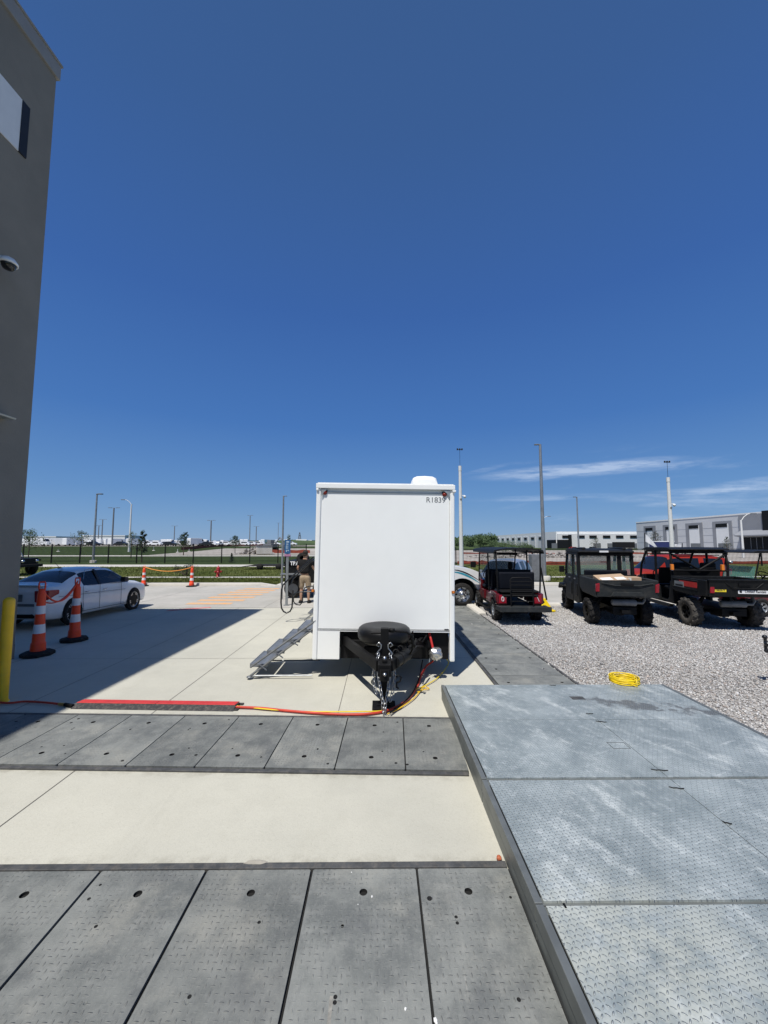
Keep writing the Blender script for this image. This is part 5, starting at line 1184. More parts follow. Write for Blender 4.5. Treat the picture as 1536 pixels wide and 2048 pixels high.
# ================================================================== WHEELS
def wheel(t, x, y, r, w_, side, tyre='rubber', rim='black', spokes=5, rimr=.60, rz=0.0, lug=0, hubm='chrome'):
    """wheel centred at (x, y, r); side=+1/-1 is the outer face"""
    M = Matrix.Translation((x, y, r)) @ Matrix.Rotation(rz, 4, 'Z') @ Matrix.Rotation(side*math.pi/2, 4, 'Y')   # local z -> outwards
    h = w_/2; rr = r*rimr; c = r*.09
    b = MB(); b.lathe([(rr, -h*.8), (rr*1.05, -h*.92), (r-c*1.6, -h), (r-c*.5, -h*.9), (r, -h*.62), (r, h*.62), (r-c*.5, h*.9), (r-c*1.6, h), (rr*1.05, h*.92), (rr, h*.8)], 36, 0, M, caps=False)
    if lug:
        for k in range(lug):
            for s in (-1, 1):
                a = 2*math.pi*(k+(.25 if s > 0 else -.25))/lug; Mk = M @ Matrix.Rotation(a, 4, 'Z') @ Matrix.Translation((r-.004, 0, s*h*.48)) @ Matrix.Rotation(s*.6, 4, 'X')
                b.box(-.012, .022, -.024*r/.33, .024*r/.33, -h*.52, h*.50, 0, Mk)
    else:
        for k in range(30):
            a = 2*math.pi*k/30; Mk = M @ Matrix.Rotation(a, 4, 'Z') @ Matrix.Translation((r, 0, 0)); b.box(-.004, .004, -.012, .012, -h*.6, h*.6, 0, Mk)
    wt = b.build('wheel', MT[tyre], t)
    b = MB(); b.lathe([(rr, -h*.8), (rr*.93, -h*.3), (rr*.9, h*.2), (rr*.94, h*.7), (rr, h*.84), (rr*1.04, h*.86)], 32, 0, M, caps=False)
    b.lathe([(rr*.92, h*.1), (0, h*.1)], 32, 1, M)
    b.lathe([(rr*.25, h*.12), (rr*.25, h*.62), (rr*.2, h*.68), (0, h*.70)], 16, 0, M)
    for k in range(spokes):
        for da in ((-.14, .14) if spokes <= 6 else (0,)):
            a = 2*math.pi*k/spokes+da; Mk = M @ Matrix.Rotation(a, 4, 'Z'); q = rr*.055
            b.hexa([(rr*.18, -q, h*.35), (rr*.95, -q*1.1, h*.40), (rr*.95, q*1.1, h*.40), (rr*.18, q, h*.35)], [(rr*.18, -q, h*.62), (rr*.97, -q*1.1, h*.80), (rr*.97, q*1.1, h*.80), (rr*.18, q, h*.62)], 0, Mk)
    b.build('rim', [MT[rim], MT['black']], wt); return wt
# ================================================================== LOFTED CAR BODIES
def halves(mb):
    g = {}
    for n, f in enumerate(mb.f):
        x = sum(mb.v[i][0] for i in f); y = sum(mb.v[i][1] for i in f)/len(f); g.setdefault(x > 0, []).append(n)
    out = []
    for fs in g.values():
        fs = sorted(fs, key=lambda n: mb.v[mb.f[n][0]][1]); run = [[fs[0]]]
        for n in fs[1:]:
            if mb.v[mb.f[n][0]][1] - max(mb.v[i][1] for i in mb.f[run[-1][-1]]) > .01: run.append([])
            run[-1].append(n)
        for r_ in run:
            c = MB()
            for n in r_: c.add([mb.v[i] for i in mb.f[n]], [tuple(range(len(mb.f[n])))], 0, True)
            out.append(c)
    return out
def cr(a, b_, c, d, t): return .5*((2*b_)+(c-a)*t+(2*a-5*b_+4*c-d)*t*t+(3*b_-a-3*c+d)*t**3)
def loft(t, S, paint, side_win, front_win, rear_win, sub=4, glassm='carglass', pill=(), tumble=.04, arches=(), archr=.36):
    """S rows: y, half width, bottom z, belt z, roof half width, roof z.  side_win: list of (y0,y1); front/rear_win: (y0,y1)"""
    rows = []; n = len(S)
    for i in range(n-1):
        for k in range(sub):
            a, b_, c, d = S[max(0, i-1)], S[i], S[i+1], S[min(n-1, i+2)]; tt = k/sub
            y = b_[0]+(c[0]-b_[0])*tt; rows.append([y]+[cr(a[j], b_[j], c[j], d[j], tt)*.6+(b_[j]+(c[j]-b_[j])*tt)*.4 for j in range(1, 6)])
    rows.append(list(S[-1]))
    def sec(r_):
        y, w_, zb, zl, wr, zr = r_; hb = zl-zb
        return [(w_*.86, zb), (w_*.96, zb+.03), (w_, zb+hb*.25), (w_, zb+hb*.62), (w_*.985, zb+hb*.88), (w_*(1-tumble), zl), (wr*1.02+(w_-wr)*.03, zr-(zr-zl)*.16), (wr*.93, zr-(zr-zl)*.04), (wr*.6, zr+.012), (0, zr+.022)]
    body = MB(); gl = {'side': MB(), 'front': MB(), 'rear': MB()}; K = 10
    prev = None
    for i in range(len(rows)-1):
        y0, y1 = rows[i][0], rows[i+1][0]; ym = (y0+y1)/2; A_, B_ = sec(rows[i]), sec(rows[i+1])
        for j in range(K-1):
            for s in (-1, 1):
                q = [(s*A_[j][0], y0, A_[j][1]), (s*B_[j][0], y1, B_[j][1]), (s*B_[j+1][0], y1, B_[j+1][1]), (s*A_[j+1][0], y0, A_[j+1][1])]
                dst = body
                if j == 5 and any(a <= ym <= c for a, c in side_win): dst = gl['side']
                if j >= 6 and front_win[0] <= ym <= front_win[1]: dst = gl['front']
                if j >= 6 and rear_win and rear_win[0] <= ym <= rear_win[1]: dst = gl['rear']
                dst.add(q, [(0, 1, 2, 3)], 0, True)
    for r_ in (rows[0], rows[-1]):
        A_ = sec(r_); body.add([(a[0], r_[0], a[1]) for a in A_]+[(-a[0], r_[0], a[1]) for a in reversed(A_[:-1])], [tuple(range(2*K-1))])
    A_ = sec(rows[0]); body.add([(s*rows[0][1]*.86, r_[0], r_[2]) for r_ in rows for s in (-1, 1)], [(2*i, 2*i+1, 2*i+3, 2*i+2) for i in range(len(rows)-1)])
    def fin(mb, name, m, nrm=0):
        if not mb.f: return
        o = mb.build(name, m, t, fix=False); bm = bmesh.new(); bm.from_mesh(o.data); bmesh.ops.remove_doubles(bm, verts=bm.verts, dist=.0008); bmesh.ops.recalc_face_normals(bm, faces=bm.faces); bm.to_mesh(o.data); bm.free(); return o
    bo_ = fin(body, 'body', MT[paint] if isinstance(paint, str) else paint); [fin(g_, 'side_window', MT[glassm]) for g_ in halves(gl['side'])]; fin(gl['front'], 'windscreen', MT[glassm]); fin(gl['rear'], 'rear_window', MT[glassm])
    for (x, y) in arches:      # dark wheel housings let through the body side
        b = MB(); M = Matrix.Translation((x, y, archr*.93)) @ Matrix.Rotation(math.copysign(math.pi/2, x), 4, 'Y'); b.lathe([(0, .006), (archr*1.0, .006), (archr*1.06, .0)], 30, 0, M); b.build('wheel_arch', MT['black'], t)
    return bo_
# ---- white sedan
sd = empty('sedan', (0, 0, 0), R(-3.5), 'white four door sedan parked in the building shade behind the traffic posts', 'car')
F = G(268, 1219.5); rs = (.93, .85, 1.0); sd.scale = rs
S = [(-2.44, .62, .42, .78, .5, .80), (-2.40, .80, .34, .90, .66, .95), (-2.30, .87, .26, 1.02, .72, 1.06), (-2.05, .905, .22, 1.04, .76, 1.085), (-1.80, .915, .2, 1.04, .74, 1.10), (-1.35, .92, .2, 1.02, .66, 1.28), (-.90, .925, .2, 1.0, .60, 1.42), (-.30, .925, .2, .98, .61, 1.475), (.25, .92, .2, .96, .60, 1.455), (.62, .92, .2, .95, .62, 1.36), (1.30, .915, .2, .93, .72, 1.0), (1.75, .90, .2, .88, .70, .93), (2.15, .86, .22, .78, .64, .83), (2.36, .76, .26, .66, .56, .70), (2.43, .60, .36, .55, .45, .60)]
loft(sd, S, 'whitepaint', ((-1.02, 1.05),), (.68, 1.26), (-1.72, -.98), arches=[(s*.918, y) for s in (-1, 1) for y in (-1.42, 1.43)], archr=.365)
for s in (-1, 1):
    for y in (-1.42, 1.43): wheel(sd, s*.85, y, .335, .2, s, rim='silver', rimr=.72)
b = MB()
for y in (-1.06, -.34, .70): b.tube([(.921, y, .99), (.936, y+(.0), .60), (.932, y+(.06 if y < -1 else 0), .27)], .005, 4)
b.tube([(.925, -1.05, .30), (.925, .95, .28)], .006, 4); b.tube([(.938, -2.0, .80), (.94, .9, .73)], .004, 4); b.build('door_gap', MT['ink'], sd)
b = MB()
for s in (-1, 1): b.hexa([(s*.905, -.36, .98), (s*.905, -.26, .98), (s*.885, -.26, .98), (s*.885, -.36, .98)], [(s*.650, -.36, 1.43), (s*.650, -.28, 1.43), (s*.63, -.28, 1.43), (s*.63, -.36, 1.43)])
b.build('pillar', MT['ink'], sd)
for y in (-.92, -.12): b = MB(); b.box(.93, .955, y-.09, y+.09, .82, .845); b.build('door_handle', MT['chrome'], sd, bevel=.008)
b = MB(); b.prism([(.58, .99), (.58, 1.14), (.76, 1.12), (.80, .99)], .955, 1.13, 'x'); b.box(.90, .96, .66, .72, .98, 1.02); b.build('mirror', MT['ink'], sd, bevel=.03)
b = MB(); b.tube([(.83, -1.02, 1.0), (.80, -.95, 1.05), (.655, -.72, 1.42), (.655, -.2, 1.455), (.65, .30, 1.435), (.76, .72, 1.2), (.89, 1.08, .99), (.905, .3, .975), (.91, -.6, .985), (.87, -1.02, 1.0)], .008, 5); b.build('window_trim', MT['chrome'], sd)
b = MB(); b.prism([(-.92, 1.0), (-.60, .99), (-.62, .72), (-.66, .70), (-.80, .72)], -2.445, -2.37, 'y'); b.prism([(.92, 1.0), (.60, .99), (.62, .72), (.66, .70), (.80, .72)], -2.445, -2.37, 'y'); b.hexa([(.80, -2.40, .72), (.905, -2.32, .76), (.925, -1.98, .90), (.925, -2.0, .88)], [(.80, -2.40, .99), (.885, -2.30, 1.0), (.925, -1.98, .97), (.92, -2.0, .98)]); b.build('tail_light', MT['redlens'], sd, bevel=.01)
b = MB(); b.box(-.62, .62, -2.452, -2.43, .60, .665); b.box(-.27, .27, -2.46, -2.44, .72, .90); b.build('boot_trim', MT['lampgrey'], sd, bevel=.006); b = MB(); b.box(-.16, .16, -2.468, -2.461, .745, .86); b.build('number_plate', MT['reflect'], sd)
b = MB(); b.box(-.60, .60, -2.43, -2.38, .30, .42); b.build('rear_valance', MT['black'], sd, bevel=.02); b = MB(); b.prism([(-2.30, 1.09), (-2.05, 1.105), (-2.34, 1.125)], -.66, .66, 'x'); b.build('spoiler', MT['whitepaint'], sd)
b = MB(); b.prism([(-.98, 1.475), (-.80, 1.475), (-.93, 1.51)], -.03, .03, 'x'); b.tube([(0, -.93, 1.50), (0, -1.12, 1.66)], .006, 5); b.build('aerial', MT['ink'], sd)
b = MB(); b.hexa([(.60, 2.30, .60), (.80, 2.22, .62), (.86, 1.95, .70), (.66, 2.28, .66)], [(.60, 2.28, .70), (.78, 2.20, .73), (.85, 1.95, .80), (.66, 2.22, .76)]); b.build('headlight', MT['chrome'], sd)
# place so that the right front wheel meets the ground where the photo shows it
c_, s_ = math.cos(R(-3.5)), math.sin(R(-3.5)); lx, ly = .85*.93, 1.43*.85
sd.location = (F.x-(lx*c_-ly*s_)-.12, F.y-(lx*s_+ly*c_)+.05, .008)
# ---- dark open off-roader behind it
jp = empty('off_roader', (AY(33, 1142, 28).x-.9, 28, .008), R(-95), 'black open off-road car with chunky tyres, half hidden by the grey building', 'car'); jp.scale = (1, 1, 1.12)
b = MB(); b.box(-.78, .78, -1.9, .6, .55, 1.12); b.box(-.66, .66, .6, 1.95, .55, 1.06); b.prism([(-.78, 1.12), (.78, 1.12), (.66, 1.62), (-.66, 1.62)], -1.85, .45, 'y'); b.build('body', MT['plastic_dark'], jp, bevel=.07)
b = MB(); b.box(-.70, .70, -1.8, .4, 1.60, 1.68); b.build('roof', MT['lampgrey'], jp, bevel=.03)
b = MB(); b.box(-.8, .8, -1.5, .2, 1.2, 1.5); b.build('window', MT['carglass'], jp)
for s in (-1, 1):
    for y in (-1.3, 1.25): wheel(jp, s*.82, y, .42, .26, s, rim='silver', rimr=.5)
    b = MB(); b.box(s*.9-.14, s*.9+.14, 1.25-.5, 1.25+.5, .86, .96); b.build('mudguard', MT['rubber'], jp, bevel=.03)
b = MB(); b.box(-.85, .85, 1.95, 2.1, .5, .68); b.build('bumper', MT['rubber'], jp, bevel=.03)
b = MB(); b.tube([(-.70, .62, 1.10), (-.66, .38, 1.62), (.66, .38, 1.62), (.70, .62, 1.10)], .035, 6); b.build('windscreen_frame', MT['silver'], jp)
for s in (-1, 1): b = MB(); b.lathe([(0, .02), (.10, .0), (.11, -.06)], 16, 0, Matrix.Translation((s*.5, 2.0, .86)) @ Matrix.Rotation(-math.pi/2, 4, 'X')); b.build('headlight', MT['chrome'], jp)

# ---- red SUV
rv = empty('suv', (12.35, 16.9, .014), R(90), 'bright red boxy SUV parked behind the black utility buggies', 'car'); rv.scale = (.92, .92, .97)
S = [(-2.18, .84, .42, 1.02, .70, 1.50), (-2.12, .90, .34, 1.06, .74, 1.64), (-1.7, .93, .26, 1.07, .76, 1.72), (-.8, .94, .25, 1.06, .77, 1.75), (.2, .94, .25, 1.05, .75, 1.74), (.55, .94, .25, 1.04, .75, 1.68), (1.15, .93, .25, 1.03, .80, 1.12), (1.7, .92, .25, 1.0, .80, 1.08), (2.05, .88, .3, .92, .74, .98), (2.15, .80, .36, .8, .66, .86)]
loft(rv, S, 'suvred', ((-1.95, -1.0), (-.9, -.05), (.05, .75)), (.60, 1.10), (-2.17, -2.13), arches=[(s*.93, y) for s in (-1, 1) for y in (-1.3, 1.33)], archr=.40)
for s in (-1, 1):
    for y in (-1.3, 1.33): wheel(rv, s*.85, y, .36, .22, s, rim='silver', rimr=.68)
    b = MB(); b.box(s*.74-.02, s*.74+.02, -1.8, .3, 1.74, 1.78); b.build('roof_rail', MT['black'], rv, bevel=.008); b = MB(); b.box(s*1.0-.09, s*1.0+.09, .62, .78, 1.02, 1.18); b.build('mirror', MT['suvred'], rv, bevel=.03)
    b = MB()
    for y in (-.98, -.02, .85): b.tube([(s*.90, y, 1.05), (s*.945, y, .8), (s*.94, y, .33)], .006, 4)
    b.build('door_gap', MT['ink'], rv); b = MB(); b.box(s*.955-.01, s*.955+.01, -.85, -.7, .92, .95); b.box(s*.955-.01, s*.955+.01, .08, .23, .92, .95); b.build('door_handle', MT['chrome'], rv)
b = MB(); b.box(-.9, -.72, -2.2, -2.15, .95, 1.2); b.box(.72, .9, -2.2, -2.15, .95, 1.2); b.build('tail_light', MT['redlens'], rv)
b = MB(); b.box(-.6, .6, 2.12, 2.18, .62, .86); b.box(-.85, -.62, 2.02, 2.13, .8, .95); b.box(.62, .85, 2.02, 2.13, .8, .95); b.build('grille', MT['black'], rv, bevel=.02)
# ---- silver car behind the golf cart
sv = empty('silver_car', (AY(1018, 1150, 17).x, 17.6, .008), R(180-34), 'silver crossover facing the camera between the white truck and the red cart', 'car'); sv.scale = (.88, .88, .92)
S = [(-2.25, .82, .4, 1.0, .66, 1.15), (-2.15, .90, .3, 1.04, .7, 1.35), (-1.7, .92, .24, 1.04, .72, 1.52), (-.8, .93, .22, 1.02, .70, 1.62), (.1, .93, .22, 1.0, .68, 1.61), (.45, .93, .22, .99, .68, 1.54), (1.15, .92, .22, .97, .76, 1.05), (1.7, .91, .22, .94, .74, 1.0), (2.1, .87, .25, .85, .66, .90), (2.3, .76, .32, .7, .56, .74)]
loft(sv, S, 'silver', ((-1.8, -.95), (-.85, -.05), (.02, .72)), (.50, 1.12), (-2.2, -1.8), arches=[(s*.92, y) for s in (-1, 1) for y in (-1.4, 1.4)], archr=.38)
for s in (-1, 1):
    for y in (-1.4, 1.4): wheel(sv, s*.85, y, .35, .22, s, rim='silver', rimr=.7)
    b = MB(); b.box(s*.66-.16, s*.66+.16, 2.05, 2.22, .66, .80); b.build('headlight', MT['chrome'], sv, bevel=.03); b = MB(); b.box(s*1.0-.09, s*1.0+.09, .60, .75, .98, 1.12); b.build('mirror', MT['silver'], sv, bevel=.03)
b = MB(); b.box(-.5, .5, 2.22, 2.31, .42, .72); b.box(-.6, .6, 2.2, 2.3, .28, .38); b.build('grille', MT['black'], sv, bevel=.02)

# ---- white truck, nose pointing right, mostly hidden by the trailer
wt_ = empty('work_truck', (2.86, 13.84, .008), 0, 'white work truck with teal and black swoosh, its nose showing right of the trailer', 'truck')
b = MB(); arc = [(.56*math.cos(a), .42+.56*math.sin(a)) for a in lin(math.pi, 0, 14)]
prof = [(-4.3, .55), (-.57, .50)]+arc+[(.62, .48), (.74, .50), (.78, .62), (.76, .95), (.62, 1.18), (.30, 1.31), (-.35, 1.42), (-.85, 1.46), (-1.35, 2.02), (-1.7, 2.12), (-4.1, 2.12), (-4.3, 1.9)]
b.prism(prof, .0, 2.0, 'y', 0, None, True); body = b.build('body', MT['whitepaint'], wt_, bevel=.07, seg=4)
b = MB(); b.prism([(.56*math.cos(a)*1.0, .42+.56*math.sin(a)) for a in lin(math.pi*1.15, -.15*math.pi, 16)], .31, 1.69, 'y'); b.build('wheel_arch', MT['black'], wt_)
b = MB()
def swoosh(u0, u1, w0, off, mi):
    top = []; bot = []
    for t in lin(0, 1, 14):
        x = -.30+.95*t; z = 1.20-.42*t**1.7+off; hw = w0*math.sin(math.pi*min(1, t*.85+.13))
        top.append((x, z+hw)); bot.append((x, z-hw))
    n = len(top); b.add([(x, -.004, z) for x, z in top]+[(x, -.004, z) for x, z in bot], [(i, i+1, n+i+1, n+i) for i in range(n-1)], mi)
swoosh(0, 1, .035, .0, 0); swoosh(0, 1, .025, .075, 1); b.build('stripe', [MT['teal'], MT['ink']], wt_, fix=False)
b = MB(); b.box(-.75, -.50, -.012, -.001, 1.385, 1.41); b.tube([(-.9, -.01, 1.42), (-.9, -.01, .55)], .006, 4); b.build('door_gap', MT['ink'], wt_)
b = MB(); b.box(.50, .80, .05, 1.95, .42, .60); b.build('bumper', MT['chrome'], wt_, bevel=.04); b = MB(); b.prism([(.70, .72), (.775, .72), (.765, .92), (.68, .98)], -.003, .35, 'y'); b.build('headlight', MT['redlens'], wt_, bevel=.01)
for y in (.16, 1.84):
    M = Matrix.Translation((0, y, .41)) @ Matrix.Rotation(math.pi/2*(1 if y < 1 else -1), 4, 'X')
    b = MB(); b.lathe([(.25, -.13), (.38, -.13), (.405, -.09), (.405, .09), (.38, .13), (.26, .12)], 36, 0, M, caps=False); w1 = b.build('wheel', MT['rubber'], wt_)
    b = MB(); b.lathe([(.262, .12), (.255, .10), (.25, .02), (.20, .03), (.12, .075), (.10, .085), (.09, .15), (.07, .17), (0, .175)], 36, 0, M, caps=False)
    for k in range(8): a = 2*math.pi*k/8; b.lathe([(.028, .034), (.028, .046), (0, .046)], 12, 1, M @ Matrix.Translation((.195*math.cos(a), .195*math.sin(a), 0)))
    for k in range(10): a = 2*math.pi*k/10; b.lathe([(.011, .08), (.011, .105), (0, .107)], 8, 0, M @ Matrix.Translation((.115*math.cos(a), .115*math.sin(a), 0)))
    b.build('rim', [MT['chrome'], MT['black']], w1)
for y in (.2, 1.8): b = MB(); b.lathe([(0, -.12), (.40, -.12), (.40, .12), (0, .12)], 24, 0, Matrix.Translation((-3.5, y, .41)) @ Matrix.Rotation(math.pi/2, 4, 'X')); b.build('wheel', MT['rubber'], wt_)

# ================================================================== GOLF CART (six seats, rear facing bench)
def seat(b, y, w_, z, m=0, face=1):
    b.box(-w_, w_, y-.22, y+.22, z-.10, z, m); bk = y-.24*face
    b.hexa([(-w_, bk-.05, z+.02), (w_, bk-.05, z+.02), (w_, bk+.05, z+.02), (-w_, bk+.05, z+.02)], [(-w_*.97, bk-.05-.08*face, z+.52), (w_*.97, bk-.05-.08*face, z+.52), (w_*.97, bk+.03-.08*face, z+.52), (-w_*.97, bk+.03-.08*face, z+.52)], m)
gc = empty('golf_cart', (3.88, 11.42, .03), R(-2.5), 'dark red six seat golf cart with black roof, parked rear towards the camera on gravel', 'golf cart')
for s in (-1, 1):
    wheel(gc, s*.55, 0, .28, .22, s, tyre='rubber', rim='silver', rimr=.56, lug=18); wheel(gc, s*.55, 2.45, .28, .2, s, rim='silver', rimr=.56, lug=18)
b = MB(); b.box(-.55, .55, -.35, 2.2, .30, .42); b.box(-.3, .3, -.2, 2.6, .2, .30); b.build('chassis', MT['black'], gc, bevel=.02)
b = MB()
for s in (-1, 1):
    b.prism([(-.42, .50), (-.42, .78), (-.1, .82), (.30, .80), (.42, .62), (.42, .45), (.30, .45), (.24, .58), (.12, .64), (-.12, .64), (-.24, .58), (-.30, .48)], s*.60-.05, s*.60+.05, 'x')
    b.prism([(.45, .42), (.45, .72), (.95, .72), (1.0, .42)], s*.58-.04, s*.58+.04, 'x'); b.prism([(1.25, .42), (1.25, .70), (1.7, .70), (1.75, .42)], s*.58-.04, s*.58+.04, 'x')
b.prism([(2.1, .42), (2.05, .95), (2.35, .98), (2.85, .75), (2.95, .45)], -.55, .55, 'x')
b.box(-.60, -.36, -.44, -.40, .48, .76); b.box(.36, .60, -.44, -.40, .48, .76)
b.build('body', MT['darkred'], gc, bevel=.03)
b = MB()
for s in (-1, 1): b.box(s*.48-.10, s*.48+.10, -.462, -.442, .52, .74)
tl = b.build('tail_light', MT['redlens'], gc, bevel=.02)
for s in (-1, 1):
    b = MB(); b.tube([(s*.48+.03*math.cos(a), -.466, .64+.06*math.sin(a)) for a in lin(-1.3, math.pi+1.3, 14)] if s < 0 else [(s*.48-.02, -.466, .70), (s*.48+.03, -.466, .58)], .011, 6); b.build('reflector', MT['reflect'], tl)
b = MB(); seat(b, .18, .52, .84, 0, 1); seat(b, -.10+.0, .50, .84, 0, -1) if False else None
seat(b, 1.0, .52, .82, 0, 1); seat(b, 1.85, .52, .82, 0, 1)
split(b, 'seat', MT['navy'], gc, bevel=.05)
b = MB(); b.hexa([(-.50, -.02, .86), (.50, -.02, .86), (.50, .08, .86), (-.50, .08, .86)], [(-.47, .02, 1.42), (.47, .02, 1.42), (.47, .10, 1.42), (-.47, .10, 1.42)]); b.box(-.52, .52, -.46, -.04, .80, .87); b.box(-.50, .50, -.48, -.10, .70, .76); b.build('rear_bench', MT['black'], gc, bevel=.04, seg=3)
b = MB(); b.lathe([(0, -.05), (.05, -.04), (.075, 0), (.08, .10), (.06, .17), (0, .19)], 16, 0, Matrix.Translation((.14, .95, 1.42))); b.tube([(.14, .9, 1.3), (.14, .95, 1.42)], .02, 6); b.build('headrest', MT['black'], gc)
# roof with rolled edge
b = MB(); rows = []
for i in range(9):
    y = -.42+3.02*i/8; e = 1-.10*(abs(i/4-1)**4)
    rows.append([(x*.70*(.97+.03*e), y, 1.98+.075*(1-abs(x)**3)*e-(.05 if abs(x) > .99 else 0)) for x in (-1, -.97, -.85, -.5, 0, .5, .85, .97, 1)])
b.grid(rows); b.grid([[(p[0], p[1], p[2]-.045) for p in r_] for r_ in rows]); k = len(rows)-1
b.grid([rows[0], [(p[0], p[1], p[2]-.045) for p in rows[0]]]); b.grid([rows[k], [(p[0], p[1], p[2]-.045) for p in rows[k]]])
b.grid([[r_[0] for r_ in rows], [(r_[0][0], r_[0][1], r_[0][2]-.045) for r_ in rows]]); b.grid([[r_[-1] for r_ in rows], [(r_[-1][0], r_[-1][1], r_[-1][2]-.045) for r_ in rows]]); b.build('roof', MT['plastic_dark'], gc)
b = MB()
for s in (-1, 1):
    b.tube([(s*.58, -.34, .80), (s*.60, -.36, 1.3), (s*.62, -.34, 1.96)], .022, 8); b.tube([(s*.58, .72, .7), (s*.60, .74, 1.96)], .022, 8); b.tube([(s*.57, 2.25, .9), (s*.60, 2.02, 1.5), (s*.60, 1.92, 1.96)], .022, 8)
b.tube([(-.60, .74, 1.88), (.60, .74, 1.88)], .018, 6); b.box(-.30, .30, .68, .84, 1.82, 1.90); split(b, 'roof_post', MT['black'], gc)
b = MB()
for s in (-1, 1): b.tube([(s*.30, -.62, .44), (s*.30, -.60, .9), (s*.29, -.56, 1.18), (s*.24, -.55, 1.23), (0, -.55, 1.235)], .017, 8)
for z in (.60, .80, .92, 1.03, 1.13): b.tube([(-.30, -.60+.04*(z > 1), z), (.30, -.60+.04*(z > 1), z)], .012, 8)
b.build('grab_frame', MT['black'], gc)
b = MB(); b.box(-.66, .66, -.88, -.40, .42, .46); b.box(-.68, .68, -.92, -.86, .36, .50); b.box(-.68, -.60, -.86, -.45, .36, .48); b.box(.60, .68, -.86, -.45, .36, .48); b.build('rear_platform', MT['plastic_grey'], gc, bevel=.012)
b = MB()
for s in (-1, 1): b.tube([(s*.66, .35, .30), (s*.70, .6, .24), (s*.70, 1.8, .24), (s*.66, 2.05, .30)], .03, 8); b.tube([(s*.5, .45, .5), (s*.62, .25, .66), (s*.66, -.1, .70), (s*.65, -.42, .55)], .025, 6)
split(b, 'side_step', MT['black'], gc)
b = MB(); b.tube([(-.60, 2.05, 1.40), (-.75, 2.02, 1.48)], .014, 6); b.box(-.90, -.72, 1.98, 2.03, 1.36, 1.56); b.build('mirror', MT['black'], gc, bevel=.02)
b = MB(); b.tube([(-.28+.19*math.cos(a), 1.98+.07*math.sin(a), 1.10+.17*math.sin(a)) for a in lin(0, 2*math.pi, 24)[:-1]], .014, 6, 0, None, True); b.tube([(-.28, 2.0, 1.1), (-.28, 2.3, .8)], .02, 6); b.build('steering_wheel', MT['black'], gc)
b = MB()
for s in (-1, 1): b.tube([(s*.46, .45, .9), (s*.47, .40, 1.32), (s*.44, .30, 1.36), (s*.25, .30, 1.36)], .014, 6)
b.tube([(.62, -.36, 1.5), (.70, -.38, .9), (.72, -.45, .62)], .022, 8); b.build('grab_rail', MT['black'], gc)
b = MB(); b.hexa([(-.55, 2.27, .98), (.55, 2.27, .98), (.55, 2.28, .98), (-.55, 2.28, .98)], [(-.57, 1.95, 1.93), (.57, 1.95, 1.93), (.57, 1.96, 1.93), (-.57, 1.96, 1.93)]); b.build('windscreen', MT['clearglass'], gc)

# ================================================================== ENCLOSED CREW BUGGY
def buggy_common(t, hw, r, wb, tyre, rimm, lug=14):
    for s in (-1, 1):
        wheel(t, s*(hw-.02), 0, r, .27, s, tyre=tyre, rim=rimm, rimr=.52, lug=lug, rz=0); wheel(t, s*(hw-.04), wb, r, .25, s, tyre=tyre, rim=rimm, rimr=.52, lug=lug)
    b = MB(); b.box(-.28, .28, -.55, wb+.4, .34, .52); b.box(-.10, .10, -.20, .20, .26, .42)
    for s in (-1, 1):
        for y in (0, wb): b.tube([(s*.22, y-.12, .40), (s*(hw-.1), y, .34)], .028, 6); b.tube([(s*.22, y+.12, .40), (s*(hw-.1), y, .34)], .028, 6); b.tube([(s*.30, y, .85), (s*(hw-.14), y, .42)], .045, 8)
    b.box(-.10, .10, -.66, -.46, .38, .46)
    mf = MB(); mf.lathe([(.05, -.30), (.085, -.27), (.085, -.08), (.09, -.07), (.09, -.05), (.085, -.04), (.085, .27), (.05, .30)], 16, 0, Matrix.Translation((.0, -.52, .64)) @ Matrix.Rotation(math.pi/2, 4, 'Y')); mf.tube([(.29, -.52, .64), (.44, -.52, .64), (.50, -.5, .72), (.48, -.45, .85)], .035, 8); mf.build('muffler', MT['lampgrey'], t)
    b.build('chassis', MT['black'], t)
u1 = empty('utility_buggy', (6.44, 10.83, .03), R(-11.5), 'dark grey enclosed crew buggy with cardboard boxes in its cargo bed', 'utility vehicle', 'utility buggies on the gravel')
buggy_common(u1, .66, .335, 2.5, 'rubber', 'black')
b = MB()   # cargo box
b.prism([(-.72, .78), (-.72, .90), (-.75, 1.24), (.66, 1.24), (.66, .92), (.40, .80)], -.74, -.66, 'x'); b.prism([(-.72, .78), (-.72, .90), (-.75, 1.24), (.66, 1.24), (.66, .92), (.40, .80)], .66, .74, 'x'); b.box(-.659, .659, -.66, .64, .84, .88); b.box(-.659, .659, .58, .655, .881, 1.24)
b.build('cargo_bed', MT['plastic_grey'], u1, bevel=.02)
b = MB(); b.hexa([(-.70, -.735, .80), (.70, -.735, .80), (.70, -.665, .80), (-.70, -.665, .80)], [(-.72, -.79, 1.23), (.72, -.79, 1.23), (.72, -.72, 1.23), (-.72, -.72, 1.23)])
b.prism([(-.40, .83), (.40, .83), (.32, .94), (-.32, .94)], -.790, -.757, 'y'); b.tube([(-.60, -.785, 1.16), (-.28, -.79, 1.10), (.28, -.79, 1.10), (.60, -.785, 1.16)], .016, 6); tg = b.build('tailgate', MT['plastic_grey'], u1, bevel=.012)
b = MB(); b.box(-.15, .15, -.812, -.775, 1.10, 1.17); b.build('latch', MT['black'], tg, bevel=.01)
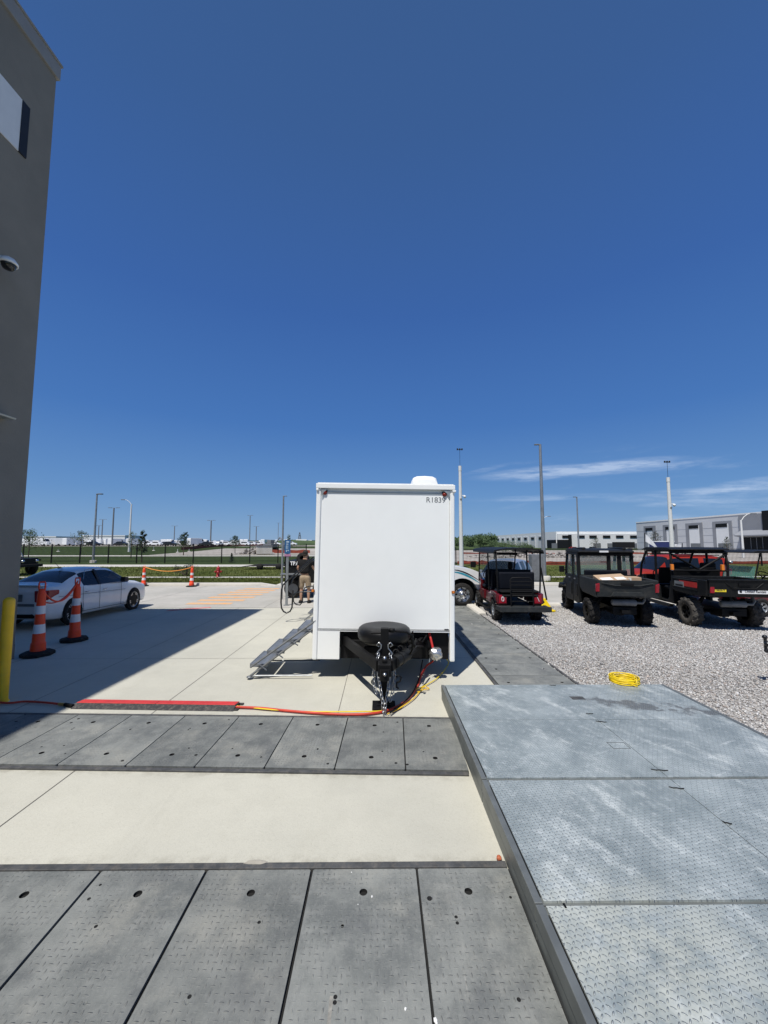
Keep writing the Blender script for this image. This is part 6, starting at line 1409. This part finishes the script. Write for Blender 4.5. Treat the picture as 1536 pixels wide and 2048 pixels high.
for s in (-1, 1): b = MB(); b.hexa([(s*.69-.045, -.775, .93), (s*.69+.045, -.76, .93), (s*.69+.045, -.70, .93), (s*.69-.045, -.70, .93)], [(s*.69-.045, -.80, 1.13), (s*.69+.055, -.78, 1.16), (s*.69+.055, -.70, 1.16), (s*.69-.045, -.70, 1.13)]); b.build('tail_light', MT['redlens'], u1, bevel=.012)
b = MB()   # cab lower body and doors
for s in (-1, 1):
    b.prism([(.68, .48), (.68, 1.20), (1.25, 1.22), (1.30, .42), (.95, .40)], s*.70-.05, s*.70+.05, 'x'); b.prism([(1.33, .42), (1.28, 1.22), (2.15, 1.20), (2.22, .44), (2.0, .40)], s*.70-.05, s*.70+.05, 'x')
    b.prism([(.80, .62), (.82, .98), (1.05, 1.02), (1.18, .75), (1.10, .58)], s*.755-.02, s*.755+.02, 'x'); b.prism([(1.42, .60), (1.40, .96), (1.72, 1.02), (1.95, .78), (1.85, .60)], s*.755-.02, s*.755+.02, 'x')
split(b, 'door', MT['plastic_dark'], u1, bevel=.02)
b = MB(); b.box(-.66, .66, .70, 2.3, .42, .50); b.prism([(2.2, .50), (2.15, 1.14), (2.55, 1.08), (2.98, .86), (3.02, .55)], -.66, .66, 'x')
for s in (-1, 1): b.prism([(2.08, .78), (2.2, .86), (2.8, .84), (2.95, .68), (2.9, .62), (2.75, .74), (2.3, .76)], s*.72-.10, s*.72+.10, 'x')
b.build('body', MT['plastic_dark'], u1, bevel=.03)
b = MB(); HWc = .72; zt = 1.90   # cab frame
for s in (-1, 1):
    b.prism([(.66, 1.18), (.72, zt), (.84, zt), (.80, 1.18)], s*HWc-.04-(.0), s*HWc+.04, 'x'); b.prism([(1.24, 1.18), (1.26, zt), (1.34, zt), (1.34, 1.18)], s*HWc-.035, s*HWc+.035, 'x'); b.prism([(2.12, 1.14), (1.92, zt), (2.0, zt), (2.26, 1.14)], s*HWc-.035, s*HWc+.035, 'x')
    b.box(s*HWc-.035, s*HWc+.035, .84, 1.94, zt-.07, zt-.001)
b.box(-.68, .68, .70, .76, 1.16, 1.26); b.box(-.68, .68, .72, .80, zt-.09, zt-.002); b.box(.05, .15, .71, .77, 1.261, zt-.091); b.box(.33, .44, .71, .77, 1.261, zt-.091)
b.build('cab_frame', MT['black'], u1, bevel=.015)
b = MB(); b.prism([(.60, zt), (.60, zt+.05), (.78, zt+.10), (1.8, zt+.12), (2.05, zt+.06), (2.1, zt)], -.75, .75, 'x'); b.box(-.60, -.50, .75, 1.9, zt+.10, zt+.15); b.box(.5, .6, .75, 1.9, zt+.10, zt+.15); b.build('roof', MT['plastic_dark'], u1, bevel=.03)
b = MB(); b.box(-.18, .06, .585, .605, zt+.015, zt+.065); b.build('roof_sticker', MT['reflect'], u1)
b = MB(); b.box(-.67, .04, .73, .735, 1.262, zt-.092); b.box(.155, .325, .73, .735, 1.262, zt-.092); b.box(.445, .67, .73, .735, 1.262, zt-.092); split(b, 'rear_window', MT['clearglass'], u1)
b = MB()
for s in (-1, 1):
    b.box(s*HWc-.004, s*HWc+.004, .82, 1.24, 1.23, zt-.075); b.prism([(1.36, 1.23), (1.36, zt-.075), (1.92, zt-.075), (2.1, 1.23)], s*HWc-.004, s*HWc+.004, 'x')
split(b, 'side_window', MT['clearglass'], u1); b = MB(); b.hexa([(-.66, 2.22, 1.16), (.66, 2.22, 1.16), (.66, 2.23, 1.16), (-.66, 2.23, 1.16)], [(-.68, 1.97, zt-.02), (.68, 1.97, zt-.02), (.68, 1.98, zt-.02), (-.68, 1.98, zt-.02)]); b.build('windscreen', MT['clearglass'], u1)
b = MB(); seat(b, 1.05, .60, .88); seat(b, 1.75, .60, .88); split(b, 'seat', MT['navy'], u1, bevel=.04)
b = MB(); b.tube([(-.72, 2.05, 1.28), (-.84, 2.02, 1.34)], .018, 6); b.box(-.97, -.82, 1.98, 2.04, 1.24, 1.44); b.build('mirror', MT['black'], u1, bevel=.025)
b = MB(); b.tube([(-.34+.17*math.cos(a), 2.0+.05*math.sin(a), 1.16+.15*math.sin(a)) for a in lin(0, 2*math.pi, 20)[:-1]], .014, 6, 0, None, True); b.build('steering_wheel', MT['black'], u1)
b = MB()
for y in (.98, 1.56): b.box(-.775, -.745, y, y+.12, 1.10, 1.13)
split(b, 'door_handle', MT['zinc'], u1)
# boxes in the bed
def carton(x, y, z, sx, sy, sz, rx, ry, rz, lab, flap):
    t = empty('cardboard_box', (0, 0, 0), 0, lab, 'box', 'cardboard boxes in the cargo bed'); M = Matrix.Translation(u1.location) @ Matrix.Rotation(u1.rotation_euler.z, 4, 'Z') @ Matrix.Translation((x, y, z)) @ Matrix.Rotation(rz, 4, 'Z') @ Matrix.Rotation(rx, 4, 'X') @ Matrix.Rotation(ry, 4, 'Y')
    t.matrix_basis = M; b = MB(); b.box(-sx, sx, -sy, sy, 0, sz); b.build('carton', MT['card'], t, bevel=.004); b = MB()
    for a in flap: b.box(*a)
    b.build('label', MT['paper'], t)
carton(-.22, -.32, 1.16, .36, .24, .12, R(14), R(-4), .1, 'large flattened cardboard box with white labels tilted over the bed edge', [(-.30, -.02, -.20, .0, .1205, .122), (.06, .30, -.22, -.02, .1205, .122), (-.33, .33, -.2445, -.2405, .01, .10)])
carton(.34, .10, .90, .28, .22, .36, 0, 0, -.1, 'plain brown cardboard box standing in the right of the bed', [(-.04, .04, -.221, -.22, .02, .35)])

# ================================================================== OPEN BLACK BUGGY
u2 = empty('utility_buggy', (9.02, 10.55, .03), R(-8.5), 'black open crew buggy with roll cage, rental stickers and dusty rear wheel', 'utility vehicle', 'utility buggies on the gravel')
buggy_common(u2, .72, .355, 2.75, 'tyre_dusty', 'black')
zb0, zb1 = .87, 1.26
b = MB()
for s in (-1, 1): b.prism([(-.86, zb0), (-.90, zb1-.03), (-.90, zb1), (.60, zb1), (.60, zb0+.08), (.45, zb0-.02), (-.3, zb0-.04)], s*.79-.03, s*.79+.03, 'x')
b.box(-.759, .759, -.85, .58, zb0-.02, zb0+.03); b.box(-.759, .759, .53, .595, zb0+.031, zb1); b.build('cargo_bed', MT['plastic_dark'], u2, bevel=.015)
b = MB(); b.hexa([(-.76, -.90, zb0), (.76, -.90, zb0), (.76, -.86, zb0), (-.76, -.86, zb0)], [(-.78, -.95, zb1), (.78, -.95, zb1), (.78, -.905, zb1), (-.78, -.905, zb1)]); b.box(-.80, .80, -.975, -.90, zb1+.001, zb1+.03)
for pp in (((-.42, zb1-.05), (-.26, zb1-.18), (.26, zb1-.18), (.42, zb1-.05)),): b.tube([(x, -.945+.02*(zb1-z), z) for x, z in pp], .014, 6)
tg = b.build('tailgate', MT['plastic_dark'], u2, bevel=.01)
b = MB(); b.box(-.13, .13, -.965, -.94, zb1-.14, zb1-.06)
for k in range(2): b.box(-.11, .11, -.972, -.9651, zb1-.125+.03*k, zb1-.11+.03*k)
b.build('latch', MT['black'], tg, bevel=.004)
TM = Matrix.Rotation(R(7), 4, 'X')
def sticker(name, x, z, w_, h_, m, y=-.945, off=.004):
    b = MB(); yy = y+.12*(zb1-z)*0+(.05*(zb1-z)/(zb1-zb0))-off; b.box(x-w_/2, x+w_/2, yy-.003, yy, z-h_/2, z+h_/2); o = b.build(name, m, tg); return o, yy-.0035
o, yy = sticker('number_sticker', -.54, zb0+.155, .30, .085, MT['plateyellow']); text('11682679', .075, 'number', MT['ink'], o, Matrix.Translation((-.54, yy, zb0+.155)) @ FACE, .0008, .78, .0015)
o, yy = sticker('company_sticker', .20, zb0+.125, .66, .10, MT['flagwhite'], off=.006); text('United Rentals', .085, 'lettering', MT['ink'], o, Matrix.Translation((.245, yy, zb0+.125)) @ FACE, .0008, .92, .002, shear=.25)
b = MB(); b.lathe([(.018, 0), (.030, 0), (.030, .001), (.018, .001)], 18, 0, Matrix.Translation((-.075, yy, zb0+.125)) @ Matrix.Rotation(math.pi/2, 4, 'X')); b.box(-.068, -.048, yy-.002, yy-.0012, zb0+.095, zb0+.155); b.build('emblem', MT['ink'], o)
b = MB(); zc = zb0+.20; yq = -.945+.05*.4-.006; b.add([(.60, yq, zc-.02), (.78, yq, zc-.02), (.72, yq, zc+.07), (.66, yq, zc+.07)], [(0, 1, 2, 3)]); b.build('warning_sticker', MT['orange'], tg, fix=False); b = MB(); b.box(.60, .76, yq-.001, yq+.002, zc-.075, zc-.03); b.build('warning_sticker', MT['flagwhite'], tg)
for s in (-1, 1): b = MB(); b.box(s*.70-.05, s*.70+.05, -.93, -.90, zb0+.08, zb0+.25); b.build('tail_light', MT['redlens'], u2, bevel=.01)
# decals on the left bed side
b = MB(); b.box(-.825, -.8205, -.55, .20, zb0+.16, zb0+.30); b.build('side_decal', MT['red'], u2); b = MB(); b.box(-.829, -.8255, .0, .42, zb0+.12, zb0+.27); b.build('side_decal', MT['galv_light'], u2); b = MB(); b.box(-.832, -.8295, .04, .38, zb0+.14, zb0+.19); b.box(-.829, -.8255, -.50, -.1, zb0+.13, zb0+.155); b.build('side_decal', MT['ink'], u2)
b = MB(); b.tube([(-.822, -.60, zb0+.34), (-.822, .48, zb0+.34), (-.822, .5, zb0+.12), (-.822, -.55, zb0+.10), (-.822, -.60, zb0+.34)], .010, 5); b.build('bed_rib', MT['plastic_grey'], u2)
# floor, pillars, seats
b = MB(); b.box(-.66, .66, .62, 2.5, .44, .50)
for s in (-1, 1): b.prism([(.60, .46), (.62, 1.15), (.78, 1.10), (.88, .62), (1.0, .46)], s*.70-.06, s*.70+.06, 'x'); b.prism([(1.42, .46), (1.46, .9), (1.58, .9), (1.65, .46)], s*.70-.05, s*.70+.05, 'x'); b.box(s*.72-.08, s*.72+.08, .85, 2.3, .34, .42)
b.prism([(2.42, .50), (2.38, 1.18), (2.75, 1.12), (3.2, .88), (3.25, .55)], -.70, .70, 'x'); b.build('body', MT['plastic_dark'], u2, bevel=.025)
b = MB(); seat(b, 1.15, .62, .92); seat(b, 1.95, .62, .92); split(b, 'seat', MT['black'], u2, bevel=.04)
for s in (-1, 1):
    b = MB(); b.box(s*.35-.2, s*.35+.2, .86, .98, 1.40, 1.62); b.build('headrest', MT['black'], u2, bevel=.04)
zt = 1.96; b = MB(); rc = .034
for s in (-1, 1):
    b.tube([(s*.70, .70, 1.0), (s*.73, .70, 1.5), (s*.72, .74, zt-.06), (s*.70, .82, zt)], rc, 8); b.tube([(s*.70, .82, zt), (s*.70, 2.05, zt), (s*.70, 2.15, zt-.05), (s*.72, 2.42, 1.5), (s*.72, 2.52, 1.1)], rc, 8); b.tube([(s*.72, 1.55, .9), (s*.72, 1.55, zt)], rc, 8)
b.tube([(-.72, .72, zt-.04), (.72, .72, zt-.04)], rc, 8); b.tube([(-.70, 2.10, zt-.02), (.70, 2.10, zt-.02)], rc, 8); b.tube([(-.72, .70, 1.40), (.72, .70, 1.40)], rc*.8, 8)
b.tube([(-.70, .71, zt-.10), (0, .71, 1.42)], rc*.9, 8); b.tube([(.70, .71, zt-.10), (0, .71, 1.42)], rc*.9, 8); b.build('roll_cage', MT['black'], u2)
b = MB(); b.prism([(.62, zt+.02), (.62, zt+.055), (.9, zt+.10), (2.0, zt+.10), (2.28, zt+.04), (2.28, zt+.01)], -.76, .76, 'x'); b.build('roof', MT['plastic_dark'], u2, bevel=.025)
for x in (-.78, .52): b = MB(); b.box(x-.035, x+.035, .55, .62, 1.42, 1.58); b.build('amber_reflector', MT['amber'], u2, bevel=.006)
b = MB(); b.box(-.78, -.74, .60, .64, 1.40, 1.44); b.lathe([(0, 0), (.05, 0), (.05, .06), (0, .06)], 12, 0, Matrix.Translation((.78, .66, 1.62))); b.build('work_light', MT['zinc'], u2)
b = MB(); b.tube([(-.30+.19*math.cos(a), 2.20+.05*math.sin(a), 1.18+.17*math.sin(a)) for a in lin(0, 2*math.pi, 20)[:-1]], .015, 6, 0, None, True); b.build('steering_wheel', MT['black'], u2)
def flag(t, px, pyb, pyt, Y, pts, lab=None):   # whip flag fixed to the buggy
    Mi = (Matrix.Translation(u2.location) @ Matrix.Rotation(u2.rotation_euler.z, 4, 'Z')).inverted()
    b = MB(); b.tube([Mi @ AY(px, pyb, Y), Mi @ AY(px, pyt, Y)], .012, 6); p = b.build('flag_pole', MT['black'], t)
    n = len(pts)//2; top = [Mi @ AY(x, y, Y+.05*math.sin(i*2.1)) for i, (x, y) in enumerate(pts[:n])]; bot = [Mi @ AY(x, y, Y+.05*math.sin(i*2.1+.6)) for i, (x, y) in enumerate(pts[n:])]
    b = MB(); b.grid([top, bot]); b.build('flag', MT['flagwhite'], p, fix=False)
flag(u2, 1289.5, 1128, 1066, 12.6, [(1291, 1068), (1298, 1074), (1306, 1083), (1313, 1092), (1319, 1099.5), (1291, 1083), (1298, 1087), (1306, 1092), (1312, 1097), (1318, 1100)])
flag(u2, 1364.5, 1108, 1086, 12.9, [(1362, 1090), (1358, 1088.5), (1354, 1089), (1350, 1092), (1362, 1101), (1358, 1100), (1355, 1101.5), (1351, 1099)])

# ================================================================== SECOND CART at the right edge
g2_ = empty('golf_cart', (13.05, 12.35, .03), R(90), 'dark red golf cart with black roof at the right edge behind the open buggy', 'golf cart')
for s in (-1, 1): wheel(g2_, s*.52, 0, .27, .2, s, rim='silver', rimr=.56); wheel(g2_, s*.52, 1.7, .27, .2, s, rim='silver', rimr=.56)
b = MB(); b.box(-.52, .52, -.5, 2.1, .30, .40); b.prism([(-.55, .4), (-.5, .78), (.45, .80), (.5, .4)], -.58, .58, 'x'); b.prism([(1.35, .40), (1.35, .92), (1.7, .92), (2.15, .72), (2.2, .42)], -.56, .56, 'x'); b.build('body', MT['darkred'], g2_, bevel=.04)
b = MB(); seat(b, .25, .50, .92); b.build('seat', MT['black'], g2_, bevel=.05)
b = MB(); b.prism([(-.65, 1.90), (-.65, 1.93), (.8, 1.97), (1.75, 1.96), (1.95, 1.90), (1.9, 1.88)], -.64, .64, 'x'); b.build('roof', MT['plastic_dark'], g2_, bevel=.02)
b = MB()
for s in (-1, 1): b.tube([(s*.55, -.45, .8), (s*.57, -.45, 1.9)], .02, 8); b.tube([(s*.55, 1.88, .85), (s*.57, 1.62, 1.9)], .022, 8)
split(b, 'roof_post', MT['black'], g2_)
b = MB(); b.hexa([(-.53, 1.88, .90), (.53, 1.88, .90), (.53, 1.89, .90), (-.53, 1.89, .90)], [(-.53, 1.74, 1.48), (.53, 1.74, 1.48), (.53, 1.75, 1.48), (-.53, 1.75, 1.48)]); b.build('windscreen', MT['greenglass'], g2_)
b = MB(); b.tube([(.0+.20*math.cos(a), .95+.13*math.sin(a), 1.17+.12*math.sin(a)) for a in lin(0, 2*math.pi, 24)[:-1]], .016, 8, 0, None, True); b.tube([(0, .95, 1.17), (0, 1.35, .8)], .022, 8); b.tube([(-.18, .95, 1.17), (.18, .95, 1.17)], .014, 6); b.build('steering_wheel', MT['black'], g2_)

# ================================================================== SMALL THINGS ON THE RIGHT
v = G(1095, 1226); yb = empty('yellow_wheel_stop', (v.x, v.y+.2, .03), .2, 'bright yellow wedge shaped block on the gravel beside the red cart', 'wheel stop')
b = MB(); b.hexa([(-.22, -.22, 0), (.20, -.22, 0), (.20, .22, 0), (-.22, .22, 0)], [(-.16, -.08, .42), (-.02, -.08, .42), (-.02, .10, .42), (-.16, .10, .42)]); b.box(-.24, .22, -.26, .24, 0, .06); b.build('block', MT['yellowbright'], yb, bevel=.02)
Y = 21.6; v0, v1 = AY(1064, 1137, Y), AY(1086, 1109, Y); uc = empty('utility_cabinet', ((v0.x+v1.x)/2, Y, 0), 0, 'grey metal utility cabinet standing on the verge behind the red cart', 'cabinet'); w_ = (v1.x-v0.x)/2
b = MB(); b.box(-w_, w_, 0, .5, .1, v1.z); b.build('housing', MT['lampgrey'], uc, bevel=.02); b = MB(); b.box(-w_+.03, w_-.03, -.015, -.001, .2, v1.z-.08); b.build('door', MT['lampgrey'], uc, bevel=.006); b = MB(); b.box(-w_-.05, w_+.05, -.05, .55, 0, .1); b.build('plinth', MT['kerbc'], uc)
# ball mount poking into the frame at the right edge, on a small hitch stand
v = AY(1531, 1287, 6.25); hs_ = empty('hitch_stand', (v.x, 6.25, 0), 0, 'black three ball hitch at the right edge above the gravel', 'hitch')
b = MB(); b.tube([(0, 0, v.z-.11), (0, 0, v.z+.11)], .022, 10); b.blob((-.005, 0, v.z+.10), .036, 0, 2); b.blob((.0, -.03, v.z-.0), .042, 0, 2); b.blob((.01, 0, v.z-.11), .036, 0, 2); b.build('ball_mount', MT['blackgloss'], hs_, fix=False)
b = MB(); b.box(.0, .75, -.03, .03, v.z-.03, v.z+.03); b.box(.60, .75, -.04, .04, .02, v.z-.0301); b.box(.45, .90, -.2, .2, 0, .0199); b.build('receiver', MT['black'], hs_)

# ================================================================== PERSON, SIGN, BLACK TRAILER
Y = 14.45; v = G(573, 1211); sg = empty('sign_post', (v.x, v.y, .008), R(8), 'narrow blue upright sign on a grey steel post left of the trailer', 'sign'); Y = v.y
b = MB(); b.box(-.045, .045, -.03, .03, 0, tz(573, 1080, Y)-.05); b.box(-.10, .10, -.10, .10, 0, .012); b.build('post', MT['steelpole'], sg, bevel=.004)
z0, z1 = tz(573, 1108, Y), tz(573, 1080, Y); b = MB(); b.box(-.105, .105, -.045, -.031, z0, z1); pn = b.build('panel', MT['bluesign'], sg, bevel=.003)
b = MB(); hh = z1-z0
for k, (a, c, x0, x1) in enumerate(((.90, .80, -.05, .05), (.72, .66, -.05, .03), (.60, .34, -.052, -.03), (.60, .34, .0, .02), (.28, .14, -.05, -.02), (.28, .20, .0, .05))): b.box(x0, x1, -.0485, -.0455, z0+hh*c, z0+hh*a)
b.build('lettering', mat('signpale', (.45, .58, .68), .5), pn); b = MB(); b.box(-.11, .12, -.045, -.031, z0-.09, z0-.015); b.build('lower_panel', MT['lilac'], sg)
Y = 16.2; x0 = AY(571, 1150, Y).x; bt = empty('black_trailer', (x0, Y, .008), 0, 'black equipment trailer with white lettering, behind the man', 'trailer'); 
zt_ = tz(590, 1122, Y); b = MB(); b.box(0, 2.6, 0, 2.4, .62, zt_); b.build('body', MT['plastic_dark'], bt, bevel=.02); b = MB(); b.box(-.06, 2.66, -.06, 2.46, zt_-.12, zt_-.04); b.box(-.03, .05, -.03, .05, .5, zt_+.22); b.box(.0, 2.6, -.05, .0, .60, .70); b.build('frame', MT['black'], bt)
v = AY(591, 1127.5, Y-.07); text('TRAIL', .21, 'lettering', MT['flagwhite'], bt, Matrix.Translation((v.x-x0+.03, -.064, v.z)) @ FACE, .001, .9, .008)
b = MB(); b.lathe([(.12, -.08), (.22, -.09), (.26, -.05), (.26, .05), (.22, .09), (.12, .08)], 28, 0, Matrix.Translation((.66, .2, zt_+.08)) @ Matrix.Rotation(math.pi/2, 4, 'X')); sw = b.build('spare_wheel', MT['rubber'], bt); b = MB(); b.lathe([(.13, .08), (.10, .03), (0, .04)], 20, 0, Matrix.Translation((.66, .2, zt_+.08)) @ Matrix.Rotation(math.pi/2, 4, 'X')); b.build('rim', MT['lampgrey'], sw)
for x in (.35, 1.5): b = MB(); b.lathe([(0, -.12), (.36, -.12), (.38, -.06), (.38, .06), (.36, .12), (.2, .12), (.18, .08), (0, .10)], 24, 0, Matrix.Translation((x, -.02, .38)) @ Matrix.Rotation(math.pi/2, 4, 'X')); wl = b.build('wheel', MT['rubber'], bt); b = MB(); b.lathe([(.2, .121), (.15, .10), (0, .125)], 20, 0, Matrix.Translation((x, -.02, .38)) @ Matrix.Rotation(math.pi/2, 4, 'X')); b.build('rim', MT['lampgrey'], wl)
b = MB(); b.box(-.1, .9, -.5, .0, .95, .99); b.box(-.05, 0, -.45, -.4, .0, .95); b.build('side_table', MT['lampgrey'], bt)
# low flatbed trailer on the verge, dark, far left of the sign
Y = 33.5; a_, c_2 = AY(503, 1140, Y), AY(566, 1136, Y); ft = empty('flat_trailer', (a_.x, Y, 0), 0, 'low dark flat trailer on the verge beyond the blue sign', 'trailer'); b = MB(); b.box(0, c_2.x-a_.x+.6, 0, 1.6, .30, .40); b.prism([(0, .3), (-.9, .22), (-.9, .26), (0, .38)], .2, 1.4, 'y'); b.build('deck', MT['rubber'], ft)
for x in (.7, 2.3): b = MB(); b.lathe([(0, -.1), (.26, -.1), (.26, .1), (0, .1)], 20, 0, Matrix.Translation((x, -.02, .26)) @ Matrix.Rotation(math.pi/2, 4, 'X')); b.build('wheel', MT['rubber'], ft)

def skin(name, verts, edges, radii, m, parent, sub=2, root=0):
    me = bpy.data.meshes.new(name); me.from_pydata([tuple(v) for v in verts], edges, []); me.materials.append(m)
    o = bpy.data.objects.new(name, me); COL.objects.link(o); o.parent = parent
    s = o.modifiers.new('s', 'SKIN'); s.use_smooth_shade = True
    for i, r in enumerate(radii):
        sv_ = me.skin_vertices[0].data[i]; sv_.radius = (r, r) if not isinstance(r, tuple) else r; sv_.use_root = (i == root)
    d = o.modifiers.new('d', 'SUBSURF'); d.levels = d.render_levels = sub; return o
v = G(609, 1206.5); ps = empty('person', (v.x, v.y, .008), R(-8), 'man in black T-shirt and khaki shorts standing with his back turned beside the trailer', 'person'); s = AY(606, 1102, v.y).z/1.80; ps.scale = (s, s, s)
# body: +y is the way he faces (away from the camera)
B_ = [((0, 0, .95), .10), ((0, .01, 1.12), .09), ((0, .02, 1.30), .09), ((0, .0, 1.44), .07), ((0, .01, 1.53), .058), ((0, .03, 1.62), .085), ((0, .03, 1.70), .092), ((0, .03, 1.765), .06),
      ((-.17, .0, 1.43), .045), ((-.25, -.05, 1.20), .046), ((-.20, .12, 1.02), .036), ((-.16, .18, .99), .024),
      ((.17, .0, 1.43), .045), ((.27, .06, 1.22), .046), ((.26, .28, 1.12), .036), ((.25, .36, 1.11), .024),
      ((-.095, .0, .85), .07), ((-.12, .02, .50), .062), ((-.12, -.02, .30), .056), ((-.125, -.02, .09), .038), ((-.14, .12, .04), .036),
      ((.095, .0, .85), .07), ((.13, .05, .50), .062), ((.13, .03, .30), .056), ((.135, .02, .09), .038), ((.15, .16, .04), .036)]
E_ = [(0, 1), (1, 2), (2, 3), (3, 4), (4, 5), (5, 6), (6, 7), (3, 8), (8, 9), (9, 10), (10, 11), (3, 12), (12, 13), (13, 14), (14, 15), (0, 16), (16, 17), (17, 18), (18, 19), (19, 20), (0, 21), (21, 22), (22, 23), (23, 24), (24, 25)]
# hands: palm + five short fingers each
vs = [a for a, _ in B_]; rs_ = [r for _, r in B_]; ed = list(E_)
for hi, el_ in ((11, 10), (15, 14)):
    h = Vector(vs[hi]); d = (h-Vector(vs[el_])).normalized(); u = d.cross(Vector((0, 0, 1))).normalized(); w3 = d.cross(u)
    for k in range(5):
        o_ = (u*(.016*(k-1.5)) if k < 4 else u*-.035); L = (.05, .058, .055, .045, .035)[k]; i0 = len(vs)
        vs.append(tuple(h+d*.03+o_)); rs_.append(.0105); vs.append(tuple(h+d*(.03+L)+o_*1.2-w3*-.015)); rs_.append(.008); ed += [(hi, i0), (i0, i0+1)]
pb = skin('body', vs, ed, rs_, MT['skin'], ps)
skin('t_shirt', [(0, 0, .98), (0, .01, 1.13), (0, .02, 1.30), (0, 0, 1.44), (0, .0, 1.50), (-.18, 0, 1.43), (-.235, -.03, 1.27), (.18, 0, 1.43), (.25, .03, 1.27)], [(0, 1), (1, 2), (2, 3), (3, 4), (3, 5), (5, 6), (3, 7), (7, 8)], [(.22, .17), (.21, .165), (.235, .17), (.16, .14), .085, .11, .095, .11, .095], MT['tee'], ps)
skin('shorts', [(0, 0, .99), (0, 0, .88), (-.105, 0, .80), (-.125, .01, .48), (.105, .0, .80), (.13, .03, .48)], [(0, 1), (1, 2), (2, 3), (1, 4), (4, 5)], [(.18, .15), (.185, .155), .118, .098, .118, .098], MT['khaki'], ps)
b = MB(); b.blob((0, .01, 1.735), .102, 0, 3, .06, (.92, 1.0, .88), 1); b.box(-.07, .07, -.085, .0, 1.62, 1.70); b.build('hair', MT['hair'], ps, bevel=.02)
for x, y in ((-.14, .06), (.15, .10)): b = MB(); b.prism([(-.13, 0), (-.13, .09), (-.02, .11), (.12, .05), (.15, 0)], x-.045, x+.045, 'x', 0, Matrix.Translation((0, y-.03, 0))); b.build('shoe', MT['rubber'], ps, bevel=.02)
# face (turned away): nose, ears
b = MB(); b.blob((0, .125, 1.66), .016, 0, 1, 0, (1, 1, 1.4)); b.blob((-.088, .03, 1.66), .022, 0, 1, 0, (.5, .8, 1.3)); b.blob((.088, .03, 1.66), .022, 0, 1, 0, (.5, .8, 1.3)); b.build('ear', MT['skin'], ps)
bpy.context.view_layer.update()
